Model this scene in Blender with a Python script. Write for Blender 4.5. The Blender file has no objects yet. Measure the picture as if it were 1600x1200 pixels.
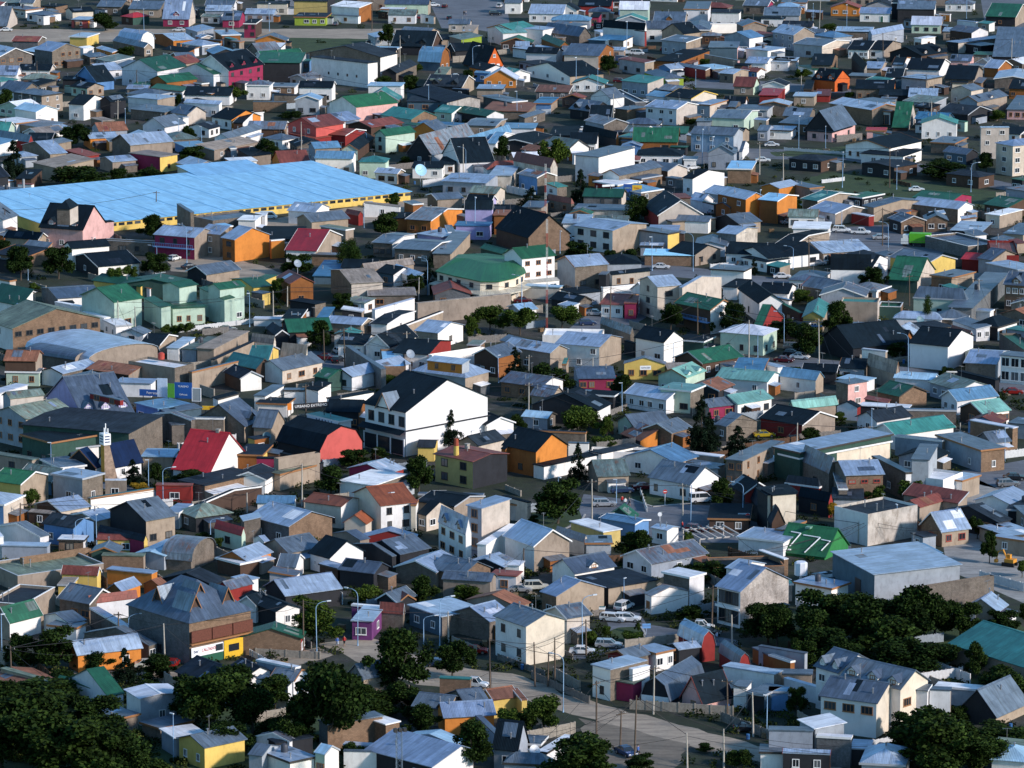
import bpy, math, random
from mathutils import Vector, Matrix
rnd = random.Random(7)
S = bpy.context.scene
COL = S.collection
# ---------------- camera, sky, sun, exposure ----------------
F = 7000.0; CAMH = 190.0; PITCH = math.atan(1400 / F)
cam = bpy.data.objects.new('camera', bpy.data.cameras.new('camera')); COL.objects.link(cam)
cam.location = (0, 0, CAMH); cam.rotation_euler = (math.pi/2 - PITCH, 0, 0)
cam.data.sensor_width = 36; cam.data.lens = 36 * F / 1600
cam.data.clip_start = 5; cam.data.clip_end = 9000
S.camera = cam
SUN_EL = 24; SUN_AZ = 118           # azimuth clockwise from +Y (view direction)
W = bpy.data.worlds.new('World'); S.world = W; W.use_nodes = True
nt = W.node_tree; nt.nodes.clear()
sky = nt.nodes.new('ShaderNodeTexSky'); sky.sky_type = 'NISHITA'; sky.sun_disc = False
sky.sun_elevation = math.radians(SUN_EL); sky.sun_rotation = math.radians(SUN_AZ)
sky.altitude = 200; sky.air_density = 1.6; sky.dust_density = 0.3; sky.ozone_density = 6.0
bg = nt.nodes.new('ShaderNodeBackground'); bg.inputs[1].default_value = 0.15
wo = nt.nodes.new('ShaderNodeOutputWorld')
tint = nt.nodes.new('ShaderNodeMix'); tint.data_type = 'RGBA'; tint.blend_type = 'MULTIPLY'; tint.inputs[0].default_value = 1; tint.inputs[7].default_value = (.81, .98, 1.04, 1)
nt.links.new(sky.outputs[0], tint.inputs[6]); nt.links.new(tint.outputs[2], bg.inputs[0]); nt.links.new(bg.outputs[0], wo.inputs[0])
sl = bpy.data.lights.new('sun', 'SUN'); sl.energy = 3.9; sl.angle = math.radians(5); sl.color = (1, .90, .83)
so = bpy.data.objects.new('sun', sl); COL.objects.link(so)
a, e = math.radians(SUN_AZ), math.radians(SUN_EL)
so.rotation_euler = Vector((math.sin(a)*math.cos(e), math.cos(a)*math.cos(e), math.sin(e))).to_track_quat('Z', 'Y').to_euler()
S.view_settings.view_transform = 'Standard'; S.view_settings.look = 'None'
S.view_settings.gamma = 1; S.view_settings.exposure = 0.27
S.render.engine = 'CYCLES'; S.cycles.max_bounces = 4; S.cycles.diffuse_bounces = 2
# ---------------- picture measure -> ground place ----------------
cp, sp = math.cos(PITCH), math.sin(PITCH)
def at(px, py, z=0.0):
    u, v = px - 800, 600 - py
    d = (u, F*cp + v*sp, -F*sp + v*cp)
    t = (z - CAMH) / d[2]
    return (d[0]*t, d[1]*t)
def proj(x, y, z):
    dz = z - CAMH
    f = y*cp - dz*sp; up = y*sp + dz*cp
    return (800 + F*x/f, 600 - F*up/f)
def scale_at(px, py):
    x, y = at(px, py); return F / (y*cp + CAMH*sp)
# ---------------- materials ----------------
def _n(nt, t, **k):
    n = nt.nodes.new(t)
    for a, v in k.items(): setattr(n, a, v)
    return n
MATS = {}
def newmat(name):
    m = bpy.data.materials.new(name); m.use_nodes = True
    return m, m.node_tree, m.node_tree.nodes['Principled BSDF']
def ramp(nt, src, stops):
    r = _n(nt, 'ShaderNodeValToRGB'); el = r.color_ramp.elements
    while len(el) < len(stops): el.new(.5)
    for q, (p, c) in zip(el, stops):
        q.position = p; q.color = (c if len(c) == 4 else (*c, 1)) if isinstance(c, tuple) else (c, c, c, 1)
    nt.links.new(src, r.inputs[0]); return r.outputs[0]
def mulc(nt, a, b, mode='MULTIPLY', fac=1.0):
    m = _n(nt, 'ShaderNodeMix', data_type='RGBA', blend_type=mode); 
    if isinstance(fac, float): m.inputs[0].default_value = fac
    else: nt.links.new(fac, m.inputs[0])
    for s, i in ((a, 6), (b, 7)):
        if isinstance(s, tuple): m.inputs[i].default_value = (*s[:3], 1)
        else: nt.links.new(s, m.inputs[i])
    return m.outputs[2]
def noise(nt, vec, scale, detail=4, rough=.6):
    n = _n(nt, 'ShaderNodeTexNoise'); n.inputs['Scale'].default_value = scale
    n.inputs['Detail'].default_value = detail; n.inputs['Roughness'].default_value = rough
    nt.links.new(vec, n.inputs['Vector']); return n.outputs['Fac']
def mapping(nt, src, sc, rnd_off=None):
    m = _n(nt, 'ShaderNodeMapping'); m.inputs['Scale'].default_value = sc
    nt.links.new(src, m.inputs['Vector'])
    if rnd_off is not None:
        c = _n(nt, 'ShaderNodeCombineXYZ'); mm = _n(nt, 'ShaderNodeMath', operation='MULTIPLY'); mm.inputs[1].default_value = 97
        nt.links.new(rnd_off, mm.inputs[0]); nt.links.new(mm.outputs[0], c.inputs[0]); nt.links.new(mm.outputs[0], c.inputs[1])
        nt.links.new(c.outputs[0], m.inputs['Location'])
    return m.outputs[0]
def bump(nt, b, h, strength, dist):
    n = _n(nt, 'ShaderNodeBump'); n.inputs['Strength'].default_value = strength; n.inputs['Distance'].default_value = dist
    nt.links.new(h, n.inputs['Height']); nt.links.new(n.outputs[0], b.inputs['Normal'])
def wall_mat(key, c, dirt=.5, blocks=False, boards=False):
    m, nt, b = newmat('wall ' + key)
    tc = _n(nt, 'ShaderNodeTexCoord').outputs['Object']; ri = _n(nt, 'ShaderNodeObjectInfo').outputs['Random']
    v = mapping(nt, tc, (1, 1, 1), ri)
    n1 = noise(nt, v, .35, 5, .65)
    col = mulc(nt, (*c,), ramp(nt, n1, [(.3, 1-.42*dirt), (.62, 1.06)]))
    st = noise(nt, mapping(nt, v, (1.3, 1.3, .5)), 1.0, 5, .75)      # rain streaks
    col = mulc(nt, col, ramp(nt, st, [(.36, (1-.32*dirt, 1-.35*dirt, 1-.38*dirt)), (.5, 1.0)]))
    tone = ramp(nt, ri, [(0, (.86, .86, .9)), (1, (1.1, 1.06, 1.0))])
    col = mulc(nt, col, tone)
    h = noise(nt, v, 6, 3)
    if blocks:
        br = _n(nt, 'ShaderNodeTexBrick'); br.inputs['Scale'].default_value = 1
        br.inputs['Brick Width'].default_value = .45; br.inputs['Row Height'].default_value = .22; br.inputs['Mortar Size'].default_value = .015
        sx = _n(nt, 'ShaderNodeSeparateXYZ'); nt.links.new(tc, sx.inputs[0])
        ad = _n(nt, 'ShaderNodeMath', operation='ADD'); nt.links.new(sx.outputs[0], ad.inputs[0]); nt.links.new(sx.outputs[1], ad.inputs[1])
        cb = _n(nt, 'ShaderNodeCombineXYZ'); nt.links.new(ad.outputs[0], cb.inputs[0]); nt.links.new(sx.outputs[2], cb.inputs[1])
        nt.links.new(cb.outputs[0], br.inputs['Vector'])
        br.inputs['Color1'].default_value = (.78, .76, .74, 1); br.inputs['Color2'].default_value = (1.08, 1.04, 1, 1); br.inputs['Mortar'].default_value = (.62, .6, .58, 1)
        col = mulc(nt, col, br.outputs['Color'])
    if boards:
        w = _n(nt, 'ShaderNodeTexWave', bands_direction='Z'); w.inputs['Scale'].default_value = 1.6; w.inputs['Distortion'].default_value = .3
        nt.links.new(tc, w.inputs['Vector'])
        col = mulc(nt, col, ramp(nt, w.outputs['Fac'], [(.0, .72), (.25, 1.0)]))
    nt.links.new(col, b.inputs['Base Color']); b.inputs['Roughness'].default_value = .88
    b.inputs['Specular IOR Level'].default_value = .25
    bump(nt, b, h, .35, .02)
    return m
def roof_mat(key, c, metal=.25, rough=.42, wear=.35, rust=0.0):
    m, nt, b = newmat('roof ' + key)
    uv = _n(nt, 'ShaderNodeTexCoord').outputs['UV']; ri = _n(nt, 'ShaderNodeObjectInfo').outputs['Random']
    v = mapping(nt, uv, (1, 1, 1), ri)
    # sheets: each about 1.1 m wide and 3.5 m long with its own tone
    br = _n(nt, 'ShaderNodeTexBrick'); br.inputs['Scale'].default_value = 1; br.inputs['Brick Width'].default_value = 1.1
    br.inputs['Row Height'].default_value = 3.6; br.inputs['Mortar Size'].default_value = .03; br.offset = 0.0
    br.inputs['Color1'].default_value = (.8, .8, .82, 1); br.inputs['Color2'].default_value = (1.12, 1.12, 1.12, 1); br.inputs['Mortar'].default_value = (.7, .7, .72, 1)
    nt.links.new(v, br.inputs['Vector'])
    col = mulc(nt, (*c,), br.outputs['Color'], fac=.75)
    n1 = noise(nt, v, .22, 6, .7)
    col = mulc(nt, col, ramp(nt, n1, [(.32, 1-wear), (.64, 1.1)]))
    st = noise(nt, mapping(nt, v, (1.7, .22, 1)), 1.0, 4, .7)
    col = mulc(nt, col, ramp(nt, st, [(.35, (1-wear, 1-wear*1.05, 1-wear*1.15)), (.58, 1.0)]))
    if rust:
        n3 = noise(nt, mapping(nt, v, (.9, .35, 1)), 1.0, 5, .75)
        col = mulc(nt, col, (.20, .085, .045), 'MIX', ramp(nt, n3, [(.56-.2*rust, 0.0), (.7-.1*rust, .85)]))
    if key == 'B': col = mulc(nt, (*c,), ramp(nt, noise(nt, uv, .06, 6, .7), [(.3, .9), (.7, 1.06)]))
    tone = ramp(nt, ri, [(0, (.66, .70, .80)), (.5, (1, 1, 1)), (1, (1.22, 1.18, 1.12))])
    col = mulc(nt, col, tone)
    nt.links.new(col, b.inputs['Base Color'])
    b.inputs['Metallic'].default_value = metal; b.inputs['Roughness'].default_value = rough
    b.inputs['Specular IOR Level'].default_value = .1 if max(c) < .12 else .45
    w = _n(nt, 'ShaderNodeTexWave', bands_direction='X'); w.inputs['Scale'].default_value = 1.25; nt.links.new(v, w.inputs['Vector'])
    bump(nt, b, w.outputs['Fac'], .5, .04)
    return m
def plain(key, c, rough=.6, metal=0.0, spec=.4, var=0.0, vscale=2.0):
    if key in MATS: return MATS[key]
    m, nt, b = newmat(key); b.inputs['Roughness'].default_value = rough; b.inputs['Metallic'].default_value = metal
    b.inputs['Specular IOR Level'].default_value = spec
    tc = _n(nt, 'ShaderNodeTexCoord').outputs['Object']
    n1 = noise(nt, tc, vscale, 4, .65)
    nt.links.new(mulc(nt, (*c,), ramp(nt, n1, [(.3, 1-max(var, .12)), (.7, 1.05)])), b.inputs['Base Color'])
    MATS[key] = m; return m
WALLC = dict(  # key: (colour, dirt, blocks, boards, word)
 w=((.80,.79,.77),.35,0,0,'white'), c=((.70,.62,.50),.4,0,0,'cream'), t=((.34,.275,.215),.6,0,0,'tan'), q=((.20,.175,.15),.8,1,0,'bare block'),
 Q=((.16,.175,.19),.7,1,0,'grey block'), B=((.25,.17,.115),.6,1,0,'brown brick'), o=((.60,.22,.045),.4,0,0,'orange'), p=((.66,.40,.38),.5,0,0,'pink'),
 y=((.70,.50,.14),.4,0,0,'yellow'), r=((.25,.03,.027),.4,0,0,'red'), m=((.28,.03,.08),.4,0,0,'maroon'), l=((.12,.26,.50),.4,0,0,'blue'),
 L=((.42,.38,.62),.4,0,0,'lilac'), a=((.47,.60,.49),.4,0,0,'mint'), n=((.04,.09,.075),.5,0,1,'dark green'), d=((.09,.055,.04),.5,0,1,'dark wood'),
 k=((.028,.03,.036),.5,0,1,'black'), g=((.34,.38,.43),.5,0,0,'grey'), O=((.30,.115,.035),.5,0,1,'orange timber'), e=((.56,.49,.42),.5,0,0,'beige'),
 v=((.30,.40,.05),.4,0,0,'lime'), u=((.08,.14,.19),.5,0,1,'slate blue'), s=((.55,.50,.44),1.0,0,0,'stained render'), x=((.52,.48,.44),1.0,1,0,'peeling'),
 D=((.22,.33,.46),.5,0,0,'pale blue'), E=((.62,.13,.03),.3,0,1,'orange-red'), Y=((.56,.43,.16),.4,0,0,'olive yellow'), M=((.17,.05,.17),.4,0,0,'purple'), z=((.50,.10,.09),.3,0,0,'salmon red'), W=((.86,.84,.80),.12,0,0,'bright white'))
ROOFC = dict(
 G=((.46,.57,.72),.4,.38,.28,0,'pale metal'), g=((.16,.21,.27),.35,.42,.35,0,'grey metal'), h=((.24,.29,.35),.3,.45,.45,.25,'weathered metal'),
 k=((.008,.018,.028),0,.75,.3,0,'black'), n=((.018,.12,.065),.05,.5,.3,0,'green'), t=((.05,.25,.23),.1,.5,.3,0,'teal'), T=((.34,.29,.25),.0,.8,.4,0,'tan'),
 r=((.26,.07,.05),.05,.6,.35,0,'dark red'), R=((.42,.022,.03),.05,.5,.2,0,'bright red'), b=((.05,.19,.36),.1,.5,.3,0,'blue'), c=((.40,.62,.80),.2,.4,.2,0,'pale blue'),
 w=((.86,.88,.92),.1,.45,.2,0,'white'), o=((.36,.15,.09),.1,.7,.5,.6,'rusty'), l=((.16,.34,.52),.2,.45,.3,0,'light blue'), s=((.24,.32,.28),.15,.5,.5,.1,'mossy grey'),
 N=((.006,.022,.07),0,.5,.25,0,'navy'), B=((.32,.64,.86),.05,.6,.03,0,'sky blue'), a=((.22,.48,.42),.1,.5,.3,0,'mint'), K=((.028,.042,.06),0,.7,.4,0,'charcoal'), j=((.022,.135,.055),.05,.5,.2,0,'bright green'), C=((.58,.53,.42),0,.6,.2,0,'cream'), e=((.30,.085,.035),.05,.6,.3,0,'orange-brown'), q=((.2,.26,.20),.1,.6,.5,0,'olive'))
WM = {k: wall_mat(v[4], v[0], v[1], v[2], v[3]) for k, v in WALLC.items()}
RM = {k: roof_mat(v[5], v[0], v[1], v[2], v[3], v[4]) for k, v in ROOFC.items()}
def glass():
    m, nt, b = newmat('window glass'); b.inputs['Roughness'].default_value = .12
    ri = _n(nt, 'ShaderNodeObjectInfo').outputs['Random']
    nt.links.new(ramp(nt, ri, [(0, (.01,.014,.02)), (.6, (.03,.04,.05)), (.85, (.10,.11,.12)), (1, (.25,.22,.18))]), b.inputs['Base Color'])
    return m
GLASS = glass()
TR = dict(l=plain('blue trim', (.12,.26,.5), .5), w=plain('white trim', (.8,.79,.77), .5), k=plain('dark trim', (.05,.045,.04), .5), r=plain('red trim', (.35,.06,.04), .5), o=plain('timber trim', (.33,.15,.06), .6), g=plain('grey trim', (.4,.42,.45), .5), y=plain('yellow trim', (.7,.48,.1), .5), n=plain('green trim', (.03,.14,.08), .5))
# ---------------- mesh helpers ----------------
class MB:
    def __init__(s): s.v = []; s.f = []; s.m = []; s.uv = []
    def quad(s, pts, m=0, uv=None):
        b = len(s.v); s.v += [tuple(p) for p in pts]; s.f.append(tuple(range(b, b+len(pts)))); s.m.append(m)
        s.uv.append(uv or [(p[0]+p[1], p[2]) for p in pts])
    def box(s, x0, y0, z0, x1, y1, z1, m=0):
        P = [(x0,y0,z0),(x1,y0,z0),(x1,y1,z0),(x0,y1,z0),(x0,y0,z1),(x1,y0,z1),(x1,y1,z1),(x0,y1,z1)]
        b = len(s.v); s.v += P
        for f in ((0,3,2,1),(4,5,6,7),(0,1,5,4),(1,2,6,5),(2,3,7,6),(3,0,4,7)):
            s.f.append(tuple(b+i for i in f)); s.m.append(m); s.uv.append([(P[i][0]+P[i][1]*.7, P[i][2]+P[i][1]) for i in f])
    def tube(s, pts, rads, n=6, m=0, cap=True):
        rings = []
        for i, (p, r) in enumerate(zip(pts, rads)):
            p = Vector(p); d = (Vector(pts[min(i+1, len(pts)-1)]) - Vector(pts[max(i-1, 0)])).normalized()
            u = d.cross(Vector((0,0,1))); u = Vector((1,0,0)) if u.length < 1e-3 else u.normalized(); w = d.cross(u)
            b = len(s.v); s.v += [tuple(p + (u*math.cos(2*math.pi*k/n) + w*math.sin(2*math.pi*k/n))*r) for k in range(n)]; rings.append(b)
        for a, b in zip(rings, rings[1:]):
            for k in range(n):
                s.f.append((a+k, a+(k+1)%n, b+(k+1)%n, b+k)); s.m.append(m); s.uv.append([(0,0)]*4)
        if cap:
            for b in (rings[0], rings[-1]): s.f.append(tuple(b+k for k in range(n))); s.m.append(m); s.uv.append([(0,0)]*n)
    def mesh(s, name, mats, smooth=False):
        me = bpy.data.meshes.new(name); me.from_pydata(s.v, [], s.f)
        for m in mats: me.materials.append(m)
        me.polygons.foreach_set('material_index', s.m)
        if smooth: me.polygons.foreach_set('use_smooth', [True]*len(s.f))
        uvl = me.uv_layers.new(name='UVMap'); flat = [c for f in s.uv for p in f for c in p]
        uvl.data.foreach_set('uv', flat)
        return me
def link(name, me, parent=None, loc=(0,0,0), rz=0.0, scale=None):
    o = bpy.data.objects.new(name, me); COL.objects.link(o)
    if parent: o.parent = parent
    o.location = loc; o.rotation_euler = (0, 0, rz)
    if scale: o.scale = scale
    return o
def tag(o, label=None, cat=None, group=None, kind=None):
    if label: o['label'] = label
    if cat: o['category'] = cat
    if group: o['group'] = group
    if kind: o['kind'] = kind
    return o
# things waiting for a label that says where they stand
WAIT = []; MARKS = []
def wait(o, short, long_, px, py, cat, group=None):
    o['category'] = cat
    if group: o['group'] = group
    WAIT.append((o, short, long_, px, py))
class _Fall(dict):
    def __missing__(s, k): print('MISSING KEY', k); return s[next(iter(s))]
WM['j'] = wall_mat('j', (.03,.19,.06), .4); WALLC['j'] = ((.03,.19,.06),.4,0,0,'green'); RM = _Fall(RM); WM = _Fall(WM); TR = _Fall(TR); ROOFC = _Fall(ROOFC); WALLC = _Fall(WALLC)
for _a, _b in (('m','r'),('d','k'),('O','o'),('L','g'),('l','l'),('W','w'),('Q','g'),('y','T'),('u','b'),('v','n')):
    if _a not in RM: RM[_a] = RM[_b]; ROOFC[_a] = ROOFC[_b]
for _a, _b in (('j','a'),('b','l'),('R','r'),('G','g'),('N','l'),('T','t')):
    if _a not in WM: WM[_a] = WM[_b]; WALLC[_a] = WALLC[_b]
for _a, _b in (('m','r'),('d','k'),('t','o'),('p','r'),('0','w')): TR[_a] = TR[_b]
ROT = {}
# ---------------- windows, doors, small roof things (shared meshes) ----------------
_wm = {}
def window_meshes(w, h, tr):
    k = (round(w,1), round(h,1), tr)
    if k not in _wm:
        fr = MB(); t = .11; d = -.09
        fr.box(-w/2, d, -h/2, w/2, 0, -h/2+t); fr.box(-w/2, d, h/2-t, w/2, 0, h/2)
        fr.box(-w/2, d, -h/2+t, -w/2+t, 0, h/2-t); fr.box(w/2-t, d, -h/2+t, w/2, 0, h/2-t)
        n = 1 if w < 1.9 else 2
        for i in range(n):
            x = -w/2 + w*(i+1)/(n+1); fr.box(x-.035, d+.01, -h/2+t, x+.035, 0, h/2-t)
        fr.box(-w/2-.06, d-.06, -h/2-.07, w/2+.06, 0, -h/2-.002)
        pn = MB(); pn.box(-w/2+t, -.045, -h/2+t, w/2-t, -.01, h/2-t)
        _wm[k] = (fr.mesh('window', [TR[tr]]), pn.mesh('pane', [GLASS]))
    return _wm[k]
_dm = {}
def door_mesh(c):
    if c not in _dm:
        b = MB(); b.box(-.45, -.06, 0, .45, 0, 2.05); b.box(-.55, -.1, 0, -.45, 0, 2.15, 1); b.box(.45, -.1, 0, .55, 0, 2.15, 1); b.box(-.45, -.1, 2.05, .45, 0, 2.15, 1)
        _dm[c] = b.mesh('door', [c, TR['w']])
    return _dm[c]
DOORC = [plain('door brown', (.16,.07,.035)), plain('door white', (.7,.7,.68)), plain('door green', (.04,.14,.09)), plain('door dark', (.03,.03,.035)), plain('door red', (.3,.05,.03))]
fm = MB(); fm.tube([(0,0,-.4),(0,0,.9)], [.11,.11], 6); fm.tube([(0,0,.88),(0,0,.93),(0,0,1.08)], [.12,.24,.03], 6)
FLUE = fm.mesh('flue_pipe', [plain('flue steel', (.3,.31,.33), .4, .5)])
fk = MB(); fk.box(-.35,-.35,-1.2,.35,.35,1.1); fk.box(-.43,-.43,1.1,.43,.43,1.25)
CHIM = fk.mesh('chimney', [plain('chimney plaster', (.42,.38,.33), .9, var=.4)])
ft = MB(); ft.tube([(0,0,-.05),(0,0,.1),(0,0,.95),(0,0,1.15),(0,0,1.3)], [.5,.55,.55,.45,.12], 10)
TANK = ft.mesh('water_tank', [plain('tank dark', (.05,.055,.07), .5)], True)
fa = MB(); fa.tube([(0,0,-.3),(0,0,2.6)], [.03,.03], 4); fa.tube([(-.7,0,2.5),(.7,0,2.5)], [.02,.02], 4)
for i in range(5): fa.tube([(-.6+i*.3,-.35,2.5),(-.6+i*.3,.35,2.5)], [.015,.015], 3)
AERIAL = fa.mesh('aerial', [plain('aerial metal', (.35,.35,.36), .4, .6)])
GROUPH = 'houses and sheds of the town'
def thick(mb, prof, t0, t1, th, st, m=0, uvs=1.0):
    """a folded sheet: PROF is a line of (s, z); it runs from t0 to t1 along the ridge"""
    L = 0
    for i in range(len(prof)-1):
        (s0,z0),(s1,z1) = prof[i], prof[i+1]; d = math.hypot(s1-s0, z1-z0)
        n = (-(z1-z0)/d*th, (s1-s0)/d*th) if d else (0, th)
        if n[1] < 0: n = (-n[0], -n[1])
        A = [(s0,t0,z0),(s0,t1,z0),(s1,t1,z1),(s1,t0,z1)]; Bt = [(s,t,z+th) for s,t,z in A]
        uvt = [(t0, L),(t1, L),(t1, L+d),(t0, L+d)]
        mb.quad([st(*p) for p in Bt], m, uvt); mb.quad([st(*p) for p in A], m, uvt)
        for a_, b_ in ((0,3),(1,2)): mb.quad([st(*A[a_]), st(*A[b_]), st(*Bt[b_]), st(*Bt[a_])], m)
        if i == 0: mb.quad([st(*A[0]), st(*A[1]), st(*Bt[1]), st(*Bt[0])], m)
        if i == len(prof)-2: mb.quad([st(*A[3]), st(*A[2]), st(*Bt[2]), st(*Bt[3])], m)
        L += d
def profile(kind, Wd, h, r, off=0.0):
    """roof line across the house; OFF widens it beyond the walls along the slope"""
    if kind == 'gable': P = [(0,h),(Wd/2,h+r),(Wd,h)]
    elif kind == 'gambrel': P = [(0,h),(Wd*.17,h+r*.68),(Wd/2,h+r),(Wd*.83,h+r*.68),(Wd,h)]
    elif kind == 'vault': P = [(Wd/2-Wd/2*math.cos(math.pi*i/10), h+r*math.sin(math.pi*i/10)**.8) for i in range(11)]
    elif kind == 'shed': P = [(0,h),(Wd,h+r)]
    elif kind == 'skew': P = [(0,h),(Wd*.68,h+r),(Wd,h+r*.35)]
    if off:
        (a0,a1),(b0,b1) = P[0], P[1]; m = (b1-a1)/max(b0-a0, .05); m = max(-1.6, min(1.6, m)); P[0] = (a0-off, a1-off*m)
        (a0,a1),(b0,b1) = P[-1], P[-2]; m = (b1-a1)/max(a0-b0, .05); m = max(-1.6, min(1.6, m)); P[-1] = (a0+off, a1-off*m)
    return P
KINDS = {'a': ('gable','y'), 'b': ('gable','x'), 'u': ('gambrel','y'), 'g': ('gambrel','x'), 'v': ('vault','x'), 'V': ('vault','y'),
         's': ('shed','x'), 'S': ('shed','y'), 'f': ('flat','x'), 'P': ('parapet','x'), 'h': ('hip','x'), 'k': ('skew','x'), 'K': ('skew','y')}
def fit(C, L, R, hC, hL, hR, wR=1.0):
    cx, cy = at(C[0], C[1], hC); best = None
    for deg in range(-25, 86):
        th = math.radians(deg); tot = ((deg-35)/16.0)**2; ln = []
        for (P, ang, hh) in ((R, th, hR), (L, th+math.pi/2, hL)):
            dx, dy = math.cos(ang), math.sin(ang)
            p0 = proj(cx, cy, hh); p1 = proj(cx+dx*10, cy+dy*10, hh)
            j = ((p1[0]-p0[0])/10, (p1[1]-p0[1])/10)
            t = ((P[0]-p0[0])*j[0] + (P[1]-p0[1])*j[1]*2.5) / (j[0]**2 + j[1]**2*2.5)
            t = max(t, 1.0)
            p1 = proj(cx+dx*t, cy+dy*t, hh)
            tot += (((P[0]-p1[0])/1.3)**2 + ((P[1]-p1[1])/1.1)**2) * (wR if P is R else 1.0); ln.append(t)
        if best is None or tot < best[0]: best = (tot, th, ln[0], ln[1])
    return cx, cy, best[1], best[2], best[3]
HOUSES = {}
class Vol: pass
def parse_kind(s):
    k = s[0]; r = float(s[1:]) if len(s) > 1 else 0.0
    return k, r
def winspec(s):
    if s in ('-', '0'): return (0, 0)
    if 'x' in s: a, b = s.split('x'); return int(a), int(b)
    return int(s), 1
def volume(line, ox, oy, root=None, z=4.0):
    spec, _, lab = line.partition('|'); lab = lab.strip()
    tk = spec.split(); C, L, R = [tuple(ox+float(q)/z if i == 0 else oy+float(q)/z for i, q in enumerate(p.split(','))) for p in tk[:3]]
    h = float(tk[3]); k, r = parse_kind(tk[4]); rc = tk[5]; wl, wr = tk[6], tk[7]
    wins = None; opts = tk[8:]
    if opts and '/' in opts[0]: wins = opts[0].split('/'); opts = opts[1:]
    kind, ax = KINDS[k]
    hL = h + (r if k == 'S' else 0); hR = h + (r if k == 's' else 0)
    if kind == 'skew':
        if ax == 'x': hR = h + r*.35
        else: hL = h + r*.35
    cx, cy, th, lx, ly = fit(C, L, R, h, hL, hR, 12.0 if 'rw' in opts else 1.0)
    far = C[1] < 360
    name = 'house'
    for o_ in opts:
        if o_.startswith('='): name = o_[1:]
    if root is None:
        root = bpy.data.objects.new(name, None); root.empty_display_size = .1; COL.objects.link(root); root.location = (cx, cy, 0); root.rotation_euler = (0,0,th)
        ROT[root] = th
        new = True
    else: new = False
    rx, ry, rth = root.location.x, root.location.y, ROT[root]
    c_, s_ = math.cos(-rth), math.sin(-rth)
    V = Vol(); V.loc = ((cx-rx)*c_ - (cy-ry)*s_, (cx-rx)*s_ + (cy-ry)*c_); V.rz = th - rth
    def put(nm, me, x=0, y=0, zz=0, rz=0, parent=None, scale=None):
        if parent is not None: return link(nm, me, parent, (x,y,zz), rz, scale)
        c2, s2 = math.cos(V.rz), math.sin(V.rz)
        return link(nm, me, root, (V.loc[0]+x*c2-y*s2, V.loc[1]+x*s2+y*c2, zz), V.rz+rz, scale)
    V.put = put; V.root = root; V.lx, V.ly, V.h, V.r = lx, ly, h, r; V.C = C
    rr = random.Random(int(C[0]*13 + C[1]*7)); V.rr = rr
    ov = .0 if kind == 'parapet' else min(.35, lx*.06, ly*.06)
    x0, y0, x1, y1 = ov, ov, lx-ov, ly-ov
    if ax == 'x': st = lambda s, t, z_: (s, t, z_); Wd, Ln, s0, s1, t0, t1 = lx, ly, x0, x1, y0, y1
    else: st = lambda s, t, z_: (t, s, z_); Wd, Ln, s0, s1, t0, t1 = ly, lx, y0, y1, x0, x1
    V.st = st; V.ax = ax; V.Wd, V.Ln = Wd, Ln
    # walls
    mb = MB(); zb = -.3
    for o_ in opts:
        if o_.startswith('up'): zb = float(o_[2:])
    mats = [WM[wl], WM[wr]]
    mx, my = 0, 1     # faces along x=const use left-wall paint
    if kind in ('flat', 'parapet', 'hip'):
        top = h + (0 if kind != 'parapet' else 0)
        if kind == 'flat': top = h + .01
        b = [(x0,y0),(x1,y0),(x1,y1),(x0,y1)]
        for i, m in ((0,1),(1,0),(2,1),(3,0)):
            p, q = b[i], b[(i+1)%4]; mb.quad([(*p,zb),(*q,zb),(*q,top),(*p,top)], m)
        if kind == 'parapet':       # inner faces and cap
            d = .2; ib = [(x0+d,y0+d),(x1-d,y0+d),(x1-d,y1-d),(x0+d,y1-d)]
            for i, m in ((0,1),(1,0),(2,1),(3,0)):
                p, q = ib[i], ib[(i+1)%4]; mb.quad([(*p,h-.7),(*q,h-.7),(*q,top),(*p,top)], m)
    else:
        P = profile(kind, Wd, h, r); 
        f = lambda s: next((P[i][1] + (P[i+1][1]-P[i][1])*(s-P[i][0])/(P[i+1][0]-P[i][0]) for i in range(len(P)-1) if P[i][0]-1e-6 <= s <= P[i+1][0]+1e-6), h)
        pl = [(s0, f(s0))] + [p for p in P if s0 < p[0] < s1] + [(s1, f(s1))]
        g0, g1 = (1, 0) if ax == 'x' else (0, 1)   # gable end paint, eave side paint
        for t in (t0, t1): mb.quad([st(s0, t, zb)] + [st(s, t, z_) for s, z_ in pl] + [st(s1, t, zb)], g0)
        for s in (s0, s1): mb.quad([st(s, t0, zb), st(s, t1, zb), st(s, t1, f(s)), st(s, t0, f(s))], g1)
    put('wall', mb.mesh('wall', mats))
    # roof
    rb = MB(); RMAT = [RM[rc]]
    if kind == 'flat':
        rb.box(0, 0, h+.02, lx, ly, h+.2); 
        rb.uv = [[(v_[0], v_[1]) for v_ in (rb.v[i] for i in f_)] for f_ in rb.f]
    elif kind == 'parapet':
        rb.quad([(x0+.15,y0+.15,h-.45),(x1-.15,y0+.15,h-.45),(x1-.15,y1-.15,h-.45),(x0+.15,y1-.15,h-.45)], 0, [(0,0),(lx,0),(lx,ly),(0,ly)])
    elif kind == 'hip':
        m_ = min(lx, ly)/2
        e0 = [(0,0,h),(lx,0,h),(lx,ly,h),(0,ly,h)]
        if lx >= ly: A, Bp = (m_*.95, ly/2, h+r), (lx-m_*.95, ly/2, h+r)
        else: A, Bp = (lx/2, m_*.95, h+r), (lx/2, ly-m_*.95, h+r)
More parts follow.
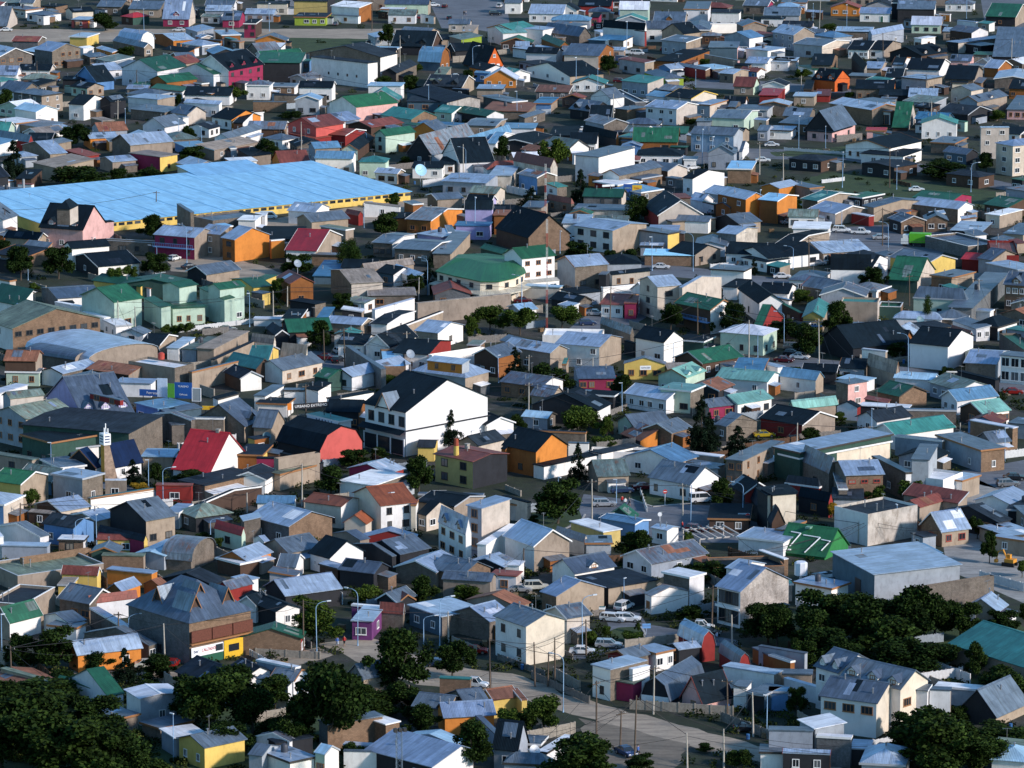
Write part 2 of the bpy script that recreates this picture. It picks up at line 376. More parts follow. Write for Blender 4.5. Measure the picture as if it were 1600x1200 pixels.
        if lx >= ly: fs = [(e0[0],e0[1],Bp,A),(e0[1],e0[2],Bp),(e0[2],e0[3],A,Bp),(e0[3],e0[0],A)]
        else: fs = [(e0[0],e0[1],A),(e0[1],e0[2],Bp,A),(e0[2],e0[3],Bp),(e0[3],e0[0],A,Bp)]
        for i, f_ in enumerate(fs):
            if i % 2 == 0: uv = [(p[0], math.hypot(p[1]-f_[0][1], p[2]-h)) for p in f_]
            else: uv = [(p[1], math.hypot(p[0]-f_[0][0], p[2]-h)) for p in f_]
            rb.quad([(p[0],p[1],p[2]+.1) for p in f_], 0, uv)
        for i in range(4):
            p, q = e0[i], e0[(i+1)%4]; rb.quad([p, q, (q[0],q[1],h+.1), (p[0],p[1],h+.1)])
        rb.quad(e0)
    else:
        thick(rb, [(s,z_+.02) for s, z_ in profile(kind, Wd, h, r, .04)], 0, Ln, .12, st)
    V.roof = put('roof', rb.mesh('roof', RMAT))
    big = scale_at(*C) > 5.6
    # barge boards / eave trim
    fc = next((o_[1] for o_ in opts if o_[0] == 'F' and len(o_) == 2), None)
    if fc is None and rr.random() < .38 and kind != 'vault': fc = rr.choice('wwgko')
    if fc and fc != '0':
        tb = MB()
        if kind in ('flat', 'hip'):
            tb.box(-.03,-.04,h-.12,lx+.03,-.005,h+.23); tb.box(-.04,-.03,h-.12,-.005,ly+.03,h+.23)
        elif kind == 'parapet':
            for q in ((x0-.05,y0-.05,x1+.05,y0+.22),(x0-.05,y1-.22,x1+.05,y1+.05)): tb.box(q[0],q[1],h+.004,q[2],q[3],h+.1)
            for q in ((x0-.05,y0+.224,x0+.22,y1-.224),(x1-.22,y0+.224,x1+.05,y1-.224)): tb.box(q[0],q[1],h+.004,q[2],q[3],h+.1)
        else:
            thick(tb, [(s, z_-.1) for s, z_ in profile(kind, Wd, h, r, .05)], Ln+.005, Ln+.045, .28, st); put('fascia', tb.mesh('fascia', [TR[fc]]))
            tb = MB(); thick(tb, [(s, z_-.1) for s, z_ in profile(kind, Wd, h, r, .05)], -.045, -.005, .28, st)
        put('fascia', tb.mesh('fascia', [TR[fc]]))
    # ridge cap
    if big and kind in ('gable', 'gambrel') and rc not in 'N' and Ln > 4:
        cb = MB(); thick(cb, [(Wd/2-.22, h+r+.15-.22*r/(Wd/2)), (Wd/2, h+r+.16), (Wd/2+.22, h+r+.15-.22*r/(Wd/2))], .02, Ln-.02, .04, st)
        put('ridge_cap', cb.mesh('ridge_cap', [RM[rc]]))
    # windows and doors
    if wins is None:
        nl = max(0, min(5, int((ly-1)/3.0))); nr = max(0, min(5, int((lx-1)/3.0))) if rr.random() < .5 else 0
        rows = max(1, int((h-.2-max(zb, 0))//2.6))
        wins = ['%dx%d' % (nl, rows), '%dx%d' % (nr, rows)]
    fcw = next((o_[1] for o_ in opts if o_[0] == 'w' and len(o_) == 2), None) or rr.choice('wwwok')
    wsz = next((o_[2:] for o_ in opts if o_.startswith('ws')), None)
    ww, wh = (1.5, 1.25) if rr.random() < .6 else (1.1, 1.3)
    wzc = next((float(o_[2:]) for o_ in opts if o_.startswith('wz')), None)
    if wsz: ww, wh = [float(q) for q in wsz.split('x')]
    for side, spec_ in enumerate(wins):
        door = spec_.endswith('D'); nx, nz = winspec(spec_.rstrip('D'))
        ln = (y1-y0) if side == 0 else (x1-x0); base = max(zb, 0)
        zbase = base; hh = h - zbase
        for j in range(nz):
            fl = zbase + hh*j/nz; zc = fl + min(1.55, hh/nz*.56)
            if nz > 1: zc = fl + hh/nz*.56
            if wzc: zc = wzc
            for i in range(nx):
                if wsz is None and nx > 1 and rr.random() < .1: continue
                p = (i+.5)/nx*ln + (rr.uniform(-.25,.25) if not wsz else 0); p = max(ww/2+.1, min(ln-ww/2-.1, p))
                if ln < ww+.3: continue
                w_ = ww*(rr.choice((1,1,.8,1.25)) if not wsz else 1); w_ = min(w_, ln/nx*.85)
                fm_, pm_ = window_meshes(w_, wh, fcw)
                if door and j == 0 and i == nx//2:
                    dm = door_mesh(rr.choice(DOORC))
                    if side == 0: put('door', dm, x0-.012, y0+ln-p, max(zb,0)+.02, -math.pi/2)
                    else: put('door', dm, x0+p, y0-.012, max(zb,0)+.02)
                    continue
                if side == 0: wo_ = put('window', fm_, x0-.003, y0+ln-p, zc, -math.pi/2)
                else: wo_ = put('window', fm_, x0+p, y0-.003, zc)
                link('pane', pm_, wo_)
    # dormers on the slope one sees
    for o_ in opts:
        if o_[0] == 'd' and o_[1:2].isdigit() and kind in ('gable','gambrel'):
            n = int(o_[1]); sl_ = (r/(Wd/2)) if kind == 'gable' else (r*.32/(Wd*.33)); dw = min(2.0, Ln/(n+.6)*.6); dh = min(1.7, r*.62)
            sa = Wd/2*(.16 if kind == 'gable' else .36); zs = h + sl_*sa if kind == 'gable' else h+r*.68+.1
            if kind == 'gambrel': sl_ = .45
            for i in range(n):
                tc_ = Ln*(i+.5)/n; sb = min(sa + dh/sl_, Wd/2*1.0)
                dd = MB(); dd.quad([st(sa,tc_-dw/2,zs-.1), st(sa,tc_+dw/2,zs-.1), st(sa,tc_+dw/2,zs+dh*.45), st(sa,tc_,zs+dh), st(sa,tc_-dw/2,zs+dh*.45)], 0)
                for t in (tc_-dw/2, tc_+dw/2): dd.quad([st(sa,t,zs-.1), st(sb,t,zs+dh*.45), st(sa,t,zs+dh*.45)], 0)
                d0 = put('dormer', dd.mesh('dormer', [WM[wl if ax == 'x' else wr]]))
                dr = MB(); thick(dr, [(tc_-dw/2-.25, zs+dh*.45-.25*dh*.55/(dw/2)), (tc_, zs+dh), (tc_+dw/2+.25, zs+dh*.45-.25*dh*.55/(dw/2))], sa-.3, sb+.2, .1, (lambda t_, s_2, z_: st(s_2, t_, z_+.02)))
                link('dormer_roof', dr.mesh('dormer_roof', RMAT), d0)
                fm_, pm_ = window_meshes(min(1.0, dw*.6), min(.9, dh*.5), fcw)
                c3 = st(sa-.004, tc_, zs+dh*.32); wo_ = link('window', fm_, d0, c3, -math.pi/2 if ax == 'x' else 0)
                wo_.name = 'dormer_window'
                if False: pass
        if o_.startswith('ch'):
            q = float(o_[2:] or .5); c3 = st(Wd*.5, Ln*q, h+r*.9); put('chimney', CHIM, *c3)
        if o_ == 'tank': c3 = st(Wd*.5, Ln*.5, h+r+.3); put('water_tank', TANK, *c3)
        if o_.startswith('aw'):      # awning / porch roof low on the left or right wall
            side, c4 = o_[2], o_[3]; ab = MB(); dz = 2.6
            if side == 'L': ab.quad([(x0,y0,dz+.35),(x0,y1,dz+.35),(x0-1.6,y1,dz-.1),(x0-1.6,y0,dz-.1)]); ab.quad([(x0-1.6,y0,dz-.1),(x0-1.6,y1,dz-.1),(x0-1.6,y1,dz-.25),(x0-1.6,y0,dz-.25)])
            else: ab.quad([(x0,y0,dz+.35),(x1,y0,dz+.35),(x1,y0-1.6,dz-.1),(x0,y0-1.6,dz-.1)]); ab.quad([(x0,y0-1.6,dz-.1),(x1,y0-1.6,dz-.1),(x1,y0-1.6,dz-.25),(x0,y0-1.6,dz-.25)])
            put('awning', ab.mesh('awning', [RM[c4]]))
            n = 3
            for i in range(n+1):
                pb = MB(); pb.box(-.06,-.06,0,.06,.06,dz-.1)
                if side == 'L': put('post', pb.mesh('post', [TR['w']]), x0-1.5, y0+.1+(y1-y0-.2)*i/n)
                else: put('post', pb.mesh('post', [TR['w']]), x0+.1+(x1-x0-.2)*i/n, y0-1.5)
        if o_.startswith('rail'):    # upper balcony rail along the left wall
            pb = MB(); zz = h*.5; pb.box(x0-1.2, y0, zz-.15, x0, y1, zz); pb.box(x0-1.2, y0, zz+.95, x0-1.12, y1, zz+1.05)
            n = max(3, int((y1-y0)/.5))
            for i in range(n+1): y_ = y0+(y1-y0)*i/n; pb.box(x0-1.19, y_-.03, zz, x0-1.13, y_+.03, zz+.95)
            put('balcony', pb.mesh('balcony', [TR[o_[4]]]))
    # odd sheets patched onto the roof
    if 'nf' not in opts and kind in ('gable','shed','flat') and rc in 'GghktoTrKsn' and lx > 4 and ly > 4:
        for _ in range(rr.choice((0,0,1,1,2))):
            hw = Wd/2 if kind == 'gable' else Wd; a0 = rr.uniform(.05,.6)*hw; a1 = min(hw*.97, a0+rr.uniform(1.0,3.0)); b0 = rr.uniform(.03,.8)*Ln; b1 = min(Ln*.97, b0+rr.choice((.8,1.1,2.2,3.3)))
            zf = lambda s_: h+.16 + (2*r*s_/Wd if kind == 'gable' else r*s_/Wd if kind == 'shed' else .06)
            if kind == 'flat' and ax == 'x': pass
            pb = MB(); uvq = [(b0,a0),(b1,a0),(b1,a1),(b0,a1)]
            pb.quad([st(a0,b0,zf(a0)), st(a0,b1,zf(a0)), st(a1,b1,zf(a1)+.01), st(a1,b0,zf(a1)+.01)], 0, uvq)
            pb.quad([st(a0,b0,zf(a0)-.05), st(a0,b1,zf(a0)-.05), st(a0,b1,zf(a0)), st(a0,b0,zf(a0))], 0)
            put('roof_patch', pb.mesh('roof_patch', [RM[rr.choice({'G':'gGhw','g':'Gghk','h':'oGg','k':'gK','t':'a','o':'hr','T':'gG','r':'oG','K':'kg','s':'hG','n':'s'}[rc])]]))
    # lean-to against the side wall
    if new and 'F0' not in opts and 'nf' not in opts and kind in ('gable','flat','hip','shed') and lx > 4.5 and ly > 5 and h >= 2.6 and rr.random() < .4 and not any(o_.startswith(('aw','rail')) for o_ in opts):
        wd = rr.uniform(2.4, max(2.6, lx*.6)); dp = rr.uniform(1.4, 2.4); u0 = rr.uniform(.3, max(.4, lx-wd-.5)); zl = rr.uniform(1.9, 2.3)
        q = MB(); 
        for P4 in ([(u0,y0-dp,zb),(u0+wd,y0-dp,zb),(u0+wd,y0-dp,zl),(u0,y0-dp,zl)], [(u0,y0-dp,zb),(u0,y0,zb),(u0,y0,zl+.3),(u0,y0-dp,zl)], [(u0+wd,y0-dp,zb),(u0+wd,y0,zb),(u0+wd,y0,zl+.3),(u0+wd,y0-dp,zl)]): q.quad(P4, 0)
        put('lean_to_wall', q.mesh('lean_to_wall', [WM[rr.choice('qQgdOwBtk')]]))
        q = MB(); thick(q, [(-dp-.25,zl),(0.0,zl+.34)], u0-.2, u0+wd+.2, .07, lambda s_, t_, z_: (t_, y0+s_-.004, z_)); put('lean_to_roof', q.mesh('lean_to_roof', [RM[rr.choice('Ggghhokw')]]))
    if 'nf' not in opts and new and lx > 3.5 and ly > 3.5:
        for _ in range(rr.choice((0,1,1,1,2))):
            s = rr.uniform(.2,.5)*Wd; t = rr.uniform(.15,.85)*Ln
            zz = h + (.0 if kind in ('flat','parapet') else 2*r*s/Wd if kind in ('gable','hip') else r*s/Wd if kind in ('shed','skew') else r*.9)
            if kind == 'hip': zz = h + r*.7; s = Wd/2; t = Ln*.5
            put('flue_pipe', FLUE, *st(s, t, zz))
        q = rr.random()
        if q < .16: put('aerial', AERIAL, *st(Wd*.5, Ln*rr.uniform(.2,.8), h+max(r,0)*(1 if kind == 'gable' else .5)), rz=rr.random()*3)
        elif q < .22 and kind in ('flat','parapet'): put('water_tank', TANK, *st(Wd*.5, Ln*.6, h+.25))
    if new:
        cat = name.replace('_', ' ')
        cxp = (C[0]+L[0]+R[0])/3; cyp = C[1]
        rw = {'gable':'gable','gambrel':'barn','vault':'curved','shed':'lean-to','skew':'lopsided','flat':'flat','parapet':'sunken','hip':'hipped'}[kind]
        w_ = WALLC[wl if wl not in 'q' else wr][4]; w2 = WALLC[wr][4]
        wc = w_ if w_ == w2 else '%s and %s' % (w_, w2)
        st_ = 'low' if h < 2.4 else 'single-storey' if h < 3.9 else 'two-storey' if h < 6.9 else 'tall'
        size = 'narrow' if lx*ly < 26 else 'long' if max(lx,ly) > 2.6*min(lx,ly) else 'broad' if lx*ly > 150 else ''
        if lab:
            full, _, short = lab.partition(';')
            root['label'] = full.strip()
            if name == 'house':
                kw = [w2_ for w2_ in full.replace(',', ' ').replace('A-frame', 'cabin').split() if w2_ in ('building','shop','shed','hotel','chalet','bungalow','garage','gymnasium','cabin','hut','kiosk','workshop','hall','shack','villa','complex','lodge','flats','restaurant','terrace','annexe')]
                if kw: root.name = {'flats': 'block_of_flats', 'complex': 'building'}.get(kw[0], kw[0]); cat = root.name.split('.')[0].replace('_', ' ')
            root['category'] = cat
            if short.strip(): MARKS.append((cxp, cyp, short.strip()))
        else:
            nm = 'shed' if (lx*ly < 26 and h < 3.6) else 'flat_roofed_house' if kind in ('flat', 'parapet') else 'cottage' if h < 3.3 else 'house'
            if name == 'house': root.name = nm; nm = nm.replace('flat_roofed_', '')
            else: nm = name.replace('_', ' ')
            wait(root, '%s %s with %s roof' % (w2, nm, ROOFC[rc][5]), ('%s %s %s %s with %s %s roof' % (size, st_, w2 if rr.random()<.5 else w2, nm, ROOFC[rc][5], rw)).strip(), cxp, cyp, nm)
    del V.put; V.put = put
    for o_ in opts:
        if o_[0] == '@': HOUSES[o_[1:]] = V
    return root
def town(text, ox, oy, z=4.0):
    root = None
    for ln in text.strip().splitlines():
        ln = ln.strip()
        if not ln or ln[0] == '#': continue
        if ln[0] == '+': volume(ln[1:], ox, oy, root, z)
        else: root = volume(ln, ox, oy, None, z)
town('''
45,165 -90,150 112,120 1.5 b6 g d e 0/0
270,98 160,88 390,86 2.6 h1.0 g w w 2/1
450,78 400,66 592,88 3 a1.2 k c c 0/0
555,128 440,122 604,104 2.8 f G z o 1/0
+470,135 445,130 555,140 2.4 f g B B 1/0
830,112 750,105 942,100 2.7 h1.3 R d n 1/0 |red hipped roof on a dark green house by the far road;red hipped roof
1185,122 1012,120 1225,95 2.7 b6.5 G m e 2/0 d1 |steep pale metal roof over maroon walls by the far road;steep metal roof
1440,70 1280,65 1450,40 3.2 b1.5 G g g 3/0
1500,128 1385,120 1530,95 2.6 b2.4 g m m 1/0
1600,150 1520,148 1640,120 5 f k m d 2x2/0
210,20 120,35 260,0 4 b2 g w t 1/1
350,45 250,50 430,30 2.6 f k B B 2/0
760,45 600,60 820,20 3 b1.5 g q q 2/0
1000,60 800,50 1060,20 3 b2 g t q 2/0
545,234 428,226 622,206 3.4 f G y y 0/0 Fw |yellow box house with flat pale metal roof beside the far road;yellow box house
240,262 70,265 290,240 4.4 b1.2 r Q q 0/0
-10,360 -120,335 208,338 5.8 b2.6 G Q q 0/4x2 wo |grey block duplex house nearest the picture edge by the far road;edge block duplex
325,324 208,306 510,300 5.8 b2.2 G Q q 0/4x2 wo |grey block duplex house with orange doors under a pale roof;orange door duplex
880,255 730,245 978,265 3.2 g3 G w w 0/1 wo |white barn-roofed house with orange window in its gable;white barn-roofed house
900,300 700,255 960,300 3 b1.5 g q t 1/1
1080,255 950,215 1222,262 3 a1.2 G O o 0/2
1230,200 1150,180 1345,195 3.2 s1 G g g 1/2
1385,222 1340,190 1508,205 3.6 f G O O 0/0 |brown plywood box house with flat pale roof;plywood box house
+1380,255 1230,245 1385,250 2.8 f g O O 4/0
520,305 490,300 590,300 2.4 S.4 w w w 0/0
700,330 600,300 738,316 2.6 s.6 G o o 1/0
560,360 505,340 680,355 2.6 S.6 g q t 1/3
1170,330 1010,310 1220,300 3 s1 k t O 2/1
1110,370 1060,345 1230,385 3 a1.4 g B B 0/0
985,448 752,428 1168,412 5.4 a3.4 n w w 2x1/2 F0 @g1 |white house with wide green gable roof and brown garage;wide green-roofed house
600,515 458,490 722,506 2.8 a4.4 k l l 2/0 Fl |bright blue timber house with steep black roof;bright blue house
+455,545 400,540 465,530 2 f n a a 0/0
530,500 385,492 550,470 3 b.5 k k k 0/0
1430,445 1205,415 1650,395 6.2 a4.6 k w m 0/4x2 d3 @hotel |maroon and white hotel with steep black roof and dormers;maroon hotel
1335,466 1105,442 1468,448 5.2 a2.8 n w w 3x1/2x1 wo |white two-storey house with green roof beside the maroon hotel;white house before hotel
1040,518 930,500 1238,492 3.6 a1.8 n O O 1/0 |timber chalet with green roof above white garages;green-roofed timber chalet
+1140,575 940,565 1180,545 2.4 S1 n w w 4/0
930,535 825,522 945,510 2.6 f n w w 1/0
260,602 75,575 398,576 5.4 h1.2 g Q t 2x2/2x2
525,658 422,648 668,618 4.8 b2.2 k w w 1/1 |small white house with black roof and white gable trim;small white house
+660,625 600,640 670,600 2.2 f w w w 0/0
690,640 610,660 800,640 5 a1.5 k k k 0/0
985,625 790,612 1102,602 4.5 f G w t 0/0
1030,705 805,690 1145,682 3 s.6 g q q 0/0
1440,600 1145,615 1490,570 3 b2 k w w 0/0
1320,590 1250,600 1440,580 3.4 f w k s 0/3
1445,752 1315,735 1640,730 3 b2.4 k w o 2/1
+1520,770 1455,765 1650,700 2.8 b1.4 k d w 0/0
1370,655 1145,650 1395,640 4 s.8 G w w 3/0
100,775 -40,745 245,745 2.8 f w w w 0/0
260,800 85,790 420,790 2.4 s.5 g t t 2/0
55,820 -40,790 80,780 2.4 b2 t a a 0/0
240,845 130,850 425,850 2.6 a1.6 T w w 0/0 Fw
320,880 160,870 350,840 2.6 b1.5 k d d 0/0
1030,798 885,775 1160,765 2.8 a2.6 g w w 2/0 F0
560,868 515,838 742,852 3.2 a1 G o o 0/3D |orange house with pale metal roof beside the round dark tree;orange house by tree
812,910 690,880 1088,885 5.2 a2.4 G q t 0/2x1 wk |two-storey grey block house with pale roof over long porch;block house with porch
+1000,985 800,958 1118,965 4.4 f T m y 2x1/1x1
540,980 405,935 625,955 3 S1 m r r 0/0
700,1015 615,990 858,1000 3 a1 G t t 0/3
350,1052 190,1030 602,1018 4 s1.4 T t t 0/1
310,965 130,905 422,945 3.6 a2.4 G q t 0/0
180,890 -60,850 205,870 3 b2 g r r 0/1
1340,940 1210,930 1625,895 3 S1 T t t 0/3
1150,920 1085,890 1310,905 2.4 f l l l 0/0
1430,870 1340,820 1640,800 3.2 a1.4 g w w 1/5 wo
1440,930 1400,900 1480,910 3 f g Q g 0/0
200,1120 95,1120 210,1030 3.4 s0.3 k d d 0/0
40,1140 -60,1120 90,1125 2.4 f w w w 0/0
1560,980 1480,930 1700,940 3 s.5 k d t 0/0
640,760 560,740 720,760 3 f T q q 0/0
''', 0, 0)
town('''
450,10 230,20 500,-20 5 b5 K Y k 0/0
440,110 235,95 470,80 3 f K v v 4/0 |black-roofed house with lime green walls by the far road;lime green house
645,50 460,62 735,30 5.4 s1 w w O 2/0
+640,105 470,98 650,90 2.6 f g w w 1/0
1000,95 820,100 1010,60 3.2 s1.4 s w w 2/0 w k
1080,30 800,45 1095,10 4 b2 g a t 2/0
200,25 0,25 215,10 4 f K c c 3/0
155,300 80,290 162,258 4.5 f w w w 0/0
30,345 -10,350 290,330 6 a1 n w w 0/0
280,395 0,400 340,330 6.5 b1.8 n k g 0/0 @tud |dark tall house with green roof and narrow white dormers;dark house with dormers
335,385 282,400 345,370 6 f t u l 1x2/0
700,398 333,362 775,410 8 f K w w 0/0 F0 @whf |big windowless white hall with four small openings;big white hall
780,360 320,345 900,350 8 a3 K q w 0/0
870,352 700,362 890,330 6.2 b2.2 K e e 2/0 F0 |cream gabled upper house behind the big white hall;cream gabled house
880,460 780,450 1010,400 3.4 a1.6 K k q 0/0
1075,215 890,200 1150,190 2.8 b1.6 g v t 1/0
1100,295 840,300 1170,260 3 b4.5 k k d 2/0 d2 |black tall chalet with two arched dormers;black arched-dormer chalet
1130,250 1070,225 1290,270 3 a1 k g t 0/1
1155,392 1010,380 1215,370 3 g4.6 l u O 0/2 |blue barn-roofed house with timber gable;blue barn-roofed house
1160,500 1085,490 1165,400 4.6 f q t t 0/0
1280,250 1200,230 1420,240 5.2 s1 s t v 0/1
1360,200 1285,190 1370,150 6 f T t t 0/0
1432,435 1288,398 1560,425 .6 b7.4 k d E 0/0 @aframe |orange A-frame cabin with black roof and white door;orange A-frame
1540,210 1440,175 1700,205 4.4 a1.4 a w w 0/2
1740,320 1600,290 1900,290 3 f G w w 0/0
1290,545 1050,540 1370,500 3 b2.6 K k t 0/0 d2 Fw @nav |long low house with black roof and two white triangle dormers;triangle dormer house
+1175,640 940,620 1200,600 3 f K u r 5/0
1190,645 940,560 1400,560 3.4 k1.5 K u s 0/0
1545,560 1375,545 1560,530 4 f G t t 0/0
1600,640 1410,600 1700,640 3 f g q t 1/0
1700,700 1410,680 1760,640 2.4 f o q q 0/0
880,650 625,670 895,640 4 f n w w 0/0
625,672 450,640 892,640 5 a2.6 j w p 2/0 |white house with broad bright green roof and pink lit wall;bright green-roofed house
440,600 110,650 445,600 3.2 s.2 K q q 0/0
970,750 775,720 1140,730 3 b2.2 t a B 3/0 |pale mint house with teal roof and three dark windows;teal-roofed mint house
1225,710 1110,690 1340,680 2.7 b1.6 t a w 1/0
1440,730 1240,700 1560,720 2.8 b1.4 n k w 0/0 
1500,790 1310,755 1565,740 3 b.6 g t t 1/0
1280,790 1000,770 1330,770 2.7 f b u u 0/0
190,640 -20,650 100,640 3 f g B B 0/1
180,810 -60,800 200,770 2.6 b1.6 h d B 2/0
375,800 185,790 560,785 5.6 a2.4 r z z 2x2/1x1 @redh |salmon red house with dark red hipped roof;salmon red house
+370,870 190,850 560,850 2.6 S.8 r r r 0/0
+560,850 380,880 700,830 3 b1.2 r r r 2/0
720,800 560,800 930,780 3 a1.4 r d d 0/0
810,852 735,840 1000,825 5 a1.6 n a a 1x2/0 Fn @mint |pale mint half-timbered house with dark green roof;half-timbered mint house
+640,940 530,930 740,860 3 a1.6 k a d 1/0
1100,975 940,940 1400,890 2.6 a5.6 h k g 1/0 |steep grey-roofed chalet with dark timber front;steep grey chalet
1270,1020 1160,960 1490,985 3 a5.8 k W w 1x2/0 Fw @steep |steep black-roofed house with grey plaster front;steep black-roofed house
+1240,1030 1135,1010 1265,980 2.8 f k w w 3/0
1345,900 1305,890 1600,820 3 a2 l l l 0/2
1500,900 1440,880 1620,840 2.8 b2 l w w 0/0
1440,1060 1410,1040 1720,1060 3.6 h1.8 r w w 2/4 |white villa with brown-red hipped roof by the blue market;red hipped villa
1440,1148 1160,1112 1560,1090 3.6 b1 G g g 3/0
1600,1100 1450,1140 1650,1040 4.4 f G s s 0/0
''', 400, 0)
town('''
60,20 -50,20 62,0 4 b1 g w w 1/0
320,90 100,95 340,30 3 s2.6 G w w 3/0 Fw d1
620,40 410,60 640,10 3.2 b1.6 k r r 3/0
545,110 490,130 560,80 3 f k m m 1/0
490,130 240,130 500,110 3 h1.6 l g g 0/0
195,190 -10,190 285,180 5 f G w w 0/0 @wb |long white building with teal roof strip;long white building
+285,190 190,190 480,165 3 s1 g w w 0/1
0,190 -160,180 150,170 5 a1.6 t w w 2/0
420,230 190,190 490,190 3.4 b3 g q q 0/0
300,292 180,240 360,240 4.2 b1.6 n O O 0/1 |small orange timber house with dark green roof;small orange timber house
+290,330 130,280 320,310 2.6 f n g w 0/0
830,190 565,170 840,180 5 b2.4 k w w 0/0
830,200 765,190 835,190 5 f k w r 0/1x2
1065,182 833,205 1070,170 4.6 b2.4 g w w 3/0 wk @gar |white garage hall with grey roof and open black doorway;white garage hall
1080,140 880,130 1100,100 3.6 b2.6 g O T 0/0 d1
1240,190 1085,200 1250,140 3 h1.6 g t t 0/0
1425,82 1240,75 1435,60 5.4 s.3 K w w 2x1/1 |white two-storey building with black upper band;white and black building
+1240,150 1240,145 1420,150 3.4 f g W W 0/0
1230,60 1070,70 1240,10 5.4 f g w w 2x2/0
1600,40 1440,50 1640,20 3 b1.6 g q m 3/0
760,215 560,180 770,200 3.2 f g w w 0/0
700,255 520,260 765,232 3 s.6 b t w 1/1
545,352 320,322 640,300 5 b2.6 g e O 0/2x2 |timber house with wide low gable facing the camera;wide gabled timber house
+545,350 300,340 560,300 2.6 b2 h O O 1/2
110,290 20,320 115,300 3 b1.6 G t t 0/0
290,330 60,300 300,320 2.6 f w w w 0/0
360,480 80,420 580,460 2.8 a3 k W t 3/0 |white wide-gabled house with black roof;white wide-gabled house
830,395 665,365 890,365 4.2 s.4 r g t 2/1
1050,390 880,340 1240,310 3.2 f k O O 0/0
1415,300 1225,305 1420,260 4 f g u p 0/0
+1410,380 1200,340 1412,370 3.6 f g t p 0/0
1120,320 1060,340 1220,310 3 f T O O 1/0
1600,320 1450,330 1720,310 3.2 f G w w 0/0
1590,400 1455,385 1640,370 3.2 b1.4 G w w 1/0
1210,440 1010,405 1240,425 3 s.6 g r B 0/0
950,495 820,450 1080,480 2.8 h1.4 g v v 2/1 |lime yellow house with low grey hipped roof;lime yellow house
1385,465 1290,455 1485,440 3 b1 G q t 1/0
1600,400 1485,420 1610,370 3 f g g g 0/0
770,640 610,560 832,570 3.4 P g Q Q 0/0
690,600 525,600 700,585 3 f w w w 0/0
1120,620 955,620 1290,600 3 b1.8 k e c 2/0 Fy |cream long house with black roof;cream long house
+950,610 830,600 1010,580 2.4 s1 l w w 0/0
1240,660 1145,645 1350,625 3.6 f G g e 1/0
1030,685 825,680 1170,660 5 b1.4 G w e 3x2/0
1400,670 1350,650 1430,640 3 b1 g q q 0/0
500,700 350,690 640,690 2.8 b2.6 g k k 1/0 d2 |black chalet with grey roof and peaked dormers;black peaked chalet
+620,740 480,730 640,700 3 b3 k k k 3/0
720,690 640,660 840,660 3 f g B B 0/0
1600,690 1400,680 1640,660 3 f g g g 2/0
1455,745 1240,740 1545,690 4 b1.2 g a a 2/0 |mint green box house with gable wall;mint green box house
1250,760 1150,750 1260,740 3 f g g g 0/0
1390,850 1110,835 1450,820 5.2 b1.6 g D g 3x2/0 |blue-grey broad house with three-part roof;broad blue-grey house
1600,820 1530,830 1640,790 3 b1 g g g 1/0
145,805 -60,780 155,770 2.8 f l w w 0/0
400,850 230,800 420,790 3 f k k k 0/0
80,740 40,720 210,700 2.6 S.6 g q q 0/1
250,650 130,650 300,610 2.6 f b l t 0/0
130,900 -90,860 250,840 3 a1 k k k 2/0
650,870 440,820 660,830 2.8 b2 k k O 0/0
530,900 355,912 535,860 3 b2.4 k w w 5/0
1040,890 750,930 1020,850 3 b3.4 n O B 2/0 |wide dark house with green roof above the white shop;wide green-roofed lodge
650,860 740,850 780,840 3 f t q q 0/0
390,965 390,960 770,912 3 f g w w 0/0
545,985 390,950 775,918 7.4 f g w W 2x1/0 wk F0 |plain white two-storey building with grey roof;plain white block
1070,975 775,985 1075,940 3 h1.6 k w w 4/0 |white cottage with black hipped roof beside the white block;black hipped cottage
670,1100 560,1080 945,1040 4.2 a1.4 g w q 1/0 @dec |shop with grey roof and bare side wall below the white block;grey-roofed shop
+660,1160 500,1150 820,1150 2.8 f w r y 0/0
1130,1120 1060,1120 1335,1080 4.6 b1.6 k w W 1/0 |white house with gable and black roof by a tan wall;white gabled house
1500,1060 1340,1060 1530,1010 4 f B B B 0/0
1155,1000 1070,990 1160,980 2.6 f g w w 0/0
240,1050 0,1010 300,1085 6 b2.4 r s s 0/0 @stg |tall stained pinkish gable wall with red roof behind;stained pinkish gable
810,1120 680,1120 945,1110 3 f g B B 0/0
240,240 270,240 320,230 3 f T q t 0/0
1560,560 1580,560 1700,560 3 f R r r 0/0
470,250 560,240 590,230 3 f l u u 0/0
1440,950 1425,940 1480,900 2.4 b2 g w w 0/0
''', 800, 0)
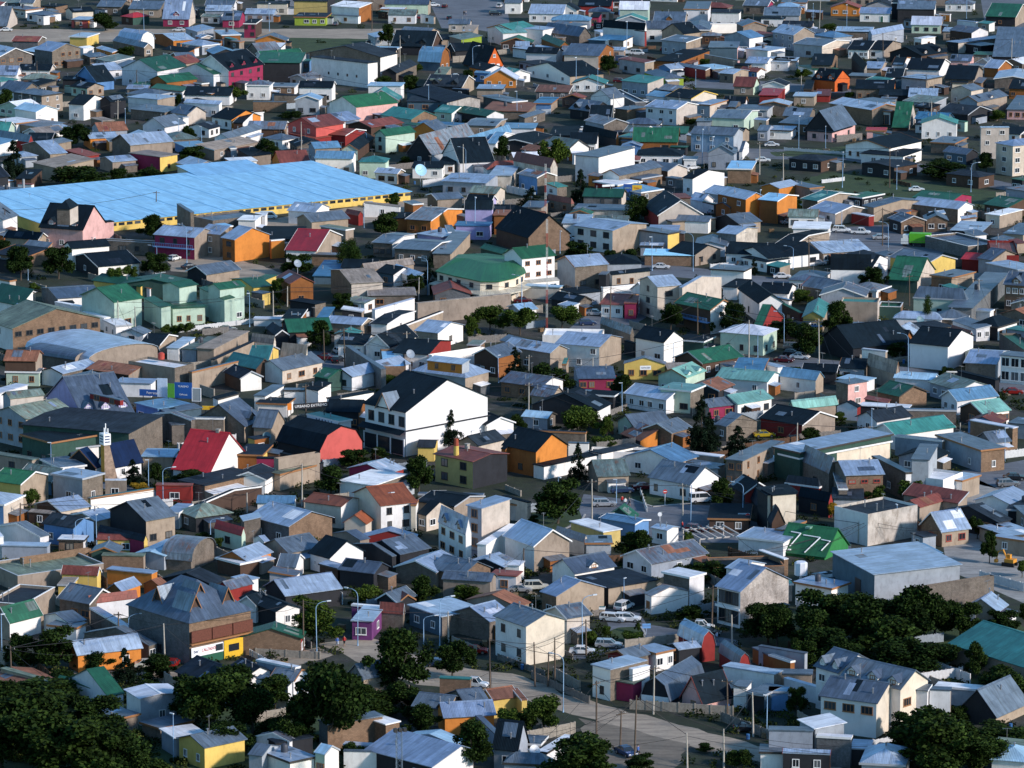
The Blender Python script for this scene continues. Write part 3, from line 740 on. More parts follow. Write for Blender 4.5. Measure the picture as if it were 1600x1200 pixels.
town('''
200,100 -30,110 215,60 3 b1.8 g g t 0/2 wk
245,20 80,20 250,0 3 f g w w 2/0
765,88 568,90 775,50 3 s1.6 G w t 2D/0 d1 |white cottage with pale roof and brown door by far road;pale roofed cottage
1045,60 805,55 1055,20 5 b2 g k w 2/0
+1040,65 815,60 1045,50 3 f g w w 3/0
820,20 770,20 830,0 6 f k k k 0/0
1550,110 1350,150 1640,70 3.4 b3.6 n k t 1/0 |dark green roofed house at the far road bend;dark green bend house
1300,140 1180,130 1310,125 2.8 f G w w 0/0
160,222 20,205 300,215 5.4 b2.4 G g t 3x2/1 |tall grey and white house with pale roof and wide base;tall grey-white house
340,290 155,262 515,250 4.2 b1.2 g g e 1/1 wk
650,200 420,190 660,170 3 s.6 G q q 0/0
650,220 625,210 852,180 4.6 a1.6 G g g 0/2
1240,200 1090,190 1250,175 3 f G t t 2/0
960,245 910,240 1050,230 3.4 f w w w 2/1
1190,270 1110,268 1500,235 3.6 f G k s 1/0 |long pale flat-roofed shop open on its front;flat-roofed open shop
+1330,290 1190,270 1440,280 3 f g k k 2/0
1650,360 1400,370 1700,200 3 b6 g k k 0/0
630,315 495,300 710,270 3 b2 k w w 4/0 Fw |row house with black roof and white parapets;white parapet row
+730,315 630,312 840,270 3 b2 k w t 2/0
960,350 750,340 1130,330 3 a2.4 k k d 2/0 d2 |black-roofed long house with two orange triangle gables;orange triangle gables
400,410 265,420 445,350 3.6 b2.2 k q B 0/0
290,440 180,410 440,430 2.4 f n w w 1/0
600,440 525,360 600,400 3.8 s2 k k s 0/0
710,430 600,420 750,390 3.2 b1.2 G t t 0/0
180,385 -10,400 200,360 3 f G e w 0/0
130,390 0,370 180,360 3 f G w w 1/0
1270,385 1135,370 1290,360 3 b1.6 g p p 1/0
845,410 770,400 890,360 3 b1.4 k w w 2/0
1075,440 860,410 1140,390 3 b2.4 k w w 0/0
1440,430 1345,430 1530,410 3 b2.2 G O O 0/0
1500,350 1280,360 1520,330 3 f n t t 0/0
660,480 500,470 680,460 3 f g q t 0/0
420,510 270,500 520,490 3.4 b3.2 k E E 0/0 d2 @ora |vivid orange house with black roof and arched gables;vivid orange house
+390,600 300,590 400,560 2 b1 r r r 0/0
+275,560 220,540 290,500 3 f k d d 0/0
840,490 730,490 870,430 3.2 b1.6 k u k 0/0
990,500 825,490 1098,480 4.6 f G g t 2x1/0 |grey block house with pale flat roof and two windows;grey flat-topped house
1290,500 1100,510 1350,440 3.4 b3 k q t 2/0
+1250,520 1145,530 1255,500 2.8 f k c c 0/0
1650,500 1410,480 1680,450 3.2 a1 G q q 0/0
70,600 -60,600 100,560 3.4 f R r r 0/0
790,560 545,540 800,520 3.6 b2 k q o 5/0 |black-roofed block house with orange cornice;orange cornice house
+900,600 690,600 910,560 2.6 b1 k k r 0/1
1060,610 875,600 1070,560 2.8 b1.6 G g t 1/0
1310,640 1200,590 1500,590 4.4 a1.6 g g t 0/0 d1
1650,560 1500,560 1700,520 3.2 b2 k O O 3/0
1640,690 1490,650 1700,600 3 f g p p 3/0
295,605 155,605 310,580 3 f G t t 1/0
130,660 -60,670 160,640 3.4 a1 G q q 0/0
650,690 380,640 825,660 4.8 b1.4 G B q 0/0 |long pale roofed hall with tall white window frame;long pale hall
+770,700 655,700 800,680 4 f G w q 3/0 ws1.9x3
260,730 90,720 300,690 3 b1.6 g q q 2/0
150,820 0,800 180,790 2.6 f G w w 3/0 |white cottage open porch with pale flat roof;pale porch cottage
412,822 225,800 552,775 2.9 a5.8 g k p 2/0 @pink |pink house with huge grey chalet roof and black gable;pink chalet house
+404,832 238,812 530,790 2.8 f k p p 2/3 wk
740,820 610,830 745,800 2.8 f R p p 0/0
880,800 770,840 935,740 1 b6.4 n d e 0/2 |green A-frame cabin with pale timber front;green A-frame cabin
1120,755 915,735 1160,730 3 b1.8 b u u 0/0 |house with vivid blue roof by the utility poles;vivid blue roof
1250,720 1060,700 1400,690 3 b2 K k k 0/0
1170,900 1010,890 1250,860 3 f g q q 0/0
1390,700 1260,720 1420,690 2.8 h1.4 K k k 0/0
1330,800 1320,795 1510,810 9 f G e e 0/2x3 @apt |cream apartment block with corner balconies at picture edge;cream apartment block
+1530,915 1410,905 1720,905 8.6 h1.2 G e e 1x3/3x3 ws1.8x1.4
760,930 460,960 985,910 4 a1.8 k w W 5/0 |white bungalow with black roof and asymmetrical wide gable;white wide bungalow
850,980 565,1000 980,950 3 f k w W 5/0
335,1010 120,1000 445,985 3.2 h1 K k d 3/1 ww |black timber bungalow with white windows on a lawn;black lawn bungalow
790,1050 570,1040 950,1040 3.2 a.6 K k d 2/2 ww |dark timber bungalow with four small white windows;dark small-window bungalow
1320,1110 1100,1100 1430,1100 3.2 h1 K d d 2/1 ww |dark brown bungalow with white framed windows by street lamp;dark brown bungalow
1240,970 1090,950 1320,960 3 b1.4 g u k 2/0
1590,1130 1510,1140 1700,1120 3.2 f n k k 2/0 ww
70,1180 -50,1160 200,1150 3 a1 G o o 0/0
260,1180 90,1140 350,1160 3 f g t t 0/0
1300,1000 1300,1000 1400,960 3 f k t k 0/0
''', 1200, 0)
town('''
83,357 -73,312 668,287 2.4 S2.0 B y y 0/0 F0 nf rw @market =market_hall |very long low market hall with sky blue roof and yellow walls;blue market
+328,285 276,257 440,271 3.5 S1.9 B c c 0/0 F0
''', 0, 0, 1)
town('''
520,242 245,190 655,178 5 b5.4 k p p 3x1/1 d2 @pkh |pink house with tall black roof and a roof turret;pink turret house
+440,110 350,95 490,80 12 h2 k q e 0/0 up8
+525,205 500,195 715,185 4.6 f k p p 0/0
445,357 395,330 692,332 5.4 a1.3 k w W 0/3x1 wk |long white house with black roof in front of the pink turret house;long white black-roofed house
+610,470 440,400 878,437 3 a2 k k w 1/2 ww
60,560 -80,540 110,570 3 f k w e 0/0
985,320 640,300 1000,300 3.2 P q q q 4/3
240,300 20,290 300,280 2.8 b1.4 k t t 0/0
300,350 150,330 320,300 2.8 s1 g q t 0/0
1218,288 960,245 1335,235 5.6 b1.6 G m t 3x2/0 railLm F0 |row house with magenta balcony and pale slanted roof;magenta balcony house
1375,270 1235,278 1450,235 5.6 s1.6 G t t 1x2/0
1466,302 1378,288 1695,270 5.6 b2.4 G O o 1x2/0 F0 nf |row house ending in a plain bright orange gable wall;orange gable wall
+1695,305 1690,300 1780,295 4.6 f g o o 0/0
1190,130 1105,75 1210,110 8 f g q q 0/0
1330,180 1190,160 1640,150 4 P g t q 0/0
1395,220 1340,205 1460,225 6 f B t B 0/0
1600,180 1480,190 1640,150 4 f w w w 0/0
1150,590 750,560 1190,545 3 a1.4 n n n 0/0
880,595 570,560 1010,575 2.6 b1.2 n y y 0/0
1290,520 1150,515 1515,500 2.8 a1.7 g k t 0/0
1580,600 1440,540 1700,560 3.4 a1 n y y 2/2
130,715 -90,705 250,705 2.8 s3.4 n w W 0/0 F0
355,668 250,600 642,640 3 a1.2 g Q w 0/2
+500,720 340,690 520,700 2.4 f w w w 0/0
712,692 495,650 900,668 6.4 a2.6 n a a 2/1 Fn F0 @mintc |large mint green complex of linked green-roofed blocks;mint complex
+1005,727 895,665 1072,716 5 s.4 n a a 0/0 F0
+1072,730 1030,685 1290,702 4 f n a a 0/3 F0 wo
+1120,600 1000,588 1245,588 8 a.8 n a a 0/1 F0
+1400,677 1240,600 1470,664 6 s.4 n a a 1/0 F0
+1372,612 1290,590 1538,590 8 a1 n a a 0/2 F0
+740,770 700,760 860,760 2.6 f g a a 0/1
75,858 -120,810 645,800 5.2 b3.4 q w B 1/8 ws1.7x1.2 wz3.9 F0 @gym |brown gymnasium gable with a long row of dark windows;brown gymnasium
720,840 640,800 830,832 3.2 f w w W 2/1 ww |small white annexe with flat white roof and many windows;white annexe
+650,792 510,752 690,780 2.8 f w w w 0/0
550,1062 150,975 1005,1000 3 v2.4 G t t 0/0 nf @vault |wide curved pale metal vault roof with tan end wall;pale vault roof
470,1052 150,1010 620,1030 3.2 v1.4 g q t 0/0 nf
230,1060 20,1035 260,1010 5.4 b1.6 o d t 2x1/0 |house with brown roof and green lower storey by the vaults;brown and green house
+250,1130 30,1115 260,1100 3 f g a a 2/0
390,1140 250,1110 620,1080 3 a1 G w q 0/0
805,1147 530,1110 890,1092 3 s1.2 o d t 0/0 |open shed with rusty brown corrugated roof;rusty shed
1092,1100 800,1060 1215,1078 5 P w t q 0/0 @tank |tan flat-roofed workshop with a red roof tank;red tank workshop
860,945 590,900 840,910 2.8 a1 g k t 0/0
1000,960 870,945 1110,900 2.8 b1.4 k d t 0/0
1120,980 1040,960 1220,910 3 f G w w 0/0
1230,990 1130,975 1400,910 2.8 f q g g 0/0
1340,985 1225,965 1560,870 3.4 f T t t 0/0
+1345,1050 1330,1040 1620,920 3 f K t t 0/0
1600,1110 1410,1060 1700,1070 3 b2 t d d 0/0
1200,1130 1190,1120 1490,1060 4 f g q t 0/0
1500,1170 1400,1120 1640,1130 2.8 b1.4 K d w 0/0
120,440 -40,420 150,430 3 f k k k 0/0
700,1190 380,1180 720,1160 3 a1.4 g g g 0/0
330,80 -20,140 340,60 2.4 f y y y 0/0
950,1200 720,1195 980,1170 3 f G w w 0/0
''', 0, 300)
town('''
60,150 -20,150 70,130 3 f w w w 0/0
370,130 190,125 470,100 3.4 b1.6 G w w 0/0 |white shed with bright pale roof by the market wall;white shed by market
345,190 240,170 590,180 3.2 a1.6 g t t 0/0
250,300 -20,290 260,200 3.6 f k t t 0/0
380,372 185,300 535,265 3.4 b3.4 R w t 1/0 Fw @redg |house with bright red roof over white front, tan side wall;tan-sided red roof
+290,320 180,300 300,290 3.2 f k w w 0/0
560,240 400,210 610,215 3 f q t t 0/0
640,150 555,130 665,125 2.6 b1 r r r 0/0
900,95 670,150 920,90 2.8 S1 T w w 1/1
1060,170 830,165 1080,130 3.2 f k O O 0/0
1095,182 935,155 1300,105 3.6 b1.6 h O o 2/0 Fw |timber house with grey roof and orange side wall;orange-sided timber house
980,80 920,60 1050,85 3 f g O O 0/0
1130,50 1060,20 1300,45 4 a1 g B t 0/0
1470,70 1300,110 1530,70 3.6 b1.6 k L L 0/0
1460,215 1240,215 1480,190 3.6 f u L L 2/0 |lilac house with dark flat canopy roof;lilac house
+1480,110 1300,160 1500,100 6.4 b2 k L L 1/0
+1200,255 1180,210 1245,240 3 f L L L 0/0
1610,150 1465,170 1640,110 4 b2 k O s 0/2 wk
855,325 725,300 1000,260 3.6 b.8 g q w 3/0 |pair of grey flat-roofed houses split by white parapets;white parapet pair
+1095,368 860,325 1222,300 3.6 b.8 g q q 3/0 Fw
1220,390 1100,390 1350,250 3.6 f g q t 0/0
1160,285 1000,255 1330,245 2.8 f G L L 0/0
1540,390 1400,350 1600,370 2.8 b1 n n n 0/0
530,400 340,420 560,390 2.6 f g B t 0/0
560,530 355,440 560,410 2 f u u u 0/0
750,480 530,450 780,440 2.8 b1.4 k q t 0/0
680,490 660,470 990,450 2.8 a1.4 T t t 0/0
860,520 740,510 1000,500 3 b1.4 k u w 1/0
1000,540 830,480 1040,470 3 s1 G w w 0/1
210,578 130,530 365,548 5 b1.6 r O O 0/1 |two-storey orange-brown house with dark red roof;orange-brown red-roofed house
+40,560 -30,540 130,520 3 f n y y 0/0
590,575 460,485 800,548 5.4 a1.6 T B e 0/2 |tall tan house with slanting tan roof and brick side;tall tan house
+700,650 690,600 1000,640 3 a.6 T q q 0/2
40,640 -40,640 100,640 2.8 f g q y 0/0
275,800 155,790 290,725 3.6 f k O O 1/1 ww |small orange timber kiosk on the street corner;orange timber kiosk
370,705 200,690 450,700 3 f k k q 0/0
440,800 370,790 450,710 3 f u u u 0/0
745,740 745,700 992,665 3 f w W W 0/0
200,800 -20,830 230,790 1.6 f w w w 0/0
820,830 720,770 995,740 3.2 b.6 K w w 0/1 Fw
900,850 885,810 1170,745 3.2 f k t t 1/0 Fw
660,835 430,800 730,790 3 b1 G t t 0/0 |low house with pale blue-grey roof near orange kiosk;low pale-roofed house
1140,885 990,860 1305,830 3.6 b1.6 G t w 0/1 wk
1010,700 1000,690 1600,640 4.8 f T T T 0/0 F0
200,880 160,820 480,850 3 a2 n k k 2/0 |low green-roofed house with white picket posts;low green-roofed house
+120,900 60,850 210,900 2.6 b1.2 K k k 0/0
620,900 480,890 660,870 3 a.8 t w w 0/0
835,975 680,940 1010,900 3.2 a2.6 k w w 1/0 Fw |white house with black gable roof behind grey block wall;white gable behind wall
680,960 505,925 760,900 3 b1.4 k w w 2/0
1080,1020 850,1000 1230,930 3.8 b1.6 k w r 3/0 |long black-roofed house with dark red back fence;long black-roofed house
1100,1020 1080,1010 1430,970 4.4 P g W W 0/0 F0
780,1110 555,960 795,985 4.6 f Q Q Q 0/0 @blk |dark grey bare block wall building without windows;bare block building
+790,1090 780,980 935,1040 3.8 P B B B 0/0
1380,1130 1000,1130 1400,1080 3 f k q q 0/0
1310,1165 968,1128 1475,1135 4.2 h2.6 G g t 3/3 @hip2 |wide house with pale hipped roof and raised window strip;wide hipped-roof house
+1290,1080 1060,1065 1350,1060 8 s.5 G o g 2/0 up6
165,1120 0,1100 430,1068 3 a1.8 g w e 0/3 |cream wall building with grey roof and three brown windows;cream three-window building
70,1080 -60,1000 140,980 3.4 b2.4 t d y 0/0
310,1050 150,1040 320,1030 3.6 s3 y c c 0/0
110,950 -30,930 115,940 3 b1.6 T c c 0/0
450,1170 360,1140 590,1130 3 b1.4 n n n 0/0
600,1160 440,1200 980,1090 3 a1.4 G w w 1/0
1515,1040 1350,1020 1660,1000 4.4 a1.8 g d O 2/2
1640,960 1520,930 1700,930 3 s1 g t t 0/0
1400,960 1320,940 1430,930 2.6 f s B B 0/0
1600,600 1400,560 1640,600 3 f g t w 0/0
''', 400, 300)
town('''
370,75 210,45 385,60 2.8 h1.4 r q q 2/1 |small low house with dark red hipped roof;small dark red hip
190,100 60,100 230,60 3 f g t t 0/0
720,120 380,90 740,80 2.6 f g s s 0/0
910,150 820,80 1195,120 3.6 b3.8 K r e 0/0 |long tan gable wall with grey roof beside the pine;tan gable by pine
1190,60 1100,55 1270,60 3 b1.6 G w w 0/0
1260,80 1100,40 1270,70 2.8 f t w q 0/0
1460,50 1270,20 1600,60 6 b1.6 G O o 2x2/0 F0 |bright orange two-storey house with arched lit gable;bright orange house
+1360,100 1265,80 1450,90 3 a1 g O B 1/1
100,290 -120,240 380,300 4 b5.4 k d B 0/0 F0 |dark steep-roofed house with ragged brown side wall;ragged brown gable
60,150 -120,130 70,110 5 f O O O 0/0
485,200 310,190 490,140 3.2 f G w w 0/0
630,245 380,205 850,195 5.8 b1 G w t 3x2/0 wk ws1.9x1.5 F0 |white two-storey building with big windows and tan side wall;white big-window building
975,265 715,255 1075,290 4.6 f g g y 3/0 ww |two-storey grey house with three white windows;grey three-window house
1040,250 850,225 1045,210 3 f G g g 0/0
1230,190 1020,180 1245,150 3 s1 g w w 0/0
1000,190 960,180 1280,170 3 f g t t 0/0
1140,400 820,410 1130,360 2.6 f B B B 0/0
1145,395 975,370 1315,360 2.9 b1.8 k k t 2/2 wk |half-timbered tan gable house with black roof;half-timbered gable
1415,200 1250,180 1575,225 2.8 a1.6 g k t 0/0
1405,268 1278,255 1545,225 4.8 b1 G Q s 1/0 |boxy grey render house with pale roof and white edge;boxy render house
1340,340 1140,300 1350,290 2.8 a1 g w w 0/0
1640,400 1330,370 1700,350 3 b2 k w w 3/0 |long white row with black roof and white parapet;long white row
300,600 0,580 310,580 3 f c c c 0/4
390,470 270,430 610,460 5.6 a1.8 G g q 0/2 @barn |grey rendered garage with vaulted pale roof and dark doorway;grey garage with doorway
+590,520 540,520 610,500 4 f g k k 0/0
620,520 600,500 870,500 3 s.8 k w e 0/3 wo |low cream house with long black roof by parked vans;low cream house
400,640 300,600 560,605 3 f k w g 0/0
+570,600 560,600 765,580 3.4 f k w W 0/0
410,700 230,680 520,695 2.8 b1.4 k k q 0/0
700,710 550,680 790,640 3 b1.2 r w q 2/0
+780,700 700,660 790,650 3.6 f r m m 1/0
905,595 785,550 1065,590 8 a1.6 G e e 1x3/1x2 F0 wk @beige |three-storey beige block with pale roof and windowless lit side;tall beige block
+1065,600 1060,590 1312,530 8 b1.4 G e e 0/0 F0
1410,600 1310,600 1500,550 3 f k w e 0/0
1240,742 1015,685 1400,700 5.6 b2 n d w 3x1/0 railLd @gbr |white and dark timber house with wide green roof;green-roofed balcony house
1540,700 1415,600 1700,620 4.6 b2 k w w 1/0 |white house with black hipped roof and covered porch;white hipped porch house
1540,900 1490,860 1700,780 2 b5 n O r 0/0 |steep green roofed red chalet among dark trees;steep green chalet
560,900 190,900 560,855 3.2 P w w w 0/0
740,890 550,820 750,880 2.6 b1.4 h q q 0/0
550,972 270,935 690,905 5 b1.6 G w t 3x2/0 F0 |white-fronted house with pale roof and tan block side;pale roof tan-sided house
240,1010 -60,950 345,960 4.4 b1.4 G t t 1/0
+340,1080 330,1060 350,1040 3 f t t t 0/0
950,945 765,900 1075,905 4.8 b2.2 k W W 2/0 F0 @whh |crisp white house with black roof and bright gable wall;crisp white house
+760,950 700,930 780,940 3 f k k k 0/0
1200,940 1000,1000 1300,930 3 f k n n 0/0
1190,1075 1005,1035 1450,1030 3 a2 n d d 3/4 ww |long green-roofed bungalow with white framed windows;long green-roofed bungalow
+1190,1075 1150,1065 1200,1070 2.4 f n d d 0/0
1570,1130 1380,1050 1600,1040 4 b.2 u Q w 0/0
1660,1100 1480,1050 1700,1060 3.6 f G W W 0/0
960,1080 695,1110 975,1065 3.4 a1.4 h y c 3/0 |pale yellow shop with white signboard by the parked red car;pale yellow shop
+970,1110 960,1070 1145,1085 3 f y y y 0/0
410,1170 380,1090 650,1140 2.8 a1.2 g g m 0/4 |low grey-roofed shop with red awning and lime wall;red awning shop
+640,1175 420,1160 645,1150 2.2 f R v v 0/0
1090,1165 900,1150 1220,1120 4 a1.6 a a a 2/1 d2 |pale mint house with mint roof and small peaked dormers;pale mint house
1600,1190 1260,1180 1700,1150 3 b1.4 a w w 2/0
''', 800, 300)
town('''
60,60 -60,40 190,20 6 b1 B O o 0/0
310,60 200,50 580,20 3 b1.4 t B t 0/0
590,40 480,20 730,10 3 f n k k 2/3 ww
420,140 245,110 640,110 2.8 b1.6 G w t 2/0 |open carport house with pale roof by white parked cars;carport house
+630,155 520,130 660,130 2.6 f w r r 0/0
660,100 590,80 1030,60 3.8 b1.4 g t t 0/0
1190,110 880,90 1300,100 3.6 b1.4 G q w 0/1 wk
830,190 750,160 990,170 3.2 b1.4 g k B 1/2 ww |brown block house with grey roofs beside the vans;brown house by vans
+980,180 970,150 1130,165 3 b1.4 g B B 0/2
1150,60 900,30 1280,20 2.8 b1.2 n d m 2/2
1500,100 1345,70 1700,60 3 b1.6 n d d 3/2 ww |bungalow with bright green roof and row of white windows;green roof bungalow
1450,150 1350,150 1600,115 3.4 f w c t 1/0
1600,270 1470,240 1700,200 3 s.8 g t t 0/0
1340,250 1140,210 1400,190 2.8 f G k k 0/0
1250,340 990,260 1440,280 3 P Q Q q 0/0
1400,395 1380,300 1570,330 4.2 P r r r 0/0 F0 |bright red wall block beside long grey yard wall;bright red wall block
110,370 0,300 395,240 2.6 b1.4 k q t 0/0 Fw
+385,235 150,210 395,190 3 f w w W 0/0
340,385 190,320 640,350 2.8 a1.6 G t t 1/5 |long cream building with pale roof behind black gable;long cream building
0,420 -200,380 335,390 3 a2 k w W 0/4 wk F0 |white bungalow with four windows below a black roof;four-window bungalow
+-10,440 -180,430 150,440 2.6 f k W W 3/2
320,560 125,520 390,500 3 h1 g w w 4/0
390,485 385,480 645,495 5 a3.6 k w W 0/2 |white house with rounded black thatch-like roof;black thatched-look house
+650,480 640,470 750,420 5 b2 k w W 0/0
940,560 740,575 1055,490 3 b4.4 n n e 0/0 F0 |steep dark green roof house with grey gable end;steep dark green roof
995,450 755,400 1180,410 3.6 b1.6 g y y 1/0 Fg |yellow-walled house with broad grey roof;yellow broad-roofed house
+880,440 840,400 890,410 5 f k W W 0/0
840,420 750,390 870,410 3.6 f k w w 0/0
1400,430 1300,430 1580,400 3.6 b2 g g t 0/0
1330,430 1200,440 1400,400 2.8 b1 R r r 0/0
1560,490 1360,440 1700,460 4 f G g g 0/0
1150,540 1010,520 1300,500 4 f g B t 1/0 ww |square house of red-brown bricks with a white window;red-brown brick house
1280,730 1140,580 1510,500 4.4 f Q Q Q 0/0 F0 @bigw |large plain grey-brown warehouse wall beside the brick house;grey-brown warehouse
1620,590 1465,600 1700,550 6 b2.4 g B B 3x2/0 d1 |brick house with grey dormer roof at the picture edge;brick dormer house
470,635 200,600 605,640 3.2 b2 g q t 0/0 Fr
+690,705 450,680 690,700 0.3 f t t t 0/0
685,690 455,665 690,660 5 P t t e 0/0 F0
830,720 690,700 840,690 3 P n n B 0/0
130,640 -60,610 180,590 2.8 b1.6 k w W 0/0
130,680 0,650 140,680 2.2 f l w w 0/0
200,760 -80,700 215,740 3 a1.6 n d r 2/3 |red-walled house with dark green roofs and wooden terrace;red green-roofed terrace house
350,790 215,720 380,700 3.4 a1.4 t y t 1/0 railLo |ochre timber cabin with balcony rail and chimney;ochre balcony cabin
1240,680 905,665 1255,670 4.4 h2.6 g a c 1/2 |cream and mint cottage with spreading grey hipped roof;cream hipped cottage
1090,800 780,790 1100,780 2.6 h1.4 G w w 0/0
1250,800 1030,770 1260,760 2.6 h1.6 g q t 0/0
1390,750 1260,750 1420,740 2.8 f G w w 0/0
530,980 330,900 900,920 3 a4 k k k 0/2 |long steep black-blue roofed restaurant behind dark trees;long black-blue roof
+860,935 600,900 900,900 3 b2 k k O 0/0
690,850 520,840 700,820 3 f g g g 0/0
1300,860 1150,800 1390,810 2.8 s.6 g w w 0/2
1260,900 1140,860 1270,880 3.2 b1 r r r 0/0
1440,850 1280,800 1560,800 3 h1.8 k k w 1/3
1600,990 1450,880 1700,900 3.4 P n q q 0/0
1130,970 870,960 1300,905 5.4 b2.6 k W W 0x0/0 F0 @wbig |two-storey white house with broad black roof and lit side;two-storey white corner house
+1030,1000 875,950 1035,985 3.2 f k w W 1/2
1430,1080 1230,1010 1500,990 3.6 b1.4 G q g 0/0
+1230,1070 1230,980 1290,1060 2.6 f q q q 0/0
1640,1040 1440,1040 1700,1020 6 f g w w 3x2/0 ws2x2 |white glazed two-storey house at the picture edge;white glazed house
610,1110 440,1085 650,1060 3 b1.4 k g t 2/0 |grey house with black roof and stepped tan gable wall;stepped gable house
+800,1140 620,1080 800,1100 3.4 b2.6 T t t 0/1
+735,1000 585,985 745,1000 6 f w w t 0/0
430,1130 210,1110 450,1100 2.6 b1.2 k k k 0/0
300,1180 60,1170 370,1180 3 b1.6 l w t 1/0
1040,1180 780,1180 1080,1160 2.8 b1 c w w 0/0
600,1190 420,1190 690,1180 2.4 f c w w 0/0
1420,1180 1180,1120 1440,1150 3 f k k k 0/0
''', 1200, 300)
town('''
160,225 -60,190 470,185 6 a1.8 s g e 3x2/2x1 @pkb |pinkish cream terrace with stepped grey-green roofs;pinkish stepped terrace
+60,95 0,80 285,85 9 a1 s g e 1/2
520,215 270,90 840,165 5 a6.6 g L L 1/3 d3 F0 @lil |lilac building with huge grey roof and three pointed dormers;lilac dormer building
0,60 -80,60 180,10 6 f w w w 0/0
810,312 110,330 1075,238 6 s.6 K n q 1/0 F0
+320,372 115,330 810,300 5 f k n n 2/0 Fo |long timber-green hall with black roof and orange eaves;long orange-eaved hall
390,415 330,375 640,370 3 f h w w 0/0
200,480 -60,440 250,470 3 f q t t 1/0
1070,260 1060,240 1170,240 4 f g q q 0/0
1195,230 940,190 1210,200 5 a1 h q q 0/0
1400,220 1190,245 1420,215 5 f g q t 0/0
1530,270 1210,205 1640,200 3.4 a4 g q t 0/0 d1 |tan house with big grey roof and one peaked dormer;tan single-dormer house
1085,460 880,440 1090,400 2.6 f c t t 0/0
370,530 250,470 540,500 3 f g g w 2/0
1315,560 1070,525 1560,455 1.6 b6.5 R w W 0/0 F0 ch.3 @red |house with a huge crimson red roof and white gable wall;crimson roof
600,530 395,500 640,500 1.8 a3.4 N k w 0/0 @chap =chapel |navy-roofed chapel with white gable and ochre bell tower;navy-roofed chapel
+720,525 600,500 900,495 2.4 a4.2 N w w 0/2 F0
1440,590 1560,560 1680,500 3 b1.4 K w W 0/0
1200,640 970,650 1190,620 3.4 f m r r 1/0
1280,640 1080,655 1640,585 3.4 f K q B 0/0 |long brown block wall house with maroon coping;long brown block house
1290,740 1285,720 1640,640 3 b.8 K w d 0/0
130,632 -60,590 310,562 4.6 b1.6 j y t 1/0 ww Fw |yellow house with bright green roof and tan side wall;yellow green-roofed house
515,598 315,562 655,558 5 f G g q 1/1 ww Fg F0 @boxh |boxy two-storey block house with pale flat metal roof;boxy block house
655,605 655,600 790,612 3.6 f w t t 0/1 ww
565,720 560,715 970,655 2.6 f t y W 0/0
380,800 215,750 570,765 2.8 a1.4 G d e 0/1 |low tan house with pale blue-grey patched roof;low patched roof house
+330,815 175,800 345,790 2.4 s.2 y d w 1/0
460,905 255,880 605,868 3.6 b1.4 K l l 2/0 ww |deep blue timber house with charcoal roof and white windows;deep blue house
605,860 420,830 745,845 3 a1 G t t 0/0
910,860 670,790 1110,828 4.8 a2.6 g k t 0/2 wk @grb |two-storey tan house with broad grey roof and black gable;tan grey-roofed house
+900,985 610,920 905,945 3 b1 K m y 0/0
860,980 600,1000 900,960 2.6 b.6 r y y 2/0
1120,810 1030,760 1200,750 3 f G g w 0/0
1220,840 1100,790 1460,800 2.8 h1.6 s q k 1/0
1510,950 1340,900 1530,930 3 b1.4 R a a 1/0 |small pale turquoise house with a red roof patch;small turquoise house
1520,860 1490,830 1640,870 4 s.6 G q q 0/0
-10,960 -60,900 20,950 4 f w w w 0/0
250,960 -60,910 350,1010 2.6 a1.6 g w w 0/0
300,1020 0,1080 330,1000 2.6 f G g g 0/0
140,1090 130,1080 570,1025 3.6 P B B B 0/0
110,1200 -60,1100 640,1095 3 P q t t 0/0 |long tan perimeter wall building with pillars;long tan wall building
900,1080 630,1130 905,1060 3 f q B t 0/0
1030,1080 850,1030 1220,985 2.6 a.6 c g g 0/0
1200,1110 1010,1080 1350,1030 2 v3 h q q 0/0 nf |grey arched shed with translucent and green roof strips;striped arched shed
1540,1110 1370,1060 1700,1040 2.8 a1.4 G O o 1/0
740,1060 560,1080 780,1020 3 a1 g n n 0/0
1500,1130 1310,1140 1700,1160 2.6 f w d d 0/0
610,1200 380,1195 640,1180 3 b1.2 r y y 0/0
950,1190 660,1170 1000,1180 2.6 f G o o 0/0
1640,450 1480,400 1700,380 3 f K O y 0/0 Fo
750,105 560,60 760,95 9 f g r r 2/0 up8
''', 0, 600)
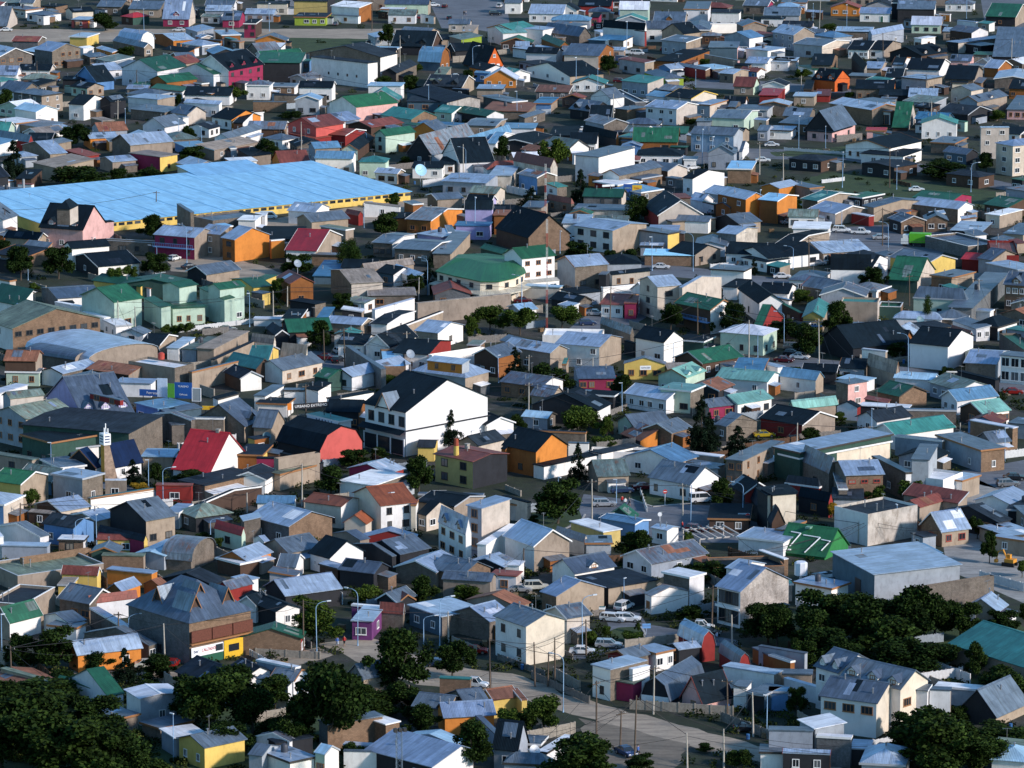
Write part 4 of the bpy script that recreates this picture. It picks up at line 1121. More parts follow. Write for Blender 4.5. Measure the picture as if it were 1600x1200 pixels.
town('''
935,182 650,150 1475,100 9 b5.2 k W W 0/0 F0 @bigw1 |large bright white gabled building with black roof and shopfront;big white gable
650,180 430,160 700,120 3.6 b1.6 k k O 3/0 wo
480,100 420,120 745,60 3 f k w W 0/0
390,45 300,40 480,0 3.6 s1 k w W 0/0
200,130 0,110 240,90 2.8 f k w w 0/0
300,45 170,60 310,30 3 f g w w 0/0
60,80 -20,100 180,10 3.6 f g w w 0/2
100,280 -20,250 180,230 3.4 b3 g t t 0/0
-10,350 -60,340 90,340 3 f K y O 0/1
520,240 315,190 600,220 3.2 f t w w 0/0 @man |low white shop with a white fascia sign reading letters;white sign shop
400,420 110,375 690,388 2.8 g4.2 k k z 0/0 F0 @barn |large black-roofed barn with salmon red rounded gable end;salmon barn gable
+400,500 150,430 395,430 3.4 f k k k 3/0
145,470 0,490 150,460 3.4 f k m r 0/0
140,470 110,464 402,430 5.6 P q t t 0/0 F0
150,570 0,620 400,540 3.2 f q t t 0/0
1440,262 1280,195 1620,230 3.6 b1.4 k W W 1/1 |white cottage with black roof beside the dark spruce;white spruce cottage
1390,390 1250,370 1565,350 3 a1.6 K t e 0/0
1120,400 1005,385 1130,350 2.8 b.8 K y y 2/0
1355,490 1100,448 1590,445 5.4 b.8 r Y k 2x2/0 F0 wk ws1.7x1.5 ch.6 @yel |olive yellow house with dark red roof and black slatted side;olive yellow house
1560,410 1540,380 1720,360 4.6 b2 k O O 0/0
820,565 570,520 930,520 2.8 a1.4 G m r 1/2 |maroon cottage with hipped grey metal roof;maroon grey-roofed cottage
740,640 500,640 960,580 3.4 f w w q 0/0
535,770 295,725 665,712 4.2 b1 e c w 2/0 wk F0 |cream house wing with brown-red roof;brown-red roof wing
+775,765 600,680 1005,725 5.2 a2.4 e c w 0/2x2 F0 wk @brr |cream two-storey house with orange-brown roof and porch;orange-brown roofs
+690,880 540,880 740,850 2.2 a1.6 e c c 0/0
+1000,760 990,755 1005,725 5 f r c w 0/0
1065,825 1000,820 1240,790 3 b2 k t e 1/2 ww
205,895 -60,840 500,852 3.8 b2 G Q B 2/0 ww F0 @pale |brown block house with broad pale blue-white metal roof;broad pale roof
+240,750 0,760 250,720 3 b1 l w w 0/0
50,990 -20,970 90,990 2.4 a.8 G w w 0/0
200,1060 20,1020 430,1040 3 a1.8 g t t 2/0
+250,1150 130,1120 300,1090 2.6 b1.6 g w w 0/0
1000,970 660,980 1000,940 2.6 a1.4 G r w 0/0 |low house with pale roof and red gable edge;low red-edged house
650,980 480,930 700,940 2.8 a1 g t t 0/0
900,1070 660,1030 1110,1050 2.8 a1.8 g k k 0/0
850,1080 600,1000 860,1080 2.8 a1.2 g k k 0/0
460,1095 318,1065 690,1055 3 b2.6 k w W 2/0 F0 ws.5x.8 @lw |little bright white house with black roof and blank gable;little white gable house
1310,945 1140,860 1330,870 5.4 b3 G w w 3x2/0 d2 F0 wo |white terrace with pale peaked dormers beside a square tower house;white peaked terrace
1410,782 1305,768 1600,725 8 s.6 G g e 1x3/1x1 F0 wo ws1.6x1.6 @twr |tall square house with pale roof and pinkish side wall;tall pink-sided house
1440,1010 1380,1000 1640,880 4 f w w w 1/0
1640,760 1580,780 1700,740 3 f k e e 0/0
1240,770 1000,730 1430,700 3 b1 k t t 0/0
1420,700 1010,725 1440,690 2.6 f g t t 0/0
1130,1180 860,1140 1290,1110 2.8 a1.6 G q t 0/0
1550,1150 1310,1120 1640,1110 2.8 a1.2 G k k 0/0
1290,1200 1060,1180 1500,1180 3 b1.8 g B B 0/0
740,1190 500,1190 860,1160 3 b1.4 g k k 0/0
''', 400, 600)
town('''
965,105 695,65 1115,75 3 b1.6 G w W 4/0 Fw |white cottage row with grey roof behind a board fence;white cottage row
250,90 100,100 350,80 3 b2 h t t 1/0
540,170 100,200 670,155 3.4 a3 k k w 2/0 @dkh |long black shed house with white end wall behind a bush;long black shed house
+640,80 400,90 700,60 2.6 f k k k 0/0
1120,50 915,30 1210,10 4.8 f a a q 2/0
1230,150 1140,130 1410,140 2.8 a1.2 g t m 1/2 |low grey-roofed house with red timber porch;low red porch house
1410,130 1270,110 1640,100 3 a1.4 a w w 0/3
460,310 120,300 475,305 3.4 f K q t 0/0
150,430 -60,370 350,370 5 b3 k O o 1/0 F0 @ot |bright orange timber house with black roof and planked side;bright orange timber house
+350,372 350,370 480,385 4 f g w W 0/0
+200,520 130,500 560,440 2.6 f k w w 0/0
760,270 650,225 1000,245 2.8 a1.8 g a a 1/0
1000,310 800,310 1140,290 3 a1.6 g B B 0/0
800,360 660,330 940,350 1.4 s2 o k o 0/0 |leaning rusty red corrugated shed roof;rusty corrugated shed
1000,430 490,420 1000,400 3 P K w W 0/0 F0 |long white walled building with sunken black roof;sunken black roof
+560,440 480,440 800,395 3 f K w W 0/0
1030,500 690,470 1180,465 3 a2 l w t 2/4 |white house with pale blue corrugated roof;pale blue roofed house
530,582 470,510 740,550 3 a2.2 s q t 0/0 |tan block house with mossy green metal roof by the crossing;mossy green roof
1115,635 850,575 1300,575 3.2 b2.8 g w W 3/2 wk @twg |white house with grey cross roofs and garage door by the van;white cross-roofed house
+980,610 870,580 1080,600 2.8 b1.8 g w w 1/0
1290,520 1020,480 1340,510 2.6 f g w t 0/0
1445,485 1335,455 1640,385 5.4 f g q t 2x2/3x2 wo |block of flats of grey-brown block with flat roof;grey-brown flats
1300,460 1060,430 1320,440 3 f w t t 0/0
1180,250 1260,250 1340,210 3 f g q q 0/0
1340,270 1265,255 1540,235 3 b2 g q q 1/0
1640,390 1560,370 1700,360 3 f g q q 0/0
95,745 -60,700 110,735 4 f k e e 0/0
760,850 575,855 800,820 .6 a2 n n n 0/0
770,880 530,870 890,880 2.6 b.4 l l l 0/0 |kiosk with vivid light blue flat roof by the crossing;blue kiosk
570,930 350,870 700,935 3 f w Y Y 0/0 |low olive wall shed with white roof edge by crossing;olive wall shed
+455,1000 455,950 630,975 3.4 f g g g 0/0
450,990 270,930 455,960 3 b1.2 g e e 0/1
135,1020 -60,950 375,985 4.6 b2.6 G w t 0/0 Fw |tan blank-gabled house with pale roof by the crossing;tan blank-gabled house
970,920 850,930 1065,918 2.8 b.4 G w w 1/0
390,1190 230,1150 660,1150 3.4 a2 g w w 1/0 d1 |low white house with grey roof and peaked porch;low peaked porch house
870,1130 660,1100 1240,1080 2.8 a1.8 h w g 2/1 |grey arched-front cottage with weathered wide roof;grey arched-front cottage
1260,1150 1240,1080 1700,1100 2.6 P k q q 0/0
1400,960 1600,960 1700,1000 2.8 f G w w 0/0
1420,1170 1310,1190 1600,1140 3 b1 G w w 0/0
1450,690 1350,640 1640,680 3.4 b2 k k r 0/0
1490,850 1225,770 1440,750 2.6 f k d d 2/0
1620,880 1480,690 1700,700 2.4 b3 K k d 0/0
1150,540 1100,500 1300,530 3 f g g g 0/0
50,1140 -60,1130 80,1110 3 f w w w 0/0
''', 800, 600)
town('''
500,6 412,-6 632,-8 5.2 f g q p 0/1x2 ww F0 |pink block house standing two storeys tall;pink block house
160,160 140,130 440,125 3 a1.6 a t t 0/0
820,82 660,60 1010,60 3 b1.8 n B B 0/0
1180,110 1055,100 1450,95 3 a1.8 l w w 2/3 |white house with light blue roof among tan yard walls;light blue roof house
1340,190 1190,145 1520,160 2.8 a1.8 a d w 1/3 |low white house with mint green roof and dark gable;low mint-roofed house
880,155 570,130 890,130 2.8 f w k k 0/0
1180,170 800,200 1190,160 3.4 f g q t 0/0
215,262 -60,215 435,210 3.2 b2 k r t 3/0 |low house with black roof and red windowed porch;red windowed porch house
560,150 420,165 600,150 2.8 a1 k w r 0/0
680,240 535,220 910,215 2.8 a1.6 K w w 1/3 |white house with grey-black roof and round window;white round-window house
795,325 640,280 1175,270 3 a1.8 t w w 0/2 Fw |long white house with wide teal-green roof;long teal-roofed house
1330,420 1050,310 1480,350 4.4 f g g B 2/1
+1090,360 790,330 1110,350 4 f g g t 1/0
1530,280 1250,250 1600,330 4.4 f w B B 0/0
+1640,260 1500,230 1700,220 3 f g g g 0/0
0,500 -60,460 200,420 3 f w q q 0/0
195,470 0,505 795,380 4.6 f q B c 0/4 |long row building with mossy green roof band and cream walls;mossy green row
+200,435 0,440 800,330 5.8 f G n n 0/0
480,575 400,490 730,535 5.6 a1.6 G q B 0/3x2 d0 wr ws1.3x.7 |brown brick flats with red window frames and three dormers;brown dormered flats
+860,560 650,450 900,500 5.4 f g q w 1/1
440,660 390,520 500,650 4 f h q q 0/0
380,560 200,480 430,545 4 k3 h q q 1/0 |steep grey-brown house with small tower dormer;steep grey-brown house
1095,600 850,565 1215,548 4.6 P w w W 2/0 F0 ws1.7x1.7 |white house with bright white sunken roof and parapet;white sunken roof house
1215,610 1100,600 1335,575 3.6 f G w t 1/0
1010,480 900,400 1060,380 8 f g g g 0/0
320,650 105,620 325,640 3 h1.6 K r r 0/0
-10,700 -80,650 190,680 7 s.4 k k c 0/0 F0 @crw |tall cream wall building with three small square windows;cream three-hole wall
25,700 -40,660 187,678 7.2 f k d c 0/0
380,740 190,700 400,720 3 b1.6 k k r 1/1
400,720 400,650 600,740 2.8 f K g g 0/0
1190,750 820,740 1310,745 2.6 s1.6 r t t 0/0 |low shed with wide weathered dark red roof;wide weathered red roof
950,775 820,750 1120,725 2.6 a1 r t t 0/0
1520,760 1290,700 1640,690 2.6 a1.4 G w w 0/0
1700,800 1500,700 1740,700 2.6 f K k k 0/0
1640,860 1540,760 1740,790 3 f g t t 1/0
625,815 392,800 950,785 6 P K w s 0/0 @peel =ruined_building |roofless ruin with peeling white boards and blotchy tan wall;peeling ruin
1085,930 945,880 1270,905 2.8 a3 G B t 1/2 wr |brick and cream cottage with pale streaked roof;streaked roof cottage
1450,900 1240,830 1460,880 2.6 f k w B 0/0
1440,870 1060,800 1530,850 3 a2 K k k 0/0
1500,960 1300,900 1700,950 2.6 f G t t 0/0
360,1088 48,1040 512,1008 .5 b4.3 j j j 0/0 F0 nf @seven |green A-shaped roof with large white painted figure seven thrice;777 roof
+90,920 45,905 240,860 3 f g q q 0/0
660,1195 395,1040 1212,1105 7 s.4 G u g 0/0 F0 @ware =warehouse |large blue-grey warehouse with wide pale sloping roof;grey warehouse
1700,1000 1400,960 1740,990 2.8 f G t t 2/0
100,1100 -60,1040 110,1080 3 f w B B 0/0
350,1220 260,1200 510,1215 2.6 f g w W 0/0
''', 1200, 600)
town('''
150,180 -80,190 350,75 4.6 P K t t 0/0 Fw F0 |black sunken roof behind a white-edged tan parapet;white-edged parapet
60,300 -80,320 290,280 3 a2.4 n t w 0/0 |white cottage with broad green roof among garden trees;green cottage among trees
430,300 260,250 545,285 2.8 a1 g w w 0/0
+480,330 290,310 545,295 2.6 f g w w 0/0
560,180 360,130 720,120 3.4 b2 g q q 3/0
+560,175 560,180 860,135 3.2 a1.2 r w w 0/0
760,100 670,70 880,50 3.4 a1.2 G O o 0/0
1000,70 890,60 1060,60 3.4 a1 o O o 0/0
1180,300 770,195 1600,240 7.2 h5.2 g Q B 1x1/3x1 F0 nf @shop |large grey stone shop with broad hipped roof and dormers;dormered grey shop
810,350 560,200 830,230 3 f G q q 0/0
450,60 360,20 480,10 3 f y y y 0/0
1430,90 1330,110 1600,70 3.2 a1.2 h r r 0/0
1600,190 1480,170 1700,160 3 a1.4 k w w 0/0
1330,60 1000,10 1400,10 3 a1.6 K k k 0/0
930,440 520,355 940,370 2.8 a2 g q q 0/1
480,500 440,440 890,430 3 a1.8 G O o 0/2 F0 |orange cabin with pale two-tone metal roof behind a hedge;orange cabin behind hedge
350,680 0,580 370,640 3 f q t t 0/0
80,690 -60,620 350,640 2 b.8 o t t 0/0
665,740 415,650 670,740 3 b0 n w w 2/0
670,755 420,640 760,690 3 a3 n w w 2/0 ws1.2x1.4 F0 @whs |plain white gabled house with two dark windows in trees;white house in trees
+415,665 355,650 450,650 3 b.6 n w w 1/0
870,772 775,710 1145,730 4.4 b.4 w w g 0/1 ww F0 @wbx |white boxy house with flat white roof and ribbed walls;white ribbed box house
695,910 525,870 890,880 2.4 f g d t 0/0
1000,960 870,920 1210,910 2 f g q q 0/0
1360,700 1090,600 1640,640 3.2 b2 K k w 0/2 |white house with maroon-black roof and bright small gable dormer;bright dormer cottage
+1370,665 1300,600 1460,610 4 b1 k w W 0/1
1275,1080 1090,1025 1555,1035 3.4 a1.2 g y y 2/0 F0 ww ws.9x1.2 @yb |golden yellow house with grey roof, closest to the viewer;golden yellow house
+1090,1020 990,960 1300,995 3 f w g g 0/0
1640,1130 1560,1080 1740,1060 3 b1 g g g 0/0
1560,620 1440,560 1700,600 2.8 b1 K t w 0/0
''', 0, 900)
town('''
290,395 -100,405 290,345 3 a1.6 n B r 0/3 ww F0 @rbn |red brick bungalow with green roof and white window frames;red brick bungalow
180,130 50,60 540,70 3 a2 G k k 0/0 |long low hall with grey-blue roof and pale ridge stripe;pale ridge hall
120,230 -100,130 270,160 3 b1 k k w 0/1
790,200 595,185 800,190 3 f w M M 1/0
730,290 600,200 795,190 3.2 f G M M 1/1 ww |small purple house with white window and pale roof edge;small purple house
920,240 770,230 930,230 2.8 b1.6 r q q 0/0
1160,260 915,215 1460,270 3.4 f G u q 2/0 ww |slate blue cottage with white framed window;slate blue cottage
1460,290 1210,230 1620,250 3.4 a1.8 G q q 0/0
1640,200 1310,140 1700,150 3 a1.6 o t t 0/0
880,170 740,160 1010,130 2.6 a1.4 g k k 0/0
900,160 830,120 1000,150 2.6 b1 r k k 0/0
1470,40 1160,10 1500,0 4 b1 g t t 1/0
670,650 570,610 890,608 3.8 a2 g Q t 2/2 ws1.6x.7 wk F0 @gst |grey stone lodge with patched grey roof between dark trees;grey lodge between trees
200,690 0,640 205,680 4 s.4 g w w 0/0
240,660 80,640 330,590 2.6 b1 g w w 0/0
245,580 0,530 280,570 3.8 f w g g 0/0
445,935 355,930 810,900 4.2 f g Q B 0/0 F0 |long low brown brick shed with white-roofed end;long brown shed
+810,935 660,890 910,920 3.6 f w B B 0/0
1200,840 970,810 1300,770 2.8 b1.4 g t t 0/0
1320,830 1180,740 1480,820 2.8 a1.8 g q t 0/0
1480,780 1400,730 1640,740 3 a1.2 o y y 0/0
1170,890 1140,820 1500,840 3 a1.6 G o o 0/0 |orange walled shack with pale blue roof by garden tree;orange walled shack
1530,1030 1370,870 1560,1000 3 f g g g 0/0
1340,650 1145,640 1340,635 3.4 f t B B 0/0
1050,1110 540,1180 1230,1160 3 b0 g w w 0/0
1100,1200 660,1110 1400,1120 3 k2 G k w 2/0 |low house with wide pale roof under the steel mast;wide pale mast roof
1240,1060 930,1000 1300,1020 2.8 a1 c w w 0/0
210,1170 0,1110 400,1170 2.8 f G w w 0/0
+120,1050 0,1080 390,1080 2.8 f K k k 0/0
430,1120 360,1110 525,1090 3.6 b1 c a w 1/0 Fg |tiny turquoise hut with white side wall;tiny turquoise hut
210,1040 0,1000 230,1010 2.8 a1 h w w 0/0
900,1080 540,1070 940,1070 2.4 f w w w 0/0
1640,1100 1480,1060 1700,1040 3 b4 k g g 1/0
''', 400, 900)
town('''
85,322 -120,250 345,272 6.6 b1.6 g w c 2x2/0 wk F0 up0 @tall |tall three-storey cream gabled house by the dirt street;tall cream gable
340,270 200,215 500,240 4.4 a1.4 g c e 0/1 |cream wing house with bay window behind the tall cream gable;cream bay window wing
275,132 160,115 595,85 4 b2 G B t 1/0 F0 |tan block house with pale roof and bare gable facing cars;tan bare gable by cars
+580,205 575,200 340,270 2 f t t t 0/0
600,80 390,10 920,30 3.4 f K k t 0/0
870,130 820,115 1110,100 3.2 b1.2 h w w 3/0 wo |low whitewashed house with rust-stained roof;rust-stained low house
+1110,15 920,5 1235,15 5.2 f w q w 2/0
1428,104 1256,84 1752,32 6.4 b3.2 G W x 3x2/0 ws2.1x2.2 F0 wk @glz |white-fronted three-bay glazed house with rough stone gable;glazed three-bay house
1640,60 1600,20 1760,50 3 f t x x 1/0
+1640,200 1600,190 1740,190 5 f T e e 1/2
730,525 585,485 870,490 2.8 a1 g r q 2/1
+900,490 770,450 1020,460 3 f G w w 0/2
1040,465 970,430 1185,450 3 a.6 G k k 1/0 wo |black painted shack with pale blue metal roof;black painted shack
1185,445 1025,375 1290,480 2.6 g2.6 G r r 0/0 F0 nf |dark red barn-shaped shed with curved grey metal roof;dark red barn shed
1420,560 1290,475 1495,565 2.4 g2 g r r 0/0 F0 nf |smaller red-ended barn shed with grey roof beside the larger;smaller red barn shed
1640,520 1500,450 1700,500 2.4 f g O O 0/0
615,590 475,580 855,545 5.2 f G W q 1/0 F0
+760,680 610,690 855,660 3 f q m m 0/0
+755,590 745,580 860,560 5.0 f w w W 0/0 |half-painted white and grey two-storey house on the dirt street;half-painted house
985,788 800,755 1215,650 .9 u3.7 g k k 0/0 F0 @gam |grey curved barn roof house with black and white front;black fronted barn house
1190,806 1040,772 1392,768 1.1 a4.0 k p p 1/0 Fp F0 @pur |mauve steep-gabled cottage with near-black roof;mauve steep cottage
1640,620 1310,570 1700,600 3.4 f G w q 0/0
1470,700 1380,690 1500,660 3.4 f g w w 0/0
1580,750 1470,720 1700,690 3 f g k u 0/0
180,1060 0,1010 210,1000 2.6 f g t t 0/0
220,1110 180,1020 390,1000 2.6 f w w w 0/0
240,1190 -60,1180 270,1150 2.6 h1.4 g g g 0/0
60,780 -60,700 70,760 3 a.8 o y y 0/0
''', 800, 900)
town('''
685,802 315,745 830,712 5.6 b2.2 g W c 3x1/0 F0 wo ws2.0x1.3 wz4.3 @bw |large white building with wide blue-grey roof and zigzag dormers;zigzag dormer building
+830,715 440,640 1030,672 6.9 b2.4 g w c 0/2x1 F0 d3 wo ws1.9x1.3 wz4.6
+440,612 275,575 700,560 6.8 b2.4 g w w 2x2/0 F0 d2
+1000,722 890,705 1020,680 6 s.4 g w w 0/1
+1145,720 1005,720 1150,700 6 f g w t 0/0 F0
400,85 160,30 510,35 4 f G w W 0/0 Fo F0 |white walled lean house below the grey warehouse;white lean house
930,90 640,20 945,70 3 f g q q 0/0
930,75 925,60 1415,-5 6.4 P g q q 0/0 F0
1440,230 1220,200 1500,180 3 a2 G t r 0/0
1300,230 1210,250 1340,200 2.6 f g g g 0/0
1800,640 1110,420 2250,560 3.4 b2.8 t t t 0/0 F0 nf @gsh |very large dark teal green arched warehouse roof;teal green warehouse
230,490 -60,440 235,480 3.4 f g g g 0/0
140,540 0,500 180,560 3 f g O O 0/0
280,620 0,640 290,590 2.8 f g t t 0/0
300,700 100,640 310,690 2.6 f w w w 0/0
1430,890 1170,860 1640,800 1.6 a4 g k t 0/0 |low tan-gabled house with grey roof and black porch notch;low notch-roofed house
1350,720 1040,690 1370,690 2.8 f w g g 0/0
130,730 0,770 140,700 3 f l l l 0/0
285,975 0,985 290,950 5.4 f g g g 0/0 @gbx |plain blue-grey box building with white topped annexe;plain blue-grey box
+520,1018 300,1010 530,1000 4.6 f w Q Q 0/0
+290,960 140,930 520,1010 5.6 s.4 w g g 0/0
390,1120 90,1115 405,1100 3 s.4 G k O 2/1 Fr |shack with orange-edged pale roof and timber posts;orange-edged shack
+110,1110 -60,1160 120,1060 2.6 f g w w 0/0
640,1090 515,1050 650,1030 2.6 f G k k 0/0
860,1190 570,1170 900,1080 3 h1.6 G g g 0/0
860,1080 680,1060 880,1070 2.6 f g r w 0/0
1600,1100 1350,1160 1700,1050 3 f q q t 0/0
1640,1170 1380,1160 1700,1090 2.8 h1.4 c w w 0/0
''', 1200, 900)
# ---------------- ground, roads, lawns ----------------
def ground_mat():
    m, nt, b = newmat('yard ground'); tc = _n(nt, 'ShaderNodeNewGeometry').outputs['Position']
    n1 = noise(nt, tc, .035, 6, .7); n2 = noise(nt, tc, .35, 5, .7); n3 = noise(nt, tc, 2.5, 4, .7)
    dirt = ramp(nt, n2, [(.3, (.02,.019,.018)), (.55, (.048,.044,.04)), (.75, (.12,.11,.10))])
    grass = ramp(nt, n2, [(.3, (.006,.011,.005)), (.7, (.02,.033,.010))])
    col = mulc(nt, dirt, grass, 'MIX', ramp(nt, n1, [(.40, 0.0), (.50, 1.0)]))
    col = mulc(nt, col, ramp(nt, n3, [(.3, .75), (.7, 1.15)]))
    nt.links.new(col, b.inputs['Base Color']); b.inputs['Roughness'].default_value = .95; bump(nt, b, n3, .6, .15); return m
def road_mat(key, c):
    m, nt, b = newmat(key); tc = _n(nt, 'ShaderNodeNewGeometry').outputs['Position']
    n1 = noise(nt, tc, .09, 6, .7); n2 = noise(nt, tc, 1.4, 4, .7); n3 = noise(nt, mapping(nt, tc, (.10,.75,1)), 1, 6, .75)
    col = mulc(nt, (*c,), ramp(nt, n1, [(.3, .72), (.7, 1.15)])); col = mulc(nt, col, ramp(nt, n2, [(.3, .85), (.7, 1.1)]))
    col = mulc(nt, col, ramp(nt, n3, [(.38, (.62,.62,.64)), (.55, 1.0)]))
    nt.links.new(col, b.inputs['Base Color']); b.inputs['Roughness'].default_value = .9; bump(nt, b, n2, .4, .05); return m
GM = ground_mat(); ASPH = road_mat('old asphalt', (.14,.155,.18)); DUST = road_mat('dusty street', (.38,.31,.235)); PAVE = road_mat('concrete paving', (.34,.33,.31))
def lawn_mat():
    m, nt, b = newmat('lawn grass'); tc = _n(nt, 'ShaderNodeNewGeometry').outputs['Position']
    n1 = noise(nt, tc, .25, 6, .7); n2 = noise(nt, tc, 3, 4, .7)
    col = mulc(nt, ramp(nt, n1, [(.3, (.012,.03,.008)), (.6, (.035,.065,.016)), (.8, (.09,.085,.04))]), ramp(nt, n2, [(.3, .7), (.7, 1.2)]))
    nt.links.new(col, b.inputs['Base Color']); b.inputs['Roughness'].default_value = .95; bump(nt, b, n2, .8, .15); return m
LAWN = lawn_mat()
g = MB(); g.quad([(-2500,-800,0),(2500,-800,0),(2500,7000,0),(-2500,7000,0)])
tag(link('ground', g.mesh('ground', [GM])), kind='structure')
POLYS = []
def patch(name, pts, mat, lvl):
    P = [at(x, y) for x, y in pts]
    if name in ('lawn', 'dirt_lot') or mat is DUST:       # ragged edges
        R = random.Random(len(POLYS)); Q = []
        for i in range(len(P)):
            a_, b_ = P[i], P[(i+1)%len(P)]; d = math.hypot(b_[0]-a_[0], b_[1]-a_[1]); n = max(1, min(60, int(d/3)))
            for k in range(n): Q.append((a_[0]+(b_[0]-a_[0])*k/n+R.uniform(-.7,.7), a_[1]+(b_[1]-a_[1])*k/n+R.uniform(-.7,.7)))
        P = Q
    POLYS.append(P)
    b = MB(); b.quad([(x, y, .004*lvl) for x, y in P]); tag(link(name, b.mesh(name, [mat])), kind='structure')
    return P
def kerb(name, pts, w=.18):
    P = [Vector((*at(x, y), 0)) for x, y in pts]; b = MB()
    for p, q in zip(P, P[1:]):
        d = (q-p).normalized(); n = Vector((-d.y, d.x, 0))*w
        b.quad([(*(p+n).xy,.13),(*(q+n).xy,.13),(*(q-n).xy,.13),(*(p-n).xy,.13)])
        b.quad([(*(p-n).xy,0),(*(q-n).xy,0),(*(q-n).xy,.13),(*(p-n).xy,.13)])
        b.quad([(*(p+n).xy,0),(*(q+n).xy,0),(*(q+n).xy,.13),(*(p+n).xy,.13)])
    tag(link(name, b.mesh(name, [plain('kerb stone', (.42,.41,.39), .8, var=.3)])), kind='structure')
patch('road', [(-120,46),(590,45),(660,44),(690,56),(640,64),(-120,66)], DUST, 1)
patch('road', [(655,-30),(760,-30),(792,12),(800,56),(742,46),(690,44)], ASPH, 2)
patch('road', [(1528,-30),(1590,-30),(1640,44),(1540,46)], ASPH, 1)
patch('road', [(1040,124),(1180,126),(1330,138),(1330,146),(1180,142),(1040,134)], ASPH, 1)
patch('road', [(1090,238),(1170,232),(1330,236),(1440,256),(1640,300),(1640,312),(1430,268),(1320,250),(1160,248),(1060,262)], ASPH, 1)
patch('road', [(1285,372),(1300,356),(1400,350),(1500,362),(1500,376),(1470,398),(1380,396),(1300,384)], ASPH, 1)
patch('road', [(400,346),(560,322),(700,306),(770,312),(690,330),(560,350),(420,362)], DUST, 1)
patch('road', [(262,404),(330,396),(420,418),(470,440),(430,452),(330,430),(268,424)], DUST, 1)
patch('road', [(400,566),(470,546),(560,556),(560,576),(470,580)], ASPH, 1)
patch('road', [(880,424),(960,404),(1100,420),(1240,438),(1240,452),(1090,436),(960,424),(890,440)], ASPH, 1)
patch('road', [(880,520),(920,490),(1000,480),(1010,496),(960,524),(900,540)], ASPH, 1)
patch('road', [(1190,580),(1230,552),(1290,562),(1420,574),(1520,592),(1640,604),(1640,620),(1500,606),(1380,588),(1260,592)], ASPH, 1)
patch('road', [(780,830),(905,792),(912,772),(1025,786),(1110,790),(1210,826),(1330,842),(1330,858),(1180,848),(1060,848),(1000,834),(925,826),(850,840),(700,880),(690,866)], ASPH, 1)
patch('road', [(1500,736),(1640,712),(1640,770),(1560,764),(1500,750)], ASPH, 1)
patch('road', [(1500,736),(1470,830),(1480,890),(1640,960),(1640,890),(1560,850),(1560,764)], PAVE, 1)
patch('road', [(490,1004),(570,996),(700,1040),(800,1052),(900,1090),(1010,1118),(1160,1158),(1400,1222),(1400,1246),(1150,1184),(1000,1146),(900,1118),(800,1086),(650,1070),(560,1034)], DUST, 1)
LOT = road_mat('bare dirt lot', (.20,.165,.125))
patch('dirt_lot', [(905,1122),(1000,1142),(1075,1162),(1060,1200),(1040,1290),(985,1290),(945,1200)], LOT, 4)
patch('road', [(940,950),(1000,958),(1010,975),(1150,1000),(1160,1010),(1010,1006),(900,1032),(880,1024),(960,1002)], ASPH, 1)
patch('road', [(-50,728),(60,716),(250,770),(260,786),(60,740),(-50,748)], ASPH, 1)
patch('road', [(-60,1052),(80,1046),(330,1052),(400,1036),(500,1010),(520,1022),(420,1056),(330,1070),(60,1062),(-60,1066)], DUST, 2)
patch('lawn', [(822,836),(832,802),(900,798),(912,806),(905,812),(860,834)], LAWN, 3)
patch('lawn', [(985,778),(1060,758),(1100,772),(1085,784),(1020,790)], LAWN, 3)
patch('lawn', [(885,1010),(960,980),(1000,980),(1006,998),(960,1012),(890,1022)], LAWN, 3)
patch('lawn', [(1200,238),(1330,228),(1420,240),(1330,246),(1210,244)], LAWN, 3)
patch('lawn', [(1200,296),(1300,268),(1560,300),(1560,330),(1400,322),(1220,312)], LAWN, 2)
patch('lawn', [(400,58),(640,62),(640,82),(500,84),(400,76)], LAWN, 2)
patch('lawn', [(-80,1080),(420,1062),(620,1130),(600,1300),(-80,1300)], LAWN, 1)
patch('lawn', [(1180,1000),(1260,940),(1500,930),(1640,1000),(1640,1120),(1480,1110),(1460,1040),(1300,1040)], LAWN, 1)
kerb('kerb', [(822,838),(862,836),(908,815),(914,804)]); kerb('kerb', [(985,780),(1020,792),(1086,786),(1104,772)])
kerb('kerb', [(962,1014),(1002,1000),(1008,990),(1002,980)])
# ---------------- what stands where (for filling yards) ----------------
def in_poly(x, y, P):
    c = False; j = len(P)-1
    for i in range(len(P)):
        if (P[i][1] > y) != (P[j][1] > y) and x < (P[j][0]-P[i][0])*(y-P[i][1])/(P[j][1]-P[i][1])+P[i][0]: c = not c
        j = i
    return c
# ---------------- trees ----------------
def leaf_mat(key, lo, hi):
    m, nt, b = newmat(key); oi = _n(nt, 'ShaderNodeObjectInfo').outputs['Random']; tc = _n(nt, 'ShaderNodeTexCoord').outputs['Object']
    wn = _n(nt, 'ShaderNodeNewGeometry').outputs['Random Per Island']
    col = ramp(nt, wn, [(0, lo), (1, hi)])
    n1 = noise(nt, tc, 3.0, 3)
    col = mulc(nt, col, ramp(nt, n1, [(.35, .55), (.65, 1.35)])); col = mulc(nt, col, ramp(nt, oi, [(0, (.75,.8,.8)), (1, (1.2,1.15,1.0))]))
    nt.links.new(col, b.inputs['Base Color']); b.inputs['Roughness'].default_value = .7; b.inputs['Specular IOR Level'].default_value = .04
    return m
LF = dict(r=leaf_mat('dark leaves', (.006,.013,.004), (.032,.058,.013)), c=leaf_mat('needles', (.004,.011,.007), (.014,.026,.014)), l=leaf_mat('light leaves', (.022,.042,.009), (.065,.10,.018)),
          p=leaf_mat('poplar leaves', (.015,.032,.007), (.04,.07,.015)), y=leaf_mat('yellow leaves', (.16,.10,.01), (.34,.22,.03)))
BARK = plain('bark', (.07,.055,.042), .9, var=.4)
TRK = {}
